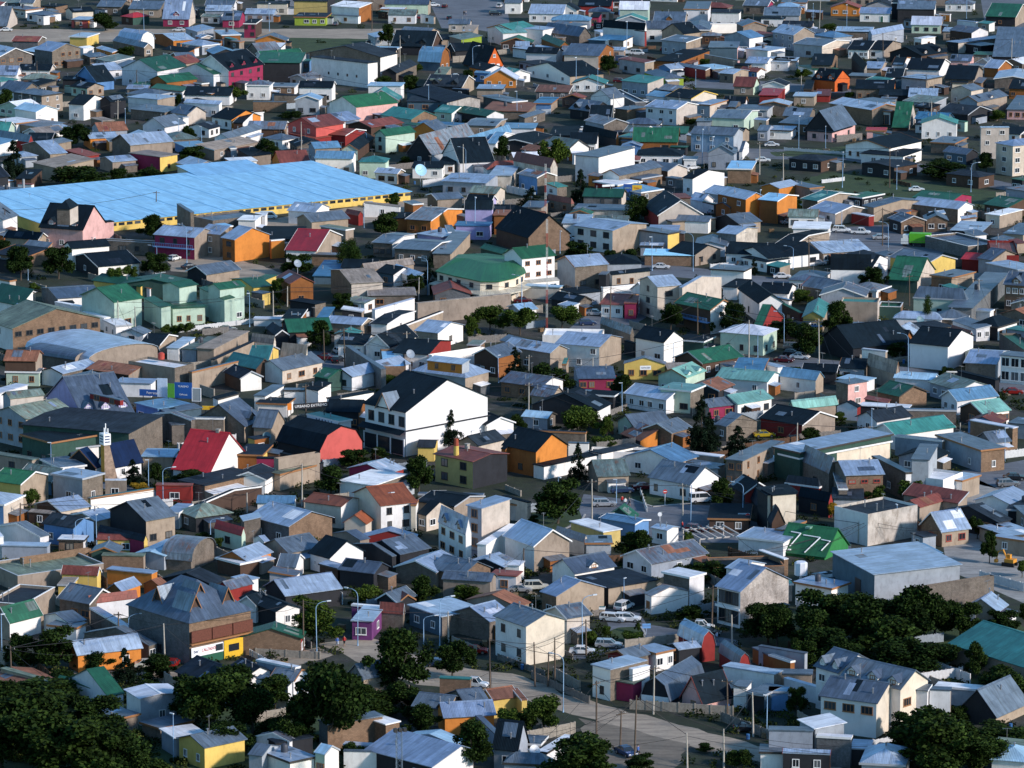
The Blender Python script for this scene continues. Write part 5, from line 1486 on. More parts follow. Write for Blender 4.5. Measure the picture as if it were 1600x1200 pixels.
for k, h in (('r',.5),('c',.9),('l',.5),('p',.8)):
    b = MB(); b.tube([(0,0,-.02),(.01,0,h*.4),(0,.01,h*.8),(0,0,h)], [.035,.028,.018,.006], 7)
    if k in 'rl':
        for i in range(5):
            an = i*1.26+.4; z0 = .16+.05*i; b.tube([(0,0,z0),(.16*math.cos(an),.16*math.sin(an),z0+.16),(.27*math.cos(an),.27*math.sin(an),z0+.34)], [.017,.011,.004], 5)
    TRK[k] = b.mesh('trunk', [BARK], True)
def crown_mesh(kind, seed, n, low=.16):
    R = random.Random(seed); b = MB()
    lobes = []
    if kind in 'rl':
        for i in range(20 if kind == 'r' else 14):
            an = R.random()*6.28; rr = R.uniform(.05,.40); zz = R.uniform(low+.14,.82)
            rr *= 1.0 - max(0, zz-.6)*1.4
            lobes.append((rr*math.cos(an), rr*math.sin(an), zz, R.uniform(.075,.19)))
        lobes.append((0,0,.52,.22))
    elif kind == 'p':
        for i in range(9): z = .14+.82*i/9; lobes.append((R.uniform(-.1,.1), R.uniform(-.1,.1), z, (.34 if i < 7 else .2)*R.uniform(.75,1.05)))
    elif kind == 'c':
        for i in range(46):
            z = R.uniform(.08,.96); rad = .46*(1-z)**.75*R.uniform(.5,1.1); an = R.random()*6.28
            lobes.append((rad*math.cos(an), rad*math.sin(an), z-.03, .085*(1.35-z)))
            lobes.append((rad*.5*math.cos(an), rad*.5*math.sin(an), z, .09*(1.35-z)))
    tot = sum(l[3]**2 for l in lobes)
    for (x, y, z, r) in lobes:
        for _ in range(int(n*r*r/tot)):
            d = Vector((R.gauss(0,1), R.gauss(0,1), R.gauss(0,1))).normalized()*r*(R.random()**.4)*R.uniform(.8,1.18)
            if kind == 'p': d.z *= .5 if False else 1.0
            c = Vector((x, y, z)) + Vector((d.x, d.y, d.z*(.8 if kind != 'p' else .45)))
            s = R.uniform(.010,.020)*(1.2 if kind in 'rl' else 1.0)
            u = Vector((R.gauss(0,1), R.gauss(0,1), R.gauss(0,.6))).normalized(); w = u.cross(Vector((R.gauss(0,1), R.gauss(0,1), R.gauss(0,1)))).normalized()
            v0 = len(b.v); b.v += [tuple(c-u*s*1.3), tuple(c+w*s), tuple(c+u*s*1.3), tuple(c-w*s)]; b.f.append((v0,v0+1,v0+2,v0+3)); b.m.append(0); b.uv.append([(0,0)]*4)
    return b.mesh('crown', [LF[kind]])
CR = {k: [crown_mesh(k, 11*i+ord(k), n) for i in range(m)] for k, n, m in (('r',9500,4),('l',7500,3),('p',5000,2),('c',6000,3))}
ymesh = CR['l'][0].copy(); ymesh.materials[0] = LF['y']
TN = {'r': ('beech_tree', 'dark round leafy tree', 'round trees among the houses'), 'l': ('garden_tree', 'light green leafy tree', 'light green trees among the houses'),
      'p': ('poplar_tree', 'slim upright poplar', 'poplars in the yards'), 'c': ('spruce_tree', 'dark spiky conifer', 'conifers in the yards'), 'y': ('shrub', 'yellow leaved garden shrub', 'yellow shrubs')}
def tree(x, y, w, h, k):
    X, Y = at(x, y); s = scale_at(x, y); W_, H_ = w/s, h/s; R = random.Random(int(x*7+y))
    nm, de, gr = TN[k]
    if H_ < W_*.75: nm, de, gr = 'shrub', ('low spreading dark bush' if k in 'rc' else 'low spreading light green bush' if k != 'y' else de), 'bushes in the yards'
    else:
        de = ('large ' if H_ > 8.5 else 'small ' if H_ < 4 else '') + de
    o = bpy.data.objects.new(nm, None); COL.objects.link(o); o.location = (X, Y, 0); o.rotation_euler = (0,0,R.random()*6.28); o.empty_display_size = .1
    kk = 'l' if k == 'y' else k
    me = ymesh if k == 'y' else R.choice(CR[kk]); wf = W_/(.84 if kk in 'rl' else .62 if kk == 'p' else .85)
    z0 = -.12*H_ if nm == 'shrub' else -.02*H_
    link('crown', me, o, (0,0,z0), 0, (wf, wf, (H_-z0)/(.98)))
    link('trunk', TRK[kk], o, (0,0,0), 0, (min(wf, H_)*.8, min(wf, H_)*.8, H_*.95))
    wait(o, de, de, x, y-h*.4, 'bush' if nm == 'shrub' else 'tree', gr)
TREES = '''22,278,46,62,c 112,230,54,40,r 130,294,92,38,r 185,292,44,30,r 232,288,54,28,r 297,222,24,28,r 366,160,34,30,l 198,96,30,26,r 165,48,46,30,r 280,168,12,24,r 330,246,34,18,l 300,252,44,26,r 8,176,30,42,r
607,74,28,38,r 732,134,26,26,r 600,142,36,26,r 640,144,40,28,r 419,254,40,40,r 785,254,28,44,r 634,258,26,14,r 650,113,36,16,l 408,148,14,12,l 452,186,40,14,r
952,117,30,34,r 1099,109,24,20,l 1070,134,24,18,l 866,280,52,72,l 907,314,36,52,c 1124,262,24,26,l 830,328,48,36,c 1080,198,18,14,r 1256,125,28,20,l 1296,50,30,16,l 1562,190,32,20,l 1541,272,26,38,r 1470,278,80,30,r 1422,257,22,16,l 1327,156,16,14,r
8,404,32,32,r 33,438,46,60,r 92,436,46,56,r 240,374,48,40,r 177,454,30,42,l 241,432,44,40,r 203,436,26,24,l 52,456,22,16,l 264,523,28,18,l 292,525,28,24,l 342,594,28,16,l 617,327,28,30,l 603,370,44,42,r 538,424,20,52,p 548,430,22,62,p 558,430,18,44,p 512,360,12,22,p 520,360,12,20,p 464,428,46,34,r 432,472,28,42,l 536,488,30,34,r 645,464,34,40,r 672,458,30,60,c 502,548,42,50,r 592,520,24,24,r 737,532,28,44,l 766,516,54,46,l 610,602,44,18,l
813,524,64,50,l 878,514,50,42,l 990,346,26,44,p 1003,346,28,42,r 907,405,44,30,r 956,414,26,26,r 985,410,30,22,r 1048,518,38,50,r 1143,524,44,56,r 1111,522,12,24,l 805,604,46,64,c 865,614,72,52,r 968,622,36,42,r 1178,430,18,28,c 1244,334,18,24,r 1366,457,44,42,r 1308,526,46,58,r 1450,514,14,56,p 1470,425,34,22,l 1250,474,40,26,l 1262,558,52,56,r 1218,534,56,40,r 1400,560,36,28,r 1478,590,26,18,r 1236,587,36,16,r 1300,596,36,18,r
208,760,42,44,c 243,757,30,36,r 47,799,26,40,l 13,808,20,38,r 214,768,32,16,y 300,753,52,20,r 315,850,28,20,r 343,858,18,22,l 151,874,22,20,l 517,775,56,50,r 555,730,46,32,r 590,720,36,22,r 704,700,44,62,c 655,770,48,62,r 592,894,32,18,l 902,680,68,50,l 948,687,30,44,l 938,702,42,24,l 812,677,30,32,r 1096,714,52,100,c 1108,712,40,70,c 1152,712,58,48,c 903,752,34,64,c 872,818,80,76,r 988,876,56,54,r 1075,859,22,32,l 1128,798,40,54,r 830,817,22,14,r 1050,893,56,28,r 1100,908,68,34,r
1265,696,34,30,r 1311,662,24,22,l 1372,792,36,38,l 1424,786,66,40,l 1300,810,20,28,y 1527,842,28,40,r 1546,880,28,54,r 1597,902,24,30,l
85,1048,74,76,r 30,1048,54,62,r 195,1068,50,58,c 150,1048,60,34,r 330,1150,116,112,r 395,1150,80,90,r 290,1130,70,70,r 60,1215,170,140,r 120,1225,150,120,r 60,1100,130,44,r 185,1215,110,90,r 240,1222,80,50,r 
512,1172,124,156,r 470,1150,60,70,r 619,1092,98,116,r 707,1060,64,64,r 490,1008,92,82,l 570,947,50,36,l 661,949,52,52,r 727,942,62,36,l 738,1206,70,86,r 662,1152,62,54,r 560,1192,50,36,r 790,1152,42,54,l 590,1120,90,40,r 418,961,18,20,r 430,1155,60,40,r
850,1148,68,74,l 814,1148,42,42,l 915,1232,124,92,r 1082,972,50,28,r 1200,1005,72,72,r 946,998,20,24,l 997,988,12,22,l 985,1004,46,20,l 925,1009,28,28,l 1100,1174,30,14,r 1150,1198,50,30,r
1290,1000,96,84,r 1350,1015,110,90,r 1428,1008,92,100,r 1500,1000,64,66,r 1250,1045,50,50,r 1330,1046,90,40,r 1415,1050,110,60,r 1214,1014,62,80,r 1245,1117,32,48,r 1525,1060,38,62,r 1572,1100,84,62,r 1465,1215,140,112,r 1530,1215,90,70,r 1560,1166,110,36,r 1565,988,52,38,r 1495,1130,40,30,r 1600,975,20,40,r 1420,1160,60,50,r 1270,1020,80,70,r 1320,985,70,60,r 1390,985,90,60,r 1460,1000,80,80,r 1395,1030,110,70,r 1300,1035,90,60,r 1350,1060,60,30,r 1470,1045,80,50,r 1540,1120,50,40,r 250,1060,60,40,r 370,1095,90,60,r 430,1110,70,60,r 300,1085,70,40,r 350,1180,80,60,r 460,1175,70,60,r 10,1120,90,60,r 140,1150,100,70,r 60,1160,140,90,r 0,1200,120,120,r 560,1110,60,50,r 640,1110,70,50,r 660,1125,60,40,r 1500,1170,90,60,r 1420,1190,70,60,r 100,1075,60,30,r 240,1100,50,40,r 1000,1205,50,30,r 1560,1075,60,40,r'''
for t in TREES.split():
    x, y, w, h, k = t.split(','); tree(float(x), float(y), float(w), float(h), k)
# ---------------- street lamps, poles ----------------
LAMPM = plain('lamp post paint', (.22,.36,.52), .5, .2)
WOODP = plain('pole wood', (.12,.085,.06), .9, var=.4); CONCP = plain('pole concrete', (.42,.38,.32), .9, var=.3)
def lamp_meshes(style):
    a = MB(); a.tube([(0,0,0),(0,0,.4),(0,0,.8),(0,0,6.1)], [.14,.13,.085,.06], 6)
    c = MB()
    if style == 'n': a.tube([(0,0,6.1),(0,0,6.9)], [.055,.05], 6)
    else:
        arm = [(0,0,6.1),(.12,0,6.5),(.45,0,6.8),(1.1,0,7.0),(2.1,0,7.05)]
        c.tube(arm, [.06,.055,.05,.045,.04], 6)
    h = MB(); z = 6.9 if style == 'n' else 7.0; x0 = -.1 if style == 'n' else 1.9
    h.box(x0, -.13, z-.02, x0+.75, .13, z+.12)
    return a.mesh('post', [LAMPM], True), c.mesh('arm', [LAMPM], True) if style != 'n' else None, h.mesh('lamp_head', [plain('lamp head', (.6,.64,.68), .4)])
LM = {s: lamp_meshes(s) for s in 'an'}
def lamp(x, y, h, st):
    X, Y = at(x, y); s = scale_at(x, y); k = (h/s)/7.0; R = random.Random(int(x+y))
    o = bpy.data.objects.new('street_lamp', None); COL.objects.link(o); o.location = (X, Y, 0); o.scale = (1 if k < 1.4 else 1.2,)*2+(k,)
    o.rotation_euler = (R.uniform(-.015,.015), R.uniform(-.015,.015), {'l': math.pi-.5, 'r': .35, 'n': R.random()*6}[st])
    M_ = LM['n' if st == 'n' else 'a']; link('post', M_[0], o)
    if M_[1]: link('arm', M_[1], o)
    link('lamp_head', M_[2], o)
    wait(o, 'blue-grey street lamp', 'blue-grey street lamp with %s' % ('curved arm' if st != 'n' else 'a short head'), x, y-h*.5, 'street lamp', 'street lamps of the town')
for t in '''196,207,38,n 279,217,32,n 315,221,24,n 225,48,34,n 739,110,38,r 670,172,40,n 573,236,30,l 728,272,42,l 421,49,44,n 900,137,48,n 1087,139,30,n 934,146,40,n 979,81,48,n 808,186,44,n 1097,261,60,n 1114,263,50,n
1248,233,52,n 1290,233,36,n 1270,41,36,n 1323,43,36,n 1510,29,32,n 1517,300,46,r 1316,293,56,n 1401,296,38,n 44,438,38,l 245,410,26,l 292,411,60,l 390,511,54,n 668,461,58,l 569,356,32,n 742,371,64,n 779,598,44,n 875,396,36,n
1083,424,60,l 1019,423,54,n 815,476,46,l 1052,571,38,r 1184,559,44,r 1187,346,50,n 1239,421,36,l 1315,356,26,n 1388,393,46,l 1225,541,54,l 1374,541,42,n 1419,581,60,l 255,786,56,r 232,761,44,n 121,731,28,r 80,738,48,n 119,858,48,r
329,846,36,r 151,851,48,n 596,826,56,r 756,696,22,l 972,643,46,n 872,813,70,n 1079,823,66,n 1160,816,62,l 963,786,38,n 1362,683,46,n 1570,721,54,n 1401,841,54,n 3,1031,74,n 202,1019,60,r 271,1188,76,n 495,1021,82,r 559,1009,90,l
687,1011,80,r 662,1008,46,r 910,1021,92,r 975,946,44,n 880,1113,92,l 1198,1151,68,n'''.split():
    x, y, h, st = t.split(','); lamp(float(x), float(y), float(h), st)
POLES = []
def pole(x, y, h, c):
    X, Y = at(x, y); s = scale_at(x, y); H = h/s; R = random.Random(int(x*3+y)); b = MB()
    dx, dy = R.uniform(-.03,.03)*H, R.uniform(-.02,.02)*H
    b.tube([(0,0,-.2),(dx*.5,dy*.5,H*.5),(dx,dy,H)], [.16,.14,.10], 7)
    m = WOODP if c == 'w' else CONCP
    o = bpy.data.objects.new('utility_pole', None); COL.objects.link(o); o.location = (X, Y, 0); o.rotation_euler = (0,0,R.uniform(-.6,.9))
    link('mast', b.mesh('mast', [m], True), o)
    q = MB(); q.box(dx-.9, dy-.06, H-.55, dx+.9, dy+.06, H-.43)
    if R.random() < .5 and H > 5.5: link('crossarm', q.mesh('crossarm', [WOODP]), o)
    for sx in (-.75, 0, .75):
        i = MB(); i.tube([(dx+sx, dy, H-.43),(dx+sx, dy, H-.25)], [.05,.035], 6)
        if len(o.children) > 1: link('insulator', i.mesh('insulator', [plain('porcelain', (.5,.5,.48), .3)]), o)
    wait(o, ('dark wooden' if c == 'w' else 'pale concrete') + ' utility pole', ('dark wooden' if c == 'w' else 'pale concrete') + ' utility pole', x, y-h*.5, 'utility pole', 'utility poles of the town')
    POLES.append((X+dx, Y+dy, H, x, y))
for t in '''258,1042,70,c 185,1022,68,w 18,1073,66,w 474,1021,86,w 701,1004,50,c 766,1076,82,w 836,1073,72,w 867,1074,80,w 856,1073,56,w 932,1148,88,w 991,1201,118,w 969,1171,62,w 1074,1201,58,c 1131,1201,64,c 1177,1151,72,c 1021,1116,78,c
1137,1126,68,w 1144,1013,54,c 1112,983,70,w 916,1026,60,w 826,659,62,c 925,821,74,c 1067,806,52,c 818,901,46,w 1185,886,28,w 478,661,62,w 472,791,68,c 386,801,32,c 32,823,38,w 244,334,36,w 9,368,42,w 185,521,52,c 212,526,48,c
427,496,42,c 449,479,32,c 539,579,68,w 636,561,44,c 507,566,52,w 654,469,36,c 1090,526,58,w 953,503,56,w 1170,571,72,c 808,381,52,c 826,606,52,c 926,598,40,c 1280,571,74,c 1322,446,50,w 1379,384,60,w 1421,478,50,w
1264,418,48,w 1527,408,38,c 1530,483,48,c 1280,48,48,c 1455,208,50,c 1463,208,40,w 1580,108,48,c 1380,93,42,w 1224,283,44,c 1390,293,64,w 1447,156,40,w 1252,146,28,c 958,206,60,c 1187,273,52,c 364,48,34,c 214,143,34,w 58,133,38,w 184,186,30,c
581,48,48,w 625,101,46,c 500,146,30,w 471,246,56,c 711,166,22,c 724,273,48,c 1245,700,40,c 1361,850,40,w 1341,850,36,c 1500,690,30,c'''.split():
    x, y, h, c = t.split(','); pole(float(x), float(y), float(h), c)
# power lines between poles that are near one another
WIRE = plain('cable black', (.02,.02,.022), .6); done = set(); nw = 0
for i, p in enumerate(POLES):
    ds = sorted((math.hypot(p[0]-q[0], p[1]-q[1]), j) for j, q in enumerate(POLES) if j != i)
    for d, j in ds[:2]:
        if d < 75 and (min(i,j), max(i,j)) not in done and d > 6:
            done.add((min(i,j), max(i,j))); q = POLES[j]; n = 8; sag = .02*d
            pts = [(p[0]+(q[0]-p[0])*k/n, p[1]+(q[1]-p[1])*k/n, p[2]-.3+(q[2]-p[2])*k/n-sag*4*(k/n)*(1-k/n)) for k in range(n+1)]
            b = MB(); b.tube(pts, [.045]*(n+1), 4, cap=False)
            o = link('power_line', b.mesh('power_line', [WIRE])); wait(o, 'thin sagging black cable', 'thin sagging black cable between utility poles', (p[3]+q[3])/2, (p[4]+q[4])/2-40, 'cable', 'overhead cables')
HR = [(r.location.x, r.location.y, r) for r in ROT]
for i, p in enumerate(POLES):          # service cables to the nearest houses
    for d, (hx, hy, r) in sorted(((math.hypot(p[0]-q[0], p[1]-q[1]), q) for q in HR), key=lambda t: t[0])[1:3]:
        if 4 < d < 28:
            n = 6; z1 = 3.2; sag = .03*d; pts = [(p[0]+(hx-p[0])*k/n, p[1]+(hy-p[1])*k/n, p[2]-.5+(z1-p[2]+.5)*k/n-sag*4*(k/n)*(1-k/n)) for k in range(n+1)]
            b = MB(); b.tube(pts, [.035]*(n+1), 3, cap=False); o = link('service_cable', b.mesh('service_cable', [WIRE])); m_ = proj(*pts[3]); wait(o, 'slack black service cable', 'slack black service cable from pole to house', m_[0], m_[1], 'cable', 'service cables')
# ---------------- cars ----------------
TYRE = plain('tyre rubber', (.015,.015,.016), .8); CGL = plain('car glass', (.02,.028,.035), .08, spec=.8); RIM = plain('wheel rim', (.4,.4,.42), .3, .8)
HL = plain('headlight glass', (.7,.7,.68), .15); TL = plain('tail lamp red', (.4,.02,.02), .2); DARKP = plain('dark plastic', (.03,.03,.032), .6)
CARC = dict(w=((.78,.78,.78),'white'), s=((.5,.51,.53),'silver'), g=((.25,.26,.28),'grey'), k=((.02,.022,.03),'black'), b=((.04,.07,.16),'dark blue'), r=((.42,.025,.02),'red'), m=((.16,.02,.03),'maroon'), y=((.7,.5,.04),'yellow'), c=((.6,.58,.5),'cream'))
WH = MB()
WH.tube([(0,-.1,0),(0,-.1,0),(0,.1,0)], [.01,.32,.32], 14)
whm = WH.mesh('wheel', [TYRE]); rm_ = MB(); rm_.tube([(0,-.112,0),(0,.112,0)], [.19,.19], 10); rimm = rm_.mesh('rim', [RIM])
SHAPE = {  # length, side outline of the body, cabin base x0,x1, cabin top x0,x1, height
 'sedan': (4.4, [(-2.2,.35),(-2.22,.62),(-2.1,.88),(-1.5,.95),(.85,.92),(1.75,.82),(2.15,.68),(2.22,.42),(2.15,.28),(-2.1,.28)], -1.55,1.0, -.95,.35, 1.42),
 'hatch': (3.9, [(-1.95,.35),(-1.98,.7),(-1.9,.95),(-1.5,.97),(.8,.94),(1.6,.84),(1.95,.66),(1.98,.42),(1.9,.28),(-1.85,.28)], -1.85,.95, -1.5,.3, 1.46),
 'wagon': (4.5, [(-2.2,.35),(-2.24,.75),(-2.18,.98),(-1.5,.98),(.9,.95),(1.8,.84),(2.2,.68),(2.25,.42),(2.2,.28),(-2.1,.28)], -2.15,1.05, -1.95,.4, 1.5),
 'pickup': (5.0, [(-2.5,.45),(-2.52,.98),(-2.45,1.02),(.2,1.02),(1.1,1.0),(2.1,.92),(2.45,.74),(2.5,.5),(2.4,.38),(-2.4,.38)], -.75,1.2, -.6,.6, 1.72),
 'van': (4.7, [(-2.3,.4),(-2.35,1.05),(-2.33,1.15),(1.2,1.12),(1.75,1.02),(2.2,.8),(2.32,.45),(2.2,.32),(-2.2,.32)], -2.32,1.75, -2.25,.95, 1.98),
 'suv': (4.6, [(-2.25,.42),(-2.3,.85),(-2.25,1.08),(-1.5,1.08),(1.0,1.06),(1.9,.98),(2.25,.8),(2.3,.5),(2.2,.36),(-2.15,.36)], -2.2,1.15, -2.0,.5, 1.76)}
CM = {}
def car_meshes(kind, c):
    if (kind, c) in CM: return CM[kind, c]
    L, side, b0, b1, t0, t1, H = SHAPE[kind]; P = plain('car paint '+CARC[c][1], CARC[c][0], .25, .15 if c in 'wc' else .5, spec=.6)
    w = .86; body = MB(); zb = max(z for x, z in side)
    n = len(side)
    for ys in (-1, 1): body.quad([(x, ys*(w if .4 < z < .9 else w-.06), z) for x, z in side])
    for i in range(n):
        (x0,z0),(x1,z1) = side[i], side[(i+1)%n]; a0 = w if .4 < z0 < .9 else w-.06; a1 = w if .4 < z1 < .9 else w-.06
        body.quad([(x0,-a0,z0),(x1,-a1,z1),(x1,a1,z1),(x0,a0,z0)])
    cab = MB(); wt = w-.2; zc = zb-.03; zt = H-.06
    A = [(b0,-w+.07,zc),(b1,-w+.07,zc),(b1,w-.07,zc),(b0,w-.07,zc)]; T = [(t0,-wt,zt),(t1,-wt,zt),(t1,wt,zt),(t0,wt,zt)]
    for i in range(4): cab.quad([A[i],A[(i+1)%4],T[(i+1)%4],T[i]])
    roof = MB(); e = .03; roof.box(t0-e,-wt-e,zt,t1+e,wt+e,H)
    for (x0, x1) in ((t0, b0),(t1, b1)):      # corner pillars
        for ys in (-1, 1):
            roof.tube([(x1, ys*(w-.065), zc),(x0, ys*(wt+.01), zt)], [.05,.045], 4)
    for ys in (-1, 1):
        xm = (t0+t1)/2; roof.tube([(xm, ys*(w-.06), zc),(xm, ys*(wt+.01), zt)], [.04,.04], 4)
        if kind in ('van','wagon','suv'): xm = t0+.28*(t1-t0); roof.tube([(xm-.1, ys*(w-.06), zc),(xm, ys*(wt+.01), zt)], [.06,.05], 4)
    hl = MB(); hl.box(-.03,-.17,-.08,.05,.17,.08); bp = MB(); bp.box(-.05,-w+.04,-.1,.06,w-.04,.1)
    CM[kind, c] = dict(body=body.mesh('body', [P]), cab=cab.mesh('window_glass', [CGL]), roof=roof.mesh('roof', [P]), hl=hl.mesh('headlight', [HL]), tl=hl.mesh('tail_light', [TL]), bp=bp.mesh('bumper', [DARKP]))
    if kind == 'pickup':
        bd = MB(); bd.quad([(-2.38,-.72,zb+.004),(-.85,-.72,zb+.004),(-.85,.72,zb+.004),(-2.38,.72,zb+.004)]); CM[kind, c]['bed'] = bd.mesh('load_bed', [DARKP])
    return CM[kind, c]
def car(x, y, ang, kind, c, extra=''):
    X, Y = at(x, y); m = car_meshes(kind, c); L = SHAPE[kind][0]
    nm = {'pickup':'pickup_truck','van':'parked_van'}.get(kind, 'parked_car')
    o = bpy.data.objects.new(nm, None); COL.objects.link(o); o.location = (X, Y, .012); o.rotation_euler = (0,0,math.radians(ang))
    link('body', m['body'], o); link('window_glass', m['cab'], o); link('roof', m['roof'], o)
    for sx in (-1,1):
        for sy in (-1,1):
            wo = link('wheel', whm, o, (sx*L*.31, sy*.78, .32)); link('rim', rimm, wo)
    for sy in (-.6,.6): link('headlight', m['hl'], o, (L/2-.06, sy, .66)); link('tail_light', m['tl'], o, (-L/2+.0, sy, .76))
    link('bumper', m['bp'], o, (L/2-.02,0,.42)); link('bumper', m['bp'], o, (-L/2+.02,0,.42))
    if 'bed' in m: link('load_bed', m['bed'], o)
    k2 = {'pickup':'pickup truck','van':'van','hatch':'small hatchback','suv':'high off-road car','wagon':'estate car','sedan':'saloon car'}[kind]
    wait(o, CARC[c][1]+' '+k2, CARC[c][1]+' '+k2, x, y-4, 'van' if kind == 'van' else 'pickup' if kind == 'pickup' else 'car', 'vehicles parked along the streets')
for t in '''10,49,0,sedan,w 84,128,-10,sedan,b 36,174,0,sedan,w 279,49,170,sedan,w 678,10,10,sedan,w 695,12,80,hatch,m 702,30,85,hatch,k 780,12,80,pickup,w 774,24,10,suv,k 525,40,80,hatch,g 656,30,20,suv,m 788,122,10,suv,k 581,68,0,sedan,k 713,122,10,sedan,w
996,86,-10,van,w 1040,80,0,hatch,r 969,129,-10,wagon,m 1027,134,-25,van,w 910,205,20,sedan,w 1010,162,20,sedan,w 1082,265,30,sedan,w 1066,270,30,hatch,w 1192,253,0,sedan,w 1163,82,0,van,w 1206,229,0,sedan,w 1432,299,0,sedan,w
297,420,30,sedan,k 327,521,20,sedan,k 355,518,20,sedan,g 272,407,60,hatch,w 580,323,15,sedan,w 420,342,-5,van,w 510,562,-10,sedan,m 535,552,20,hatch,w 528,566,70,hatch,k 975,413,-10,suv,w 1033,420,-10,sedan,w 887,378,5,suv,w 1143,424,-10,suv,w 930,493,-10,wagon,s 918,508,10,hatch,b 817,473,5,sedan,m 1117,335,30,hatch,s 1165,418,20,suv,g
1345,366,-12,pickup,w 1315,363,-12,suv,w 1376,374,5,sedan,s 1434,384,10,sedan,k 1222,435,0,sedan,w 1232,350,15,sedan,s 1225,566,-20,sedan,m 1240,547,-15,suv,g 1250,561,-20,sedan,w 1238,556,-20,hatch,k 1495,595,-5,van,c 1425,412,0,sedan,w 1278,414,-5,sedan,s
944,791,5,wagon,s 972,770,10,wagon,b 1006,765,10,sedan,m 1096,785,15,van,w 1127,829,-8,pickup,w 1087,831,-25,hatch,m 1194,683,10,sedan,y 1585,750,0,sedan,k 1575,760,10,wagon,g 1510,608,10,sedan,s 1583,616,-5,sedan,r 1418,838,10,sedan,m 1563,842,-10,sedan,w
313,1032,15,sedan,w 270,1042,80,hatch,r 231,1043,5,sedan,c 742,1021,-5,sedan,r 686,1042,-20,sedan,b 740,1074,-20,pickup,w 838,922,5,suv,c 975,953,60,suv,w 958,971,-20,wagon,w 981,971,-10,wagon,w 951,1012,-8,wagon,s 910,1022,-5,sedan,w 1093,984,-12,pickup,w 1106,993,-12,sedan,k 978,1180,-60,sedan,b 1168,1143,-5,sedan,k 812,925,0,sedan,s 1540,1010,10,sedan,w'''.split():
    x, y, a_, k, c = t.split(','); car(float(x), float(y), float(a_), k, c)
# ---------------- people ----------------
def person(x, y, ang, top, legs, lab, stride=.22):
    X, Y = at(x, y); me = bpy.data.meshes.new('body')
    J = {'pel':(0,0,.95),'wai':(0,0,1.12),'che':(0,.01,1.35),'nec':(0,.01,1.5),'hed':(0,-.02,1.64),'top':(0,-.01,1.76),
         'hl':(.1,0,.9),'kl':(.12,-stride,.5),'al':(.12,-stride*.8,.09),'tl':(.13,-stride*.8-.19,.04),'hr':(-.1,0,.9),'kr':(-.12,stride*.5,.5),'ar':(-.12,stride*1.3,.12),'tr':(-.13,stride*1.3-.17,.04),
         'sl':(.19,.01,1.42),'el':(.25,.08,1.14),'wl':(.25,-.02,.9),'fl':(.25,-.06,.8),'sr':(-.19,.01,1.42),'er':(-.25,-.05,1.14),'wr':(-.24,-.17,.92),'fr':(-.24,-.23,.83)}
    E = ['pel-wai','wai-che','che-nec','nec-hed','hed-top','pel-hl','hl-kl','kl-al','al-tl','pel-hr','hr-kr','kr-ar','ar-tr','che-sl','sl-el','el-wl','wl-fl','che-sr','sr-er','er-wr','wr-fr']
    rad = dict(pel=.15,wai=.13,che=.16,nec=.06,hed=.105,top=.07,hl=.11,kl=.07,al=.05,tl=.04,hr=.11,kr=.07,ar=.05,tr=.04,sl=.08,el=.055,wl=.04,fl=.03,sr=.08,er=.055,wr=.04,fr=.03)
    ks = list(J); me.from_pydata([J[k] for k in ks], [tuple(ks.index(q) for q in e_.split('-')) for e_ in E], [])
    sk = me.skin_vertices.new(name='') if hasattr(me.skin_vertices, 'new') else None
    o = bpy.data.objects.new('person', None); COL.objects.link(o); o.location = (X, Y, .01); o.rotation_euler = (0,0,math.radians(ang))
    bo = link('body', me, o); md = bo.modifiers.new('skin', 'SKIN')
    lay = me.skin_vertices[0].data if len(me.skin_vertices) else None
    if lay:
        for i, k in enumerate(ks): lay[i].radius = (rad[k], rad[k]*.85); lay[i].use_root = (k == 'pel')
    sb = bo.modifiers.new('sub', 'SUBSURF'); sb.levels = 1; sb.render_levels = 1
    me.materials.append(plain('skin', (.45,.27,.19), .6))
    def cloth(nm, chain, c):
        b = MB(); b.tube([J[k] for k, r in chain], [r for k, r in chain], 8); return b
    jc = plain('cloth '+top, CL[top], .9); tc = plain('cloth '+legs, CL[legs], .9)
    b = MB(); b.tube([(0,0,.88),(0,0,1.0),(0,0,1.15),(0,.01,1.38),(0,.01,1.5)], [.17,.18,.17,.21,.07], 10)
    for s_ in 'lr': b.tube([J['s'+s_],J['e'+s_],J['w'+s_]], [.1,.075,.06], 8)
    link('jacket', b.mesh('jacket', [jc], True), o)
    b = MB()
    for s_ in 'lr': b.tube([J['h'+s_],J['k'+s_],J['a'+s_]], [.13,.09,.075], 8)
    link('trousers', b.mesh('trousers', [tc], True), o)
    b = MB(); b.tube([(0,.02,1.62),(0,.02,1.68),(0,.01,1.76),(0,0,1.80)], [.108,.118,.098,.03], 10); link('hair', b.mesh('hair', [plain('hair dark', (.02,.014,.01), .8)], True), o)
    tag(o, lab, 'person', 'people in the streets')
CL = dict(red=(.45,.03,.03), white=(.7,.7,.7), blue=(.06,.14,.4), black=(.02,.02,.025), grey=(.2,.2,.22), denim=(.05,.08,.15), pale=(.45,.55,.7))
person(972, 788, 200, 'red', 'black', 'person in red jacket walking at the street crossing beside the silver estate car')
person(977, 791, 20, 'white', 'denim', 'person in white top and blue trousers standing at the street crossing')
person(983, 790, 100, 'grey', 'black', 'person in grey jacket at the crossing beside the person in white')
person(1066, 828, 80, 'red', 'denim', 'person in red jacket walking past the small maroon hatchback')
person(527, 1010, 10, 'blue', 'pale', 'person in blue jacket on the street beyond the tall curved lamp')
person(538, 1009, -20, 'red', 'black', 'person in red coat walking up the street between two street lamps')
person(997, 1181, 60, 'blue', 'black', 'person in blue coat beside the dark saloon car on the dirt lot')
person(725, 24, 0, 'black', 'black', 'person dressed in black walking on the far wide road', .1)
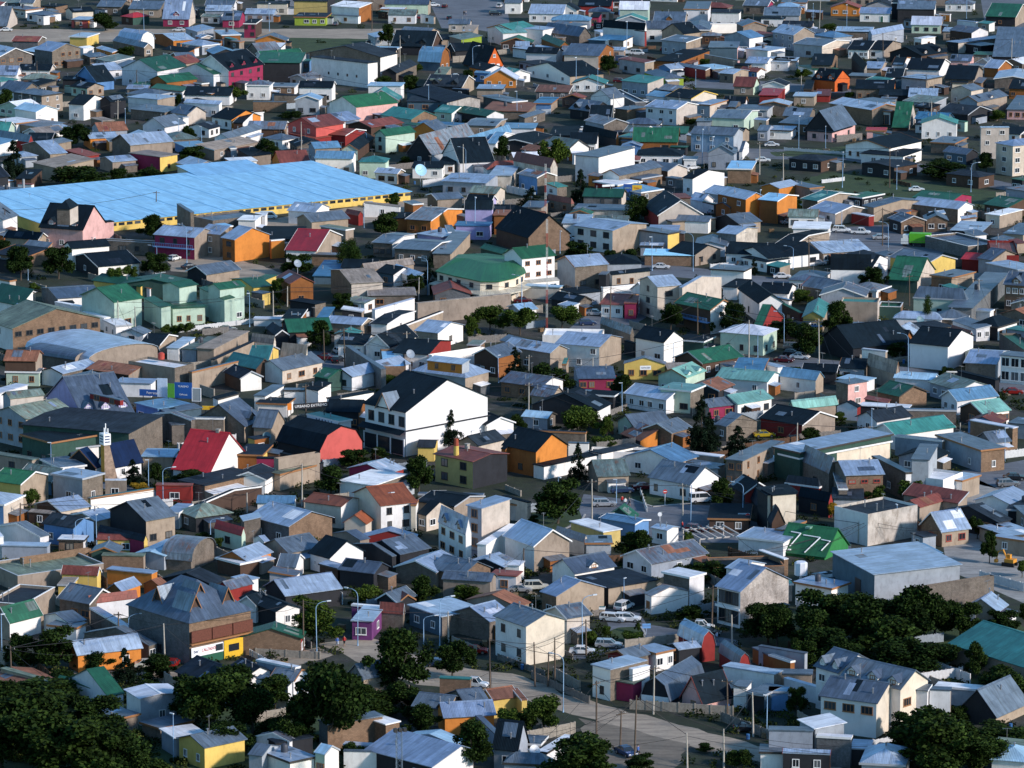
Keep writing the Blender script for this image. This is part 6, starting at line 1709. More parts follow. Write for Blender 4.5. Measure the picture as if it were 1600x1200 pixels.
person(728, 24, 30, 'grey', 'denim', 'person in grey jacket and blue trousers on the far wide road', .1)
person(1120, 1002, 40, 'pale', 'grey', 'person in pale top near the glazed three-bay house')
def H(k): return HOUSES[k]
def flat_text(cu, mat):
    t = bpy.data.objects.new('tmp', cu); COL.objects.link(t); bpy.context.view_layer.update()
    me = bpy.data.meshes.new_from_object(t.evaluated_get(bpy.context.evaluated_depsgraph_get())); me.name = 'lettering'
    bpy.data.objects.remove(t); bpy.data.curves.remove(cu)
    if not me.materials: me.materials.append(mat)
    return me
def text_on(V, txt, side, u, z, size, mat, name='lettering', off=.03, parent=None, sx=1.0):
    """flat painted letters on a wall: side L (x=0 wall, u measured from its far end) or R"""
    cu = bpy.data.curves.new(name, 'FONT'); cu.body = txt; cu.size = size; cu.extrude = .012; cu.align_x = 'CENTER'; cu.align_y = 'CENTER'; cu.materials.append(mat)
    o = bpy.data.objects.new(name, flat_text(cu, mat)); COL.objects.link(o); o.parent = parent or V.root
    c2, s2 = math.cos(V.rz), math.sin(V.rz)
    if side == 'L': x, y, rz = -off, V.ly-u, -math.pi/2
    else: x, y, rz = u, -off, 0
    o.location = (V.loc[0]+x*c2-y*s2, V.loc[1]+x*s2+y*c2, z); o.rotation_euler = (math.pi/2, 0, V.rz+rz); o.scale = (sx,1,1)
    return o
WHT = plain('sign white', (.85,.85,.85), .5); BLK = plain('sign black', (.015,.015,.02), .5); BLU = plain('sign blue', (.02,.10,.34), .45); YLW = plain('sign yellow', (.75,.45,.03), .5)
SRED = plain('sign red', (.5,.03,.03), .5); SLB = plain('sign light blue', (.16,.36,.7), .5); SGR = plain('sign green', (.10,.32,.03), .5); INK = plain('sign ink blue', (.04,.07,.16), .6); ORG = plain('sign orange', (.7,.2,.02), .5)
def panel(V, nm, side, u0, u1, z0, z1, mat, t=.08, off=.0):
    b = MB()
    if side == 'L': b.box(-t-off, V.ly-u1, z0, -off-.004, V.ly-u0, z1)
    else: b.box(u0, -t-off, z0, u1, -off-.004, z1)
    return V.put(nm, b.mesh(nm, [mat]))
# 777 on the green slope
V = H('seven'); sl_ = V.r/(V.Wd/2); L7 = math.hypot(V.r, V.Wd/2); nx_ = V.r/L7; nz_ = (V.Wd/2)/L7
def slope_pt(V, t, d, off=.22):   # t along the ridge, d down the slope distance fraction 0 ridge..1 eave
    s = V.Wd/2*(1-d); z = V.h + V.r*(1-d)
    nn = (V.r/math.hypot(V.r, V.Wd/2), (V.Wd/2)/math.hypot(V.r, V.Wd/2))
    return V.st(s-nn[0]*off, t, z+nn[1]*off)
def stroke(V, pts, w, mat, nm):
    for (t0,d0),(t1,d1) in zip(pts, pts[1:]):
        p, q = Vector(slope_pt(V,t0,d0)), Vector(slope_pt(V,t1,d1)); b = MB(); b.tube([p, q], [w,w], 4); V.put(nm, b.mesh(nm, [mat]))
Ln = V.Ln
for (a0, a1, top, bot) in ((.86,.66,.30,.78), (.60,.26,.36,.93), (.22,.04,.44,.80)):
    stroke(V, [(a0*Ln, top),(a1*Ln, top+.02),((a1+.10*(a0-a1)/.2)*Ln, bot)], .12, WHT, 'painted_figure')
for a0 in (.9, .74): 
    b = MB(); b.box(-.25,-.25,0,.25,.25,.2); p = slope_pt(V, a0*Ln, .9, .1); V.put('lamp_box', b.mesh('lamp_box', [WHT]), *p)
b = MB(); p = slope_pt(V, .55*Ln, .1, .1); b.box(-.9,-.5,0,.9,.5,.35); V.put('skylight', b.mesh('skylight', [plain('old skylight', (.16,.3,.22), .4)]), *p)
# market: window band, ribs, raised vents and the dish beside it
V = H('market'); n = 46
for i in range(n):
    b = MB(); u = V.lx*(i+.15)/n; b.box(u, -.06+.35, 1.35, u+V.lx/n*.7, -.01+.35, 2.1)
    V.put('window', b.mesh('window', [GLASS]))
b = MB()
for u in (.28,.52,.76): b.box(V.lx*u, -.05, 4.3, V.lx*u+.25, V.ly, 4.36+.0)
for x_, y_ in ((.55,.45),(.8,.6)):
    b = MB(); b.tube([V.st(V.lx*x_, V.ly*y_, 0)[:2]+(2.5,), V.st(V.lx*x_, V.ly*y_, 0)[:2]+(5.6,)], [.35,.35], 8); V.put('roof_vent', b.mesh('roof_vent', [plain('vent grey', (.35,.36,.38), .5)]))
for i in range(1, 13):
    b = MB(); u = V.lx*i/13; b.quad([(u,.1,2.4+.2),(u+.22,.1,2.4+.2),(u+.22,V.ly-.1,4.4+.16),(u,V.ly-.1,4.4+.16)]); b.quad([(u,.1,2.5),(u,.1,2.6),(u,V.ly-.1,4.56),(u,V.ly-.1,4.46)]); V.put('roof_seam', b.mesh('roof_seam', [plain('seam blue', (.15,.42,.68), .6)]))
b = MB(); b.box(0,-.05,2.42,V.lx,.0,2.62); V.put('gutter', b.mesh('gutter', [plain('seam blue', (0,0,0))]))
def dish(x, y, zc, r, az, col, lab, tilt=.5):
    X, Y = at(x, y); b = MB(); n = 18; rings = []
    for j in range(5):
        rr_ = r*j/4; dz = .22*r*(j/4)**2
        rings.append([(rr_*math.cos(6.283*k/n), rr_*math.sin(6.283*k/n), dz) for k in range(n)])
    for j in range(4):
        for k in range(n): b.quad([rings[j][k], rings[j][(k+1)%n], rings[j+1][(k+1)%n], rings[j+1][k]])
    o = bpy.data.objects.new('satellite_dish', None); COL.objects.link(o); o.location = (X, Y, 0); 
    m = b.mesh('bowl', [plain('dish '+lab[:4], col, .5)], True)
    bo = link('bowl', m, o, (0,0,zc)); bo.rotation_euler = (1.05, 0, az)
    q = MB(); q.tube([(0,0,0),(0,0,zc)], [.09,.07], 6); link('stand', q.mesh('stand', [plain('vent grey', (0,0,0))]), o)
    q = MB(); q.tube([(0,0,0),(0,0,r*.8)], [.03,.03], 4); link('feed_arm', q.mesh('feed_arm', [plain('vent grey', (0,0,0))]), bo)
    tag(o, lab, 'satellite dish', 'satellite dishes')
dish(657, 292, 4.6, 1.75, .5, (.35,.6,.8), 'big pale blue satellite dish beside the corner of the blue market roof')
dish(465, 432, 3.2, 1.0, .5, (.25,.3,.36), 'grey satellite dish among bushes behind the orange-brown red-roofed house')
dish(641, 585, 4.5, 1.0, .5, (.25,.3,.36), 'grey satellite dish beside the bare windowless block building')
dish(1437, 520, 2.9, 1.0, .5, (.10,.2,.24), 'dark satellite dish in the yard beside the slim autumn poplar')
dish(417, 705, 3.0, .95, .5, (.06,.1,.14), 'dark satellite dish on a post beside the salmon gable barn')
dish(835, 1205, 3.2, .9, .5, (.7,.72,.74), 'small white satellite dish above a roof at the picture bottom')
# chapel tower
V = H('chap'); X, Y = at(166, 752)
o = bpy.data.objects.new('bell_tower', None); COL.objects.link(o); o.location = (X, Y, 0); o.rotation_euler = (0,0,math.radians(30))
b = MB(); w0 = 1.35
P0 = [(-w0*.5,-w0*.6,0),(w0*1.6,-w0*.6,0),(w0*1.6,w0*.6,0),(-w0*.5,w0*.6,0)]; P1 = [(-w0*.5,-w0*.6,7.4),(w0*.35,-w0*.6,7.4),(w0*.35,w0*.6,7.4),(-w0*.5,w0*.6,7.4)]
for i in range(4): b.quad([P0[i],P0[(i+1)%4],P1[(i+1)%4],P1[i]], 0 if i == 3 else 1)
b.quad(P1, 1)
link('tower_wall', b.mesh('tower_wall', [plain('tower ochre', (.62,.30,.04), .8, var=.3), plain('tower stone', (.42,.30,.22), .9, var=.6, vscale=1.2)]), o)
b = MB(); b.box(-.85,-1.05,7.4,.65,1.0,9.6); link('bell_box', b.mesh('bell_box', [WHT]), o)
for z in (7.9,8.45,9.0):
    for side in (0,1):
        b = MB()
        if side == 0: b.box(-.91,-.7,z,-.854,.7,z+.22)
        else: b.box(-.6,-1.1,z,.4,-1.054,z+.22)
        link('louvre', b.mesh('louvre', [INK]), o)
for dx, dy, h in ((-.45,-.45,1.2),(.1,.1,1.9),(.3,-.5,1.0)):
    b = MB(); b.box(dx-.08,dy-.08,9.6,dx+.08,dy+.08,9.6+h); link('pinnacle', b.mesh('pinnacle', [WHT]), o)
tag(o, 'ochre and stone bell tower tapering to a white louvred box with three spikes', 'bell tower'); MARKS.append((160, 690, 'white-topped bell tower'))
# water tank on a column beside the warehouse
X, Y = at(1251, 925); o = bpy.data.objects.new('water_tower', None); COL.objects.link(o); o.location = (X, Y, 0); o.rotation_euler = (0,0,math.radians(35))
b = MB(); b.tube([(0,0,0),(0,0,3.2)], [.3,.26], 10); link('column', b.mesh('column', [plain('tank white', (.72,.74,.8), .5)]), o)
b = MB(); b.tube([(0,0,2.9),(0,0,3.1),(0,0,5.3),(0,0,5.5)], [.7,1.15,1.15,.9], 8); link('tank', b.mesh('tank', [plain('tank white', (0,0,0))]), o)
tag(o, 'white faceted water tank on a slim column before the grey warehouse', 'water tower'); MARKS.append((1251, 890, 'white water tank'))
# tall thin red and white mast
def mast(x, y, h, lab):
    X, Y = at(x, y); H_ = h/scale_at(x, y); o = bpy.data.objects.new('radio_mast', None); COL.objects.link(o); o.location = (X, Y, 0)
    n = 8
    for i in range(n):
        b = MB(); z0, z1 = H_*i/n, H_*(i+1)/n; w = .22
        for k in range(3):
            an = k*2.094; an2 = an+2.094; p = (w*math.cos(an), w*math.sin(an)); q = (w*math.cos(an2), w*math.sin(an2))
            b.tube([(*p,z0),(*p,z1)], [.05,.05], 4)
            for j in range(4): b.tube([(*p,z0+(z1-z0)*j/4),(*q,z0+(z1-z0)*(j+1)/4)], [.025,.025], 3)
        link('section', b.mesh('section', [plain('mast red', (.4,.06,.05), .6) if i % 2 == 0 else plain('mast pale', (.62,.6,.56), .6)]), o)
    tag(o, lab, 'radio mast'); return o
mast(854, 518, 178, 'tall thin lattice mast banded red and white beside the green-roofed corner house'); MARKS.append((854, 430, 'red-white lattice mast'))
mast(852, 345, 90, 'short red lattice mast behind the ragged brown gable house')
# steel mast at the bottom
X, Y = at(624, 1240); o = bpy.data.objects.new('floodlight_mast', None); COL.objects.link(o); o.location = (X, Y, 0); o.rotation_euler = (0,0,.3); H_ = 9.5
for k, (dx, dy) in enumerate(((-.45,-.3),(.45,-.3),(.45,.3),(-.45,.3))):
    b = MB(); b.tube([(dx,dy,0),(dx*.8,dy*.8,H_)], [.05,.05], 4); link('leg', b.mesh('leg', [plain('mast steel', (.18,.24,.3), .5, .5)]), o)
for j in range(12):
    b = MB(); z = H_*j/12; b.tube([(-.45,-.3,z),(.45,-.3,z+H_/12)], [.025,.025], 3); b.tube([(.45,.3,z),(-.45,.3,z+H_/12)], [.025,.025], 3); b.tube([(-.45,-.3,z),(-.45,.3,z+H_/12)], [.025,.025], 3)
    link('brace', b.mesh('brace', [plain('mast steel', (0,0,0))]), o)
for dx in (-.8,-.1,.6): b = MB(); b.box(dx,-.35,H_,dx+.5,.35,H_+.55); link('floodlight', b.mesh('floodlight', [DARKP]), o)
tag(o, 'steel lattice mast carrying floodlights above the pale roof', 'mast')
# signs
V = H('man'); panel(V, 'sign_board', 'L', .3, V.ly-.3, 1.9, 3.15, plain('sign pale', (.62,.72,.82), .5), .1); text_on(V, 'MAN I', 'L', V.ly*.55, 2.5, 1.5, INK, off=.13, sx=1.3)
def board(name, x, y, z, w, h, ang, mat, lab, txt=None, tm=None, ts=.6, legs=True, cat='sign', frame=None):
    X, Y = at(x, y, z); o = bpy.data.objects.new(name, None); COL.objects.link(o); o.location = (X, Y, 0); o.rotation_euler = (0,0,math.radians(ang))
    b = MB(); b.box(0,-.08,z,w,.08,z+h); link('board', b.mesh('board', [mat]), o)
    if frame:
        b = MB(); t = .12; b.box(-t,-.12,z-t,w+t,.12,z); b.box(-t,-.12,z+h,w+t,.12,z+h+t); b.box(-t,-.12,z,0,.12,z+h); b.box(w,-.12,z,w+t,.12,z+h); link('frame', b.mesh('frame', [frame]), o)
    if legs:
        for q in (.12, .88): b = MB(); b.box(w*q-.07,.08,0,w*q+.07,.2,z+h*.9); link('leg', b.mesh('leg', [DARKP]), o)
    if txt:
        for i, ln in enumerate(txt.split('/')):
            cu = bpy.data.curves.new('lettering', 'FONT'); cu.body = ln; cu.size = ts; cu.extrude = .01; cu.align_x = 'CENTER'; cu.align_y = 'CENTER'; cu.materials.append(tm or WHT)
            t_ = bpy.data.objects.new('lettering', flat_text(cu, tm or WHT)); COL.objects.link(t_); t_.parent = o; t_.location = (w/2,-.1,z+h*(1-(i+.5)/len(txt.split('/')))); t_.rotation_euler = (math.pi/2,0,0)
    tag(o, lab, cat); return o
board('shop_sign', 458, 640, 5.0, 7.6, 1.15, 20, BLK, 'long black shop sign with white capital lettering and an orange end', 'URBANO EXTREMO', WHT, .78)
board('shop_sign', 449, 641, 5.0, .9, 1.4, 20, ORG, 'small orange panel at the end of the black lettered sign')
board('shop_sign', 606, 668, 3.6, 5.0, 1.1, -52, plain('sign pale', (0,0,0)), 'pale shop sign with red lettering over the white shop front', 'SUPERMERCADO', SRED, .62, legs=False)
board('billboard', 218, 618, 3.0, 6.4, 1.4, -14, BLU, 'dark blue shop billboard with white script on the blue shop row', 'Ferretería', WHT, .8)
board('billboard', 246, 620, 3.5, 2.2, 4.0, -14, plain('sign pale', (0,0,0)), 'pale upright billboard with a dark picture on the blue shop row')
board('billboard', 262, 621, 4.0, 1.5, 3.0, -14, SGR, 'green upright panel between pale and blue billboards')
board('billboard', 273, 622, 3.6, 3.8, 3.4, -12, BLU, 'broad blue billboard with white lines of print', 'TURISMO/Ushuaia', WHT, .55)
board('billboard', 301, 626, 3.6, 1.7, 2.6, -12, plain('poster grey', (.3,.33,.33), .6), 'white framed poster board with a grey picture', frame=WHT)
board('shop_sign', 316, 640, 2.8, 5.0, .8, -6, YLW, 'yellow fascia sign with red trim under the poster board', 'KIOSCO', SRED, .5)
board('shop_sign', 343, 630, 3.2, 3.0, .8, 8, YLW, 'short yellow sign beside the dark slanted canopy')
board('shop_sign', 941, 292, 2.8, 3.6, .55, 20, WHT, 'narrow white and red sign on the grey-roofed shop', None)
board('shop_sign', 974, 300, 2.4, 2.4, 2.2, -4, plain('sign blue2', (.03,.10,.35), .5), 'blue framed shop window sign with pale green posters', 'OFERTA', plain('pale green', (.55,.7,.45), .5), .5)
board('shop_sign', 987, 299, 2.6, 2.8, 1.7, -4, YLW, 'pale yellow poster next to blue framed shop sign', 'PAN', SRED, .7)
board('shop_sign', 1000, 578, 2.7, 2.4, .9, 5, WHT, 'white signboard on the pale yellow shop front', 'ALMACEN', INK, .42, legs=False)
# the low blue shop row beneath the billboards
town('''
246,640 208,632 300,634 3.6 f l l l 2/0 |blue painted shop front beneath the billboards, closed shutters;blue shop row
262,646 246,640 318,640 3.4 s.4 g g u 0/2
355,655 318,650 365,640 3 f k o y 2/0
340,625 330,622 375,618 4.6 s.8 k w W 0/0
''', 0, 0, 1)
# road signs at the crossing
def roadsign(x, y, kind, lab):
    X, Y = at(x, y); o = bpy.data.objects.new('road_sign', None); COL.objects.link(o); o.location = (X, Y, 0); o.rotation_euler = (0,0,.1)
    b = MB(); b.tube([(0,0,0),(0,0,2.9)], [.05,.05], 6); link('post', b.mesh('post', [WHT if kind != 'arrow' else plain('banded post', (.4,.45,.55))]), o)
    b = MB()
    if kind == 'arrow':
        for z, d in ((2.7,1),(3.15,-1)): b2 = MB(); b2.box(-.7,-.05,z,.7,-.01,z+.35); link('panel', b2.mesh('panel', [SLB]), o)
    else:
        b.tube([(0,-.06,2.75),(0,-.02,2.75)], [.42,.42], 16); link('disc', b.mesh('disc', [SRED if kind == 'red' else WHT]), o)
        if kind == 'red': q = MB(); q.box(-.3,-.075,2.68,.3,-.062,2.82); link('bar', q.mesh('bar', [WHT]), o)
    tag(o, lab, 'road sign')
roadsign(1039, 790, 'red', 'red no-entry disc on a white post at the street crossing')
roadsign(1031, 826, 'white', 'plain white round road sign seen from behind at the crossing')
roadsign(1010, 1006, 'arrow', 'blue street name panels on a banded post by the corner lawn')
roadsign(1168, 828, 'red', 'small red round sign beside the red timber restaurant')
# lime green truck body
X, Y = at(1420, 384); o = bpy.data.objects.new('box_truck', None); COL.objects.link(o); o.location = (X, Y, 0); o.rotation_euler = (0,0,math.radians(168))
b = MB(); b.box(-5.6,-1.2,1.0,-.2,1.2,3.4); link('cargo_box', b.mesh('cargo_box', [plain('lime truck', (.10,.42,.02), .5)]), o)
b = MB(); b.box(0,-1.15,.6,1.9,1.15,2.1); b.box(0,-1.1,2.1,1.5,1.1,2.9); link('cab', b.mesh('cab', [plain('truck cab', (.7,.72,.7), .4)]), o)
b = MB(); b.quad([(1.93,-1.0,1.7),(1.93,1.0,1.7),(1.56,1.0,2.75),(1.56,-1.0,2.75)]); link('windscreen', b.mesh('windscreen', [CGL]), o)
b = MB(); b.box(-5.5,-.9,.5,1.6,.9,1.0); link('chassis', b.mesh('chassis', [DARKP]), o)
for x_ in (-4.6,-3.6,1.0):
    for y_ in (-1.0,1.0): link('wheel', whm, o, (x_,y_,.48), 0, (1.5,1.3,1.5))
tag(o, 'lime green box truck parked beside the long grey yard wall', 'truck')
# orange excavator arm
X, Y = at(1577, 884); o = bpy.data.objects.new('excavator', None); COL.objects.link(o); o.location = (X, Y, 0); o.rotation_euler = (0,0,2.6); o.scale = (.7,.7,.7); OM = plain('digger yellow', (.6,.26,.03), .5)
b = MB(); b.tube([(.6,0,1.6),(1.8,0,4.0),(3.2,0,3.4)], [.22,.25,.18], 6); b.tube([(3.2,0,3.4),(3.6,0,1.2)], [.18,.14], 6); link('boom', b.mesh('boom', [OM]), o)
b = MB(); b.box(-1.6,-1.1,1.0,1.0,1.1,1.9); b.box(-.2,-1.0,1.9,.9,.1,2.9); link('body', b.mesh('body', [OM]), o)
b = MB(); b.box(-1.8,-1.4,0,1.6,-.8,.95); b.box(-1.8,.8,0,1.6,1.4,.95); link('track', b.mesh('track', [TYRE]), o)
b = MB(); b.box(3.3,-.5,.5,4.1,.5,1.3); link('bucket', b.mesh('bucket', [OM]), o)
tag(o, 'small orange-yellow excavator with bent arm behind the white yard fence', 'excavator')
# timber pergola beams in the lot behind the crossing
X, Y = at(1095, 862); o = bpy.data.objects.new('pergola', None); COL.objects.link(o); o.location = (X, Y, 0); o.rotation_euler = (0,0,math.radians(20)); BW = plain('bleached timber', (.5,.46,.42), .8)
for i in range(6): b = MB(); b.box(i*1.6-.12,-.1,2.3,i*1.6+.12,9,2.5); link('beam', b.mesh('beam', [BW]), o)
for y_ in (0.5,8.5): b = MB(); b.box(-.3,y_-.1,2.1,8.3,y_+.1,2.296); link('beam', b.mesh('beam', [BW]), o)
for x_ in (0,8): 
    for y_ in (.5,8.5): b = MB(); b.box(x_-.08,y_-.08,0,x_+.08,y_+.08,2.1); link('post', b.mesh('post', [BW]), o)
tag(o, 'bare bleached timber roof beams over a lot behind the crossing', 'roof frame')
# dormers and lower shopfront of the dormered grey shop
V = H('shop')
def gable_dormer(V, x, y, z, w, h, dep, side, wm='d'):
    d = MB(); dr = MB()
    if side == 'R': f = lambda u, v, zz: (x+u, y+v, zz)
    else: f = lambda u, v, zz: (x+v, y-u, zz)
    d.quad([f(-w/2,0,z), f(w/2,0,z), f(0,0,z+h)])
    for s in (-1,1): d.quad([f(s*w/2,0,z), f(0,0,z+h), f(s*w/2,dep*.2,z)])
    o = V.put('dormer', d.mesh('dormer', [WM[wm]]))
    thick(dr, [(-w/2-.3, z-.3*h/(w/2)),(0,z+h),(w/2+.3,z-.3*h/(w/2))], -.35, dep, .12, lambda s, t, z_: f(s, t, z_+.03))
    link('dormer_roof', dr.mesh('dormer_roof', [RM['g']]), o)
    t2 = MB(); thick(t2, [(-w/2-.3, z-.1-.3*h/(w/2)),(0,z+h-.1),(w/2+.3,z-.1-.3*h/(w/2))], -.42, -.36, .26, lambda s, t, z_: f(s, t, z_+.03)); link('fascia', t2.mesh('fascia', [TR['o']]), o)
lx, ly = V.lx, V.ly
gable_dormer(V, lx*.22, ly*.13, V.h+1.5, 2.4, 2.4, 4.5, 'R'); gable_dormer(V, lx*.42, ly*.26, V.h+2.7, 2.4, 2.4, 4, 'R'); gable_dormer(V, lx*.72, ly*.13, V.h+1.5, 2.6, 2.6, 4.5, 'R'); gable_dormer(V, lx*.15, ly*.62, V.h+1.6, 2.4, 2.4, 4, 'L')
panel(V, 'shopfront', 'R', .4, lx*.52, 1.4, 3.0, WHT, .1); panel(V, 'shopfront_base', 'R', .4, lx*.52, 0, 1.38, plain('deep green', (.01,.09,.05), .6), .1)
panel(V, 'yellow_front', 'R', lx*.53, lx-.4, 0, 3.1, plain('shop yellow', (.7,.42,.02), .6), .12)
panel(V, 'window', 'R', lx*.60, lx*.76, 1.1, 2.3, GLASS, .16); panel(V, 'door', 'R', lx*.85, lx*.93, .05, 2.5, DOORC[0], .16); panel(V, 'window', 'R', lx*.40, lx*.51, 1.7, 2.8, GLASS, .16)
text_on(V, 'CALZADOS', 'R', lx*.3, 2.3, .75, SRED, off=.14, sx=.8); text_on(V, 'bar', 'R', lx*.1, 2.3, .8, INK, off=.14)
for i in range(3): panel(V, 'balcony_screen', 'R', .3+i*(lx-.6)/3+.1, .3+(i+1)*(lx-.6)/3-.1, 3.9, 5.8, plain('lattice wood', (.16,.05,.03), .8, var=.5, vscale=4), .25)
b = MB(); b.box(.2,-.45,3.5,lx-.2,-.004,3.75); V.put('balcony_floor', b.mesh('balcony_floor', [TR['o']]))
# blotches of plaster left on the rough gable and other render
# big white building: awning and dark beams
V = H('bigw1'); b = MB(); b.quad([(-1.6,0,4.6),(-1.6,V.ly,4.6),(-.004,V.ly,5.4),(-.004,0,5.4)]); V.put('awning', b.mesh('awning', [RM['k']])); panel(V, 'shopfront', 'L', .5, V.ly-.5, .3, 3.3, GLASS, .1)
for i in range(4): panel(V, 'column', 'L', .4+i*(V.ly-1.0)/3, .7+i*(V.ly-1.0)/3, 0, 3.6, WHT, .2)
panel(V, 'beam', 'R', 0, V.lx, 5.2, 5.45, BLK, .08)
gable_dormer(V, .1, V.ly*.52, V.h+.1, 3.8, 2.9, 3.5, 'L', 'W')
# A-frame front, navy gables and so on
V = H('aframe'); panel(V, 'door', 'R', V.lx*.56, V.lx*.70, 0, 2.3, WHT, .1); wo_ = V.put('window', window_meshes(1.8,1.4,'w')[0], V.lx*.38, -.02+.35, 1.8); link('pane', window_meshes(1.8,1.4,'w')[1], wo_); wo_ = V.put('window', window_meshes(1.0,1.1,'w')[0], V.lx*.47, -.02+.35, 5.0); link('pane', window_meshes(1.0,1.1,'w')[1], wo_)
V = H('whf')
for i in range(4): panel(V, 'window', 'L', V.ly*(.3+.16*i), V.ly*(.3+.16*i)+.7, 3.0, 3.9, GLASS, .05, -.3)
V = H('glz')
panel(V, 'fascia_band', 'L', .2, V.ly-.2, 3.1, 3.5, WHT, .12)
V = H('crw') if 'crw' in HOUSES else None
if V:
    for z in (2.6,4.2,5.6): panel(V, 'window', 'R', V.lx*.76, V.lx*.84, z, z+.7, GLASS, .05, -.3)
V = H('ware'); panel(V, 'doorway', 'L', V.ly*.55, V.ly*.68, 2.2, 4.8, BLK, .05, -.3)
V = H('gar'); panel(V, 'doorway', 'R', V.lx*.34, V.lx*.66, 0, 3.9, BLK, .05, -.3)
V = H('barn') if 'barn' in HOUSES else None
V = H('tank'); b = MB(); b.tube([(V.lx*.75,V.ly*.6,5.2),(V.lx*.75,V.ly*.6,5.4),(V.lx*.75,V.ly*.6,6.5),(V.lx*.75,V.ly*.6,6.8)], [.6,.75,.75,.3], 12); V.put('water_tank', b.mesh('water_tank', [plain('tank red', (.42,.06,.04), .5)]))

V = H('bigw1')
for i in range(4):
    fm_, pm_ = window_meshes(1.7, 2.0, 'k'); wo_ = V.put('window', fm_, .35-.003, V.ly*(.12+.235*i), 7.0, -math.pi/2); link('pane', pm_, wo_)
b = MB(); b.tube([(0,0,5.5),(0,0,7.6)], [.55,.5], 10); V2 = H('yel'); V2.put('chimney', b.mesh('chimney', [plain('chimney yellow', (.6,.42,.1), .8)]), V2.lx*.15, V2.ly*.55)
b = MB(); b.tube([(0,0,7.6),(0,0,9.0)], [.52,.42], 10); V2.put('chimney', b.mesh('chimney', [plain('chimney red', (.3,.06,.03), .8)]), V2.lx*.15, V2.ly*.55)

V = H('gam'); panel(V, 'white_front', 'L', .2, V.ly-.2, 0, 1.5, WHT, .06, -.3)
# the cream corner building with green roofs and a curved front (photo centre)
def ring(cx, cy, pts): return pts
C0 = at(800, 452, 0)
V0 = None
town('''
1120,490 1290,385 1760,420 0 f k k k
''', 800, 300) if False else None
def corner_house():
    # outline of the upper eave, walked from its left end round the bowed front to the tower (measured px at eave height)
    h = 5.6
    pts = [(680,424),(708,431),(722,434),(750,440),(780,440),(806,434),(822,426)]
    E = [Vector((*at(x, y, h), 0)) for x, y in pts]
    back = [Vector((*at(x, y, h), 0)) for x, y in ((815,404),(760,396),(716,398))]
    o = bpy.data.objects.new('corner_building', None); COL.objects.link(o); o.location = (E[0].x, E[0].y, 0); O = E[0].copy()
    wb = MB(); ring_ = [p-O for p in E] + [p-O for p in back]; n = len(ring_)
    cen = sum(ring_, Vector()) / n; inn = [p + (cen-p).normalized()*.5 for p in ring_]
    for i in range(n): p, q = inn[i], inn[(i+1)%n]; wb.quad([(p.x,p.y,-.2),(q.x,q.y,-.2),(q.x,q.y,h),(p.x,p.y,h)])
    link('wall', wb.mesh('wall', [WM['c'], WM['c']]), o)
    rb = MB(); rid = [Vector((*at(x, y, h+1.8), 0))-O for x, y in ((712,404),(730,404),(745,408),(760,412),(780,412),(800,408),(812,404))]
    ne = len(E)
    for i in range(ne-1):
        p, q = ring_[i], ring_[i+1]; r, s = rid[i], rid[i+1]; d = (q-p).length
        rb.quad([(p.x,p.y,h+.1),(q.x,q.y,h+.1),(s.x,s.y,h+1.9),(r.x,r.y,h+1.9)], 0, [(i*4,0),(i*4+d,0),(i*4+d,6),(i*4,6)])
        rb.quad([(p.x,p.y,h-.12),(q.x,q.y,h-.12),(q.x,q.y,h+.1),(p.x,p.y,h+.1)])
    bk = [ring_[0]] + ring_[:-4:-1] + [ring_[ne-1]]
    bk = [ring_[0], ring_[9], ring_[8], ring_[7], ring_[6]]
    allr = rid[::-1]
    rb.quad([(p.x,p.y,h+.1) for p in bk] + [(p.x,p.y,h+1.9) for p in allr])
    link('roof', rb.mesh('roof', [RM['j']]), o)
    # canopy over the pavement, bowed like the front
    cb = MB(); zc = 2.9
    out = [p + (p-cen).normalized()*2.6 for p in ring_[:ne]]; out[0] = ring_[0] + Vector((-1.5,-1,0)); 
    for i in range(ne-1):
        p, q, r, s = inn[i], inn[i+1], out[i+1], out[i]
        cb.quad([(p.x,p.y,zc+.5),(q.x,q.y,zc+.5),(r.x,r.y,zc),(s.x,s.y,zc)], 0, [(0,0),(3,0),(3,3),(0,3)]); cb.quad([(s.x,s.y,zc-.3),(r.x,r.y,zc-.3),(r.x,r.y,zc),(s.x,s.y,zc)], 0)
        m = MB(); mid = s; m.box(-.1,-.1,0,.1,.1,zc-.28); link('post', m.mesh('post', [TR['w']]), o, (mid.x, mid.y, 0))
    link('canopy', cb.mesh('canopy', [RM['C']]), o)
    for i in range(ne-1):
        p, q = inn[i], inn[i+1]; d = q-p; 
        if d.length < 2.0: continue
        a_ = math.atan2(d.y, d.x); k = max(1, int(d.length/3.6))
        for j in range(k):
            c = p + d*((j+.5)/k); nrm = Vector((d.y, -d.x, 0)).normalized()*.02
            fm_, pm_ = window_meshes(1.4,1.1,'k'); w_ = link('window', fm_, o, (c.x+nrm.x, c.y+nrm.y, 4.3), a_); link('pane', pm_, w_)
            fm_, pm_ = window_meshes(2.0,1.9,'w'); w_ = link('window', fm_, o, (c.x+nrm.x, c.y+nrm.y, 1.3), a_); link('pane', pm_, w_)
    tag(o, 'cream corner building with bowed front, green roof and long canopy', 'corner building'); MARKS.append((770, 430, 'bowed cream corner building'))
corner_house()
town('''
865,401 808,391 868,398 9 f n W W 0/0
''', 0, 0, 1) if False else None
town('''
60,420 -58,385 278,396 8.4 a2.0 j W W 1x2/3x3 wo F0 ws1.3x1.1 @ctw |three-storey cream house with green roof beside the bowed corner;three-storey cream tower house
+70,575 40,570 300,560 2.9 S.5 C W W 0/3 ws1.8x1.7 F0
''', 800, 300)
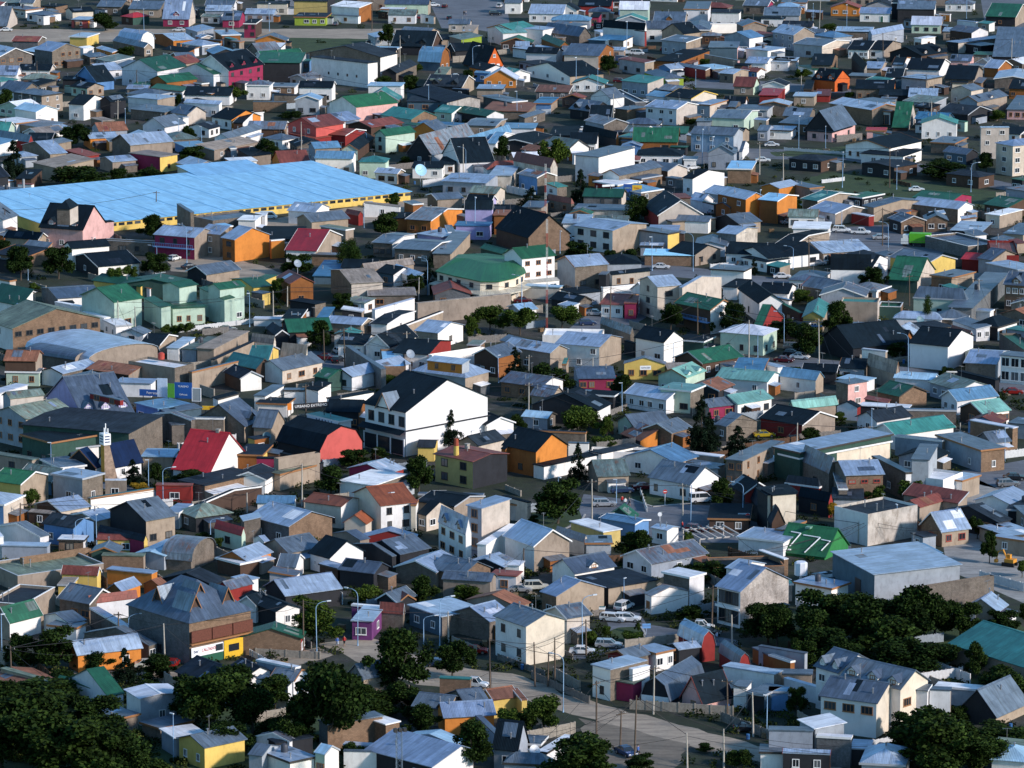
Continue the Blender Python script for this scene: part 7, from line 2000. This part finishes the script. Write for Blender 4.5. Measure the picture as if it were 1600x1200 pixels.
# ---------------- yards: undergrowth, fences, wood stacks ----------------
RECTS = []
for root, th in ROT.items():
    for ch in root.children:
        if ch.name.startswith('wall'):
            bb = [Vector(c) for c in ch.bound_box]; x0, x1 = min(v.x for v in bb), max(v.x for v in bb); y0, y1 = min(v.y for v in bb), max(v.y for v in bb)
            m = Matrix.Translation(root.location) @ Matrix.Rotation(th, 4, 'Z') @ Matrix.Translation(ch.location) @ Matrix.Rotation(ch.rotation_euler.z, 4, 'Z')
            inv = m.inverted(); c = m @ Vector(((x0+x1)/2, (y0+y1)/2, 0)); RECTS.append((inv, x0, y0, x1, y1, c.x, c.y, math.hypot(x1-x0, y1-y0)/2, max(v.z for v in bb)))
GRID = {}
for r in RECTS:
    R_ = r[7]+3
    for gx in range(int((r[5]-R_)//12), int((r[5]+R_)//12)+1):
        for gy in range(int((r[6]-R_)//12), int((r[6]+R_)//12)+1): GRID.setdefault((gx,gy), []).append(r)
def free(x, y, m=.6):
    for r in GRID.get((int(x//12), int(y//12)), ()):
        v = r[0] @ Vector((x, y, 0))
        if r[1]-m < v.x < r[3]+m and r[2]-m < v.y < r[4]+m: return False
    return True
ROADS = POLYS[:19]
def off_road(x, y): return not any(in_poly(x, y, P) for P in ROADS)
rf = random.Random(5)
# small houses and sheds crowding the gaps
TH = [(r[5], r[6], r[0].inverted().to_euler().z) for r in RECTS]
n_f = 0; tries = 0; new_r = []
def add_rect(x, y, th, w, d):
    m = Matrix.Translation((x, y, 0)) @ Matrix.Rotation(th, 4, 'Z'); c = m @ Vector((w/2, d/2, 0)); r = (m.inverted(), 0, 0, w, d, c.x, c.y, math.hypot(w, d)/2, 3)
    R_ = r[7]+3
    for gx in range(int((c.x-R_)//12), int((c.x+R_)//12)+1):
        for gy in range(int((c.y-R_)//12), int((c.y+R_)//12)+1): GRID.setdefault((gx,gy), []).append(r)
PROT = [(1190,780,1350,930),(550,600,790,750),(120,640,235,765),(430,600,560,700),(265,680,410,760),(670,370,890,480),(730,55,800,118),(880,690,1300,860),(1550,700,1640,900),(480,80,600,160),(560,1040,1600,1250),(190,590,400,660),(980,500,1080,570),(700,770,840,880),(1090,870,1250,1000),(400,750,700,900),(60,290,700,430),(115,420,400,540),(1200,225,1610,335),(1140,780,1200,930)]
TP = [(float(t.split(',')[0]), float(t.split(',')[1]), float(t.split(',')[2])) for t in TREES.split()]
while n_f < 290 and tries < 40000:
    tries += 1; px = rf.uniform(-20,1620); py = rf.uniform(-8,930) if rf.random() < .55 else rf.uniform(-8,400)
    x, y = at(px, py)
    if any(abs(px-a) < w_*.5+6 and abs(py-b_) < 12 for a, b_, w_ in TP): continue
    if any(a < px < c and b_ < py < d for a, b_, c, d in PROT) or not free(x, y, .5) or not off_road(x, y): continue
    th = min(TH, key=lambda t: abs(t[0]-x)+abs(t[1]-y))[2]
    for w, d in ((9,11),(8,8),(7,9),(6,7),(5,6),(4,5),(3.2,4)):
        c_, s_ = math.cos(th), math.sin(th)
        if all(free(x+c_*w*i/3-s_*d*j/3, y+s_*w*i/3+c_*d*j/3, 1.3) and off_road(x+c_*w*i/3-s_*d*j/3, y+s_*w*i/3+c_*d*j/3) for i in range(4) for j in range(4)):
            h = rf.choice((2.3,2.5,2.7,2.9)) if w < 7 else rf.choice((2.6,2.8,3.0,4.6))
            C_ = proj(x, y, h); L_ = proj(x-s_*d, y+c_*d, h); k = rf.choice(('a','a','b','b','f','s','h') if w > 4.5 else ('f','s','S','f'))
            r = {'a': d*.17,'b': w*.17,'h': w*.16,'s': w*.12,'S': d*.12,'f': 0}[k]
            if k in 'ab' and rf.random() < .25: r *= 1.7
            R_ = proj(x+c_*w, y+s_*w, h + (r if k == 's' else 0))
            if k == 'S': L_ = proj(x-s_*d, y+c_*d, h+r)
            wl = rf.choice('wwwwggggqQtekaldoB'); wr = wl if rf.random() < .45 else rf.choice('tqwwe')
            rc = rf.choice('GGGgggghhkkkKKwntRrclos'.replace('R','r'))
            volume('%.2f,%.2f %.2f,%.2f %.2f,%.2f %.2f %s%.2f %s %s %s' % (*C_, *L_, *R_, h, k, r, rc, wl, wr), 0, 0, None, 1.0)
            add_rect(x, y, th, w, d); n_f += 1; break
print('filled', n_f, tries)
# undergrowth: one mass of leaf clumps in the gaps between the houses
ub = MB(); cnt = 0; tries = 0; SPOT = []
while cnt < 2300 and tries < 30000:
    tries += 1; px, py = rf.uniform(-40,1640), rf.uniform(-10,1230)
    if rf.random() > .5 + .5*(py/1200): continue
    x, y = at(px, py)
    nz_ = math.sin(x*.05+1.3)*math.cos(y*.033)+rf.uniform(-.6,.6)
    if nz_ < -.1 or not free(x, y, .8) or not off_road(x, y): continue
    cnt += 1; r = rf.uniform(.5,1.6); hh = rf.uniform(.5,2.0); k = 0 if rf.random() < .75 else 1
    for _ in range(int(70*r)):
        an = rf.random()*6.28; q = r*rf.random()**.5; z = hh*rf.random()*(1-.5*q/r); s = rf.uniform(.12,.24)
        c = Vector((x+q*math.cos(an), y+q*math.sin(an), z)); u = Vector((rf.gauss(0,1),rf.gauss(0,1),rf.gauss(0,.7))).normalized()*s; w = u.cross(Vector((rf.gauss(0,1),rf.gauss(0,1),rf.gauss(0,1)))).normalized()*s*.8
        v0 = len(ub.v); ub.v += [tuple(c-u), tuple(c+w), tuple(c+u), tuple(c-w)]; ub.f.append((v0,v0+1,v0+2,v0+3)); ub.m.append(k); ub.uv.append([(0,0)]*4)
UG = [leaf_mat('weeds dark', (.006,.012,.004), (.02,.034,.010)), leaf_mat('weeds light', (.025,.042,.010), (.07,.08,.022))]
tag(link('undergrowth', ub.mesh('undergrowth', UG)), 'weeds and low scrub filling the yards between houses', 'undergrowth', kind='stuff')
# fences and yard walls
FM = [plain('fence grey board', (.24,.22,.20), .9, var=.5), plain('fence brown board', (.13,.07,.04), .9, var=.5), plain('yard wall block', (.34,.30,.25), .95, var=.4), plain('fence white', (.66,.66,.66), .7, var=.2), plain('fence tin', (.36,.42,.48), .5, .3, var=.3)]
FW = ['grey board', 'brown board', 'bare block', 'white', 'tin sheet']
def fence(px, py, th, ln, k, hgt):
    x, y = at(px, py); dx, dy = math.cos(th), math.sin(th)
    o = bpy.data.objects.new('fence' if k != 2 else 'yard_wall', None); o.location = (x, y, 0); o.rotation_euler = (0,0,th); COL.objects.link(o)
    b = MB()
    if k == 2: b.box(0,-.08,0,ln,.08,hgt)
    else:
        R = random.Random(int(px)); n = int(ln/.26)
        for i in range(n): u = ln*i/n; b.box(u+.01, -.02, .05, u+ln/n-.02, .02, hgt+R.uniform(-.08,.05))
        b.box(0,.022,hgt*.3,ln,.07,hgt*.3+.1); b.box(0,.022,hgt*.75,ln,.07,hgt*.75+.1)
    nm = 'wall_panel' if k == 2 else 'boarding'; link(nm, b.mesh(nm, [FM[k]]), o)
    for i in range(int(ln/2.6)+2):
        u = min(ln, i*2.6); q = MB(); q.box(u-.07,.07,0,u+.07,.2,hgt+.08) if k != 2 else q.box(u-.12,-.14,0,u+.12,.14,hgt+.1)
        link('post', q.mesh('post', [FM[k]]), o)
    wait(o, FW[k]+(' fence' if k != 2 else ' yard wall'), ('low ' if hgt < 1.3 else 'tall ' if hgt > 1.9 else '')+FW[k]+(' fence' if k != 2 else ' yard wall'), px, py-5, 'fence' if k != 2 else 'wall', 'fences and walls round the yards')
nf = 0; tries = 0; FP = []
while nf < 210 and tries < 12000:
    tries += 1; px, py = rf.uniform(0,1600), rf.uniform(60,1180); x, y = at(px, py)
    th = math.radians(rf.choice((30,120))+rf.uniform(-8,8)); 
    if math.sin(th) < 0: th += math.pi
    ln = rf.uniform(5,14)
    if any(abs(px-a)+abs(py-b_)*2 < 34 for a, b_ in FP): continue
    if all(free(x+math.cos(th)*ln*q/6, y+math.sin(th)*ln*q/6, .35) and off_road(x+math.cos(th)*ln*q/6, y+math.sin(th)*ln*q/6) for q in range(7)):
        FP.append((px,py)); nf += 1; fence(px, py, th, ln, rf.choice((0,0,1,2,2,3,4)), rf.choice((1.1,1.6,1.8,2.1)))
for px, py, ex, ey, k, hg in ((500,1030,400,1024,2,1.2),(985,1108,1145,1118,2,1.5),(1010,800,1000,770,3,1.0),(822,700,980,640,0,1.3),(920,1100,830,1060,0,1.3),(1530,905,1600,925,3,1.6),(280,520,520,490,3,1.2),(1110,420,1300,402,3,1.2),(1200,318,1360,335,3,1.1),(1210,300,1330,314,3,1.0),(300,560,240,548,3,1.2),(1225,235,1320,242,3,.9)):
    p, q = at(px,py), at(ex,ey)
    if p[0] > q[0]: p, q, px, py = q, p, ex, ey
    fence(px, py, math.atan2(q[1]-p[1], q[0]-p[0]), math.hypot(q[0]-p[0], q[1]-p[1]), k, hg)
# stacks of firewood and yard clutter
cl = [plain('firewood', (.30,.19,.10), .9, var=.5), plain('oil drum blue', (.03,.12,.3), .5), plain('tarp blue', (.04,.16,.42), .6), plain('pallet wood', (.32,.26,.19), .9, var=.4)]
nc = 0; tries = 0
while nc < 110 and tries < 9000:
    tries += 1; px, py = rf.uniform(20,1580), rf.uniform(120,1190); x, y = at(px, py)
    if not (free(x, y, 1.2) and off_road(x, y)): continue
    nc += 1; k = rf.randrange(3); b = MB(); R = rf
    if k == 0:
        for i in range(6):
            for j in range(4): z = .12+j*.22; b.tube([(i*.24,-.4+R.uniform(-.05,.05),z),(i*.24,.4+R.uniform(-.05,.05),z)], [.11,.11], 6)
        nm, de = 'firewood_stack', 'stack of cut firewood'
    elif k == 1: b.tube([(0,0,0),(0,0,.05),(0,0,.85),(0,0,.88)], [.27,.29,.29,.26], 10); nm, de = 'oil_drum', 'blue steel drum'
    else:
        for i in range(5): b.box(-1+R.uniform(-.1,.1),-.6+i*.25,.1*i,1+R.uniform(-.1,.1),-.4+i*.25,.1*i+.08)
        b.box(-.9,-.6,0,.9,.6,.098); nm, de = 'board_pile', 'heap of loose boards'
    o = link(nm, b.mesh(nm, [cl[(0,1,3)[k]]]), None, (x, y, 0), rf.random()*3); wait(o, de, de, px, py-3, nm.replace('_',' '), 'yard clutter')
# ---------------- labels that say where each thing stands ----------------
def words_(s): return len(s.replace('-', ' ').split()) if False else len(s.split())
def rel(px, py, m):
    dx, dy = m[0]-px, m[1]-py
    if abs(dx) > 1.9*abs(dy): return 'beside'
    return 'in front of' if dy < 0 else 'behind'
seen = set(o['label'].lower() for o in bpy.data.objects if 'label' in o)
cands = []
for o, short, long_, px, py in WAIT:
    ms = sorted(MARKS, key=lambda m: math.hypot(m[0]-px, (m[1]-py)*1.6))[:9]
    ms = [m for m in ms if m[2].split()[-1] not in ('',)]
    cs = []
    d0 = math.hypot(ms[0][0]-px, (ms[0][1]-py)*1.6)
    for de in (long_, short): cs.append('%s %s the %s' % (de, rel(px,py,ms[0]), ms[0][2]))
    for de in (long_, short):
        for i in range(1, 4):
            cs.append('%s %s the %s and %s the %s' % (de, rel(px,py,ms[0]), ms[0][2], rel(px,py,ms[i]), ms[i][2]))
    for i in range(len(ms)):
        for j in range(i+1, len(ms)): cs.append('%s between the %s and the %s' % (short, ms[i][2], ms[j][2])); cs.append('%s %s the %s, %s the %s' % (short, rel(px,py,ms[i]), ms[i][2], rel(px,py,ms[j]), ms[j][2]))
    cands.append((d0, o, [c for c in cs if 4 <= len(c.split()) <= 16 and len(c.replace('-',' ').split()) <= 18] or [cs[0]]))
# a one-landmark label is only kept when no other thing could claim it
from collections import Counter
first = Counter(c for _, _, cs in cands for c in set(cs[:1]))
nodup = 0
for d0, o, cs in sorted(cands, key=lambda t: t[0]):
    for c in cs:
        if c.lower() in seen: continue
        if first[c] > 1: continue
        o['label'] = c; break
    else:
        free_ = [c for c in cs if c.lower() not in seen]
        o['label'] = free_[0] if free_ else cs[-1]; nodup += not free_
    seen.add(o['label'].lower())
print('labels repeated:', nodup, 'of', len(cands))
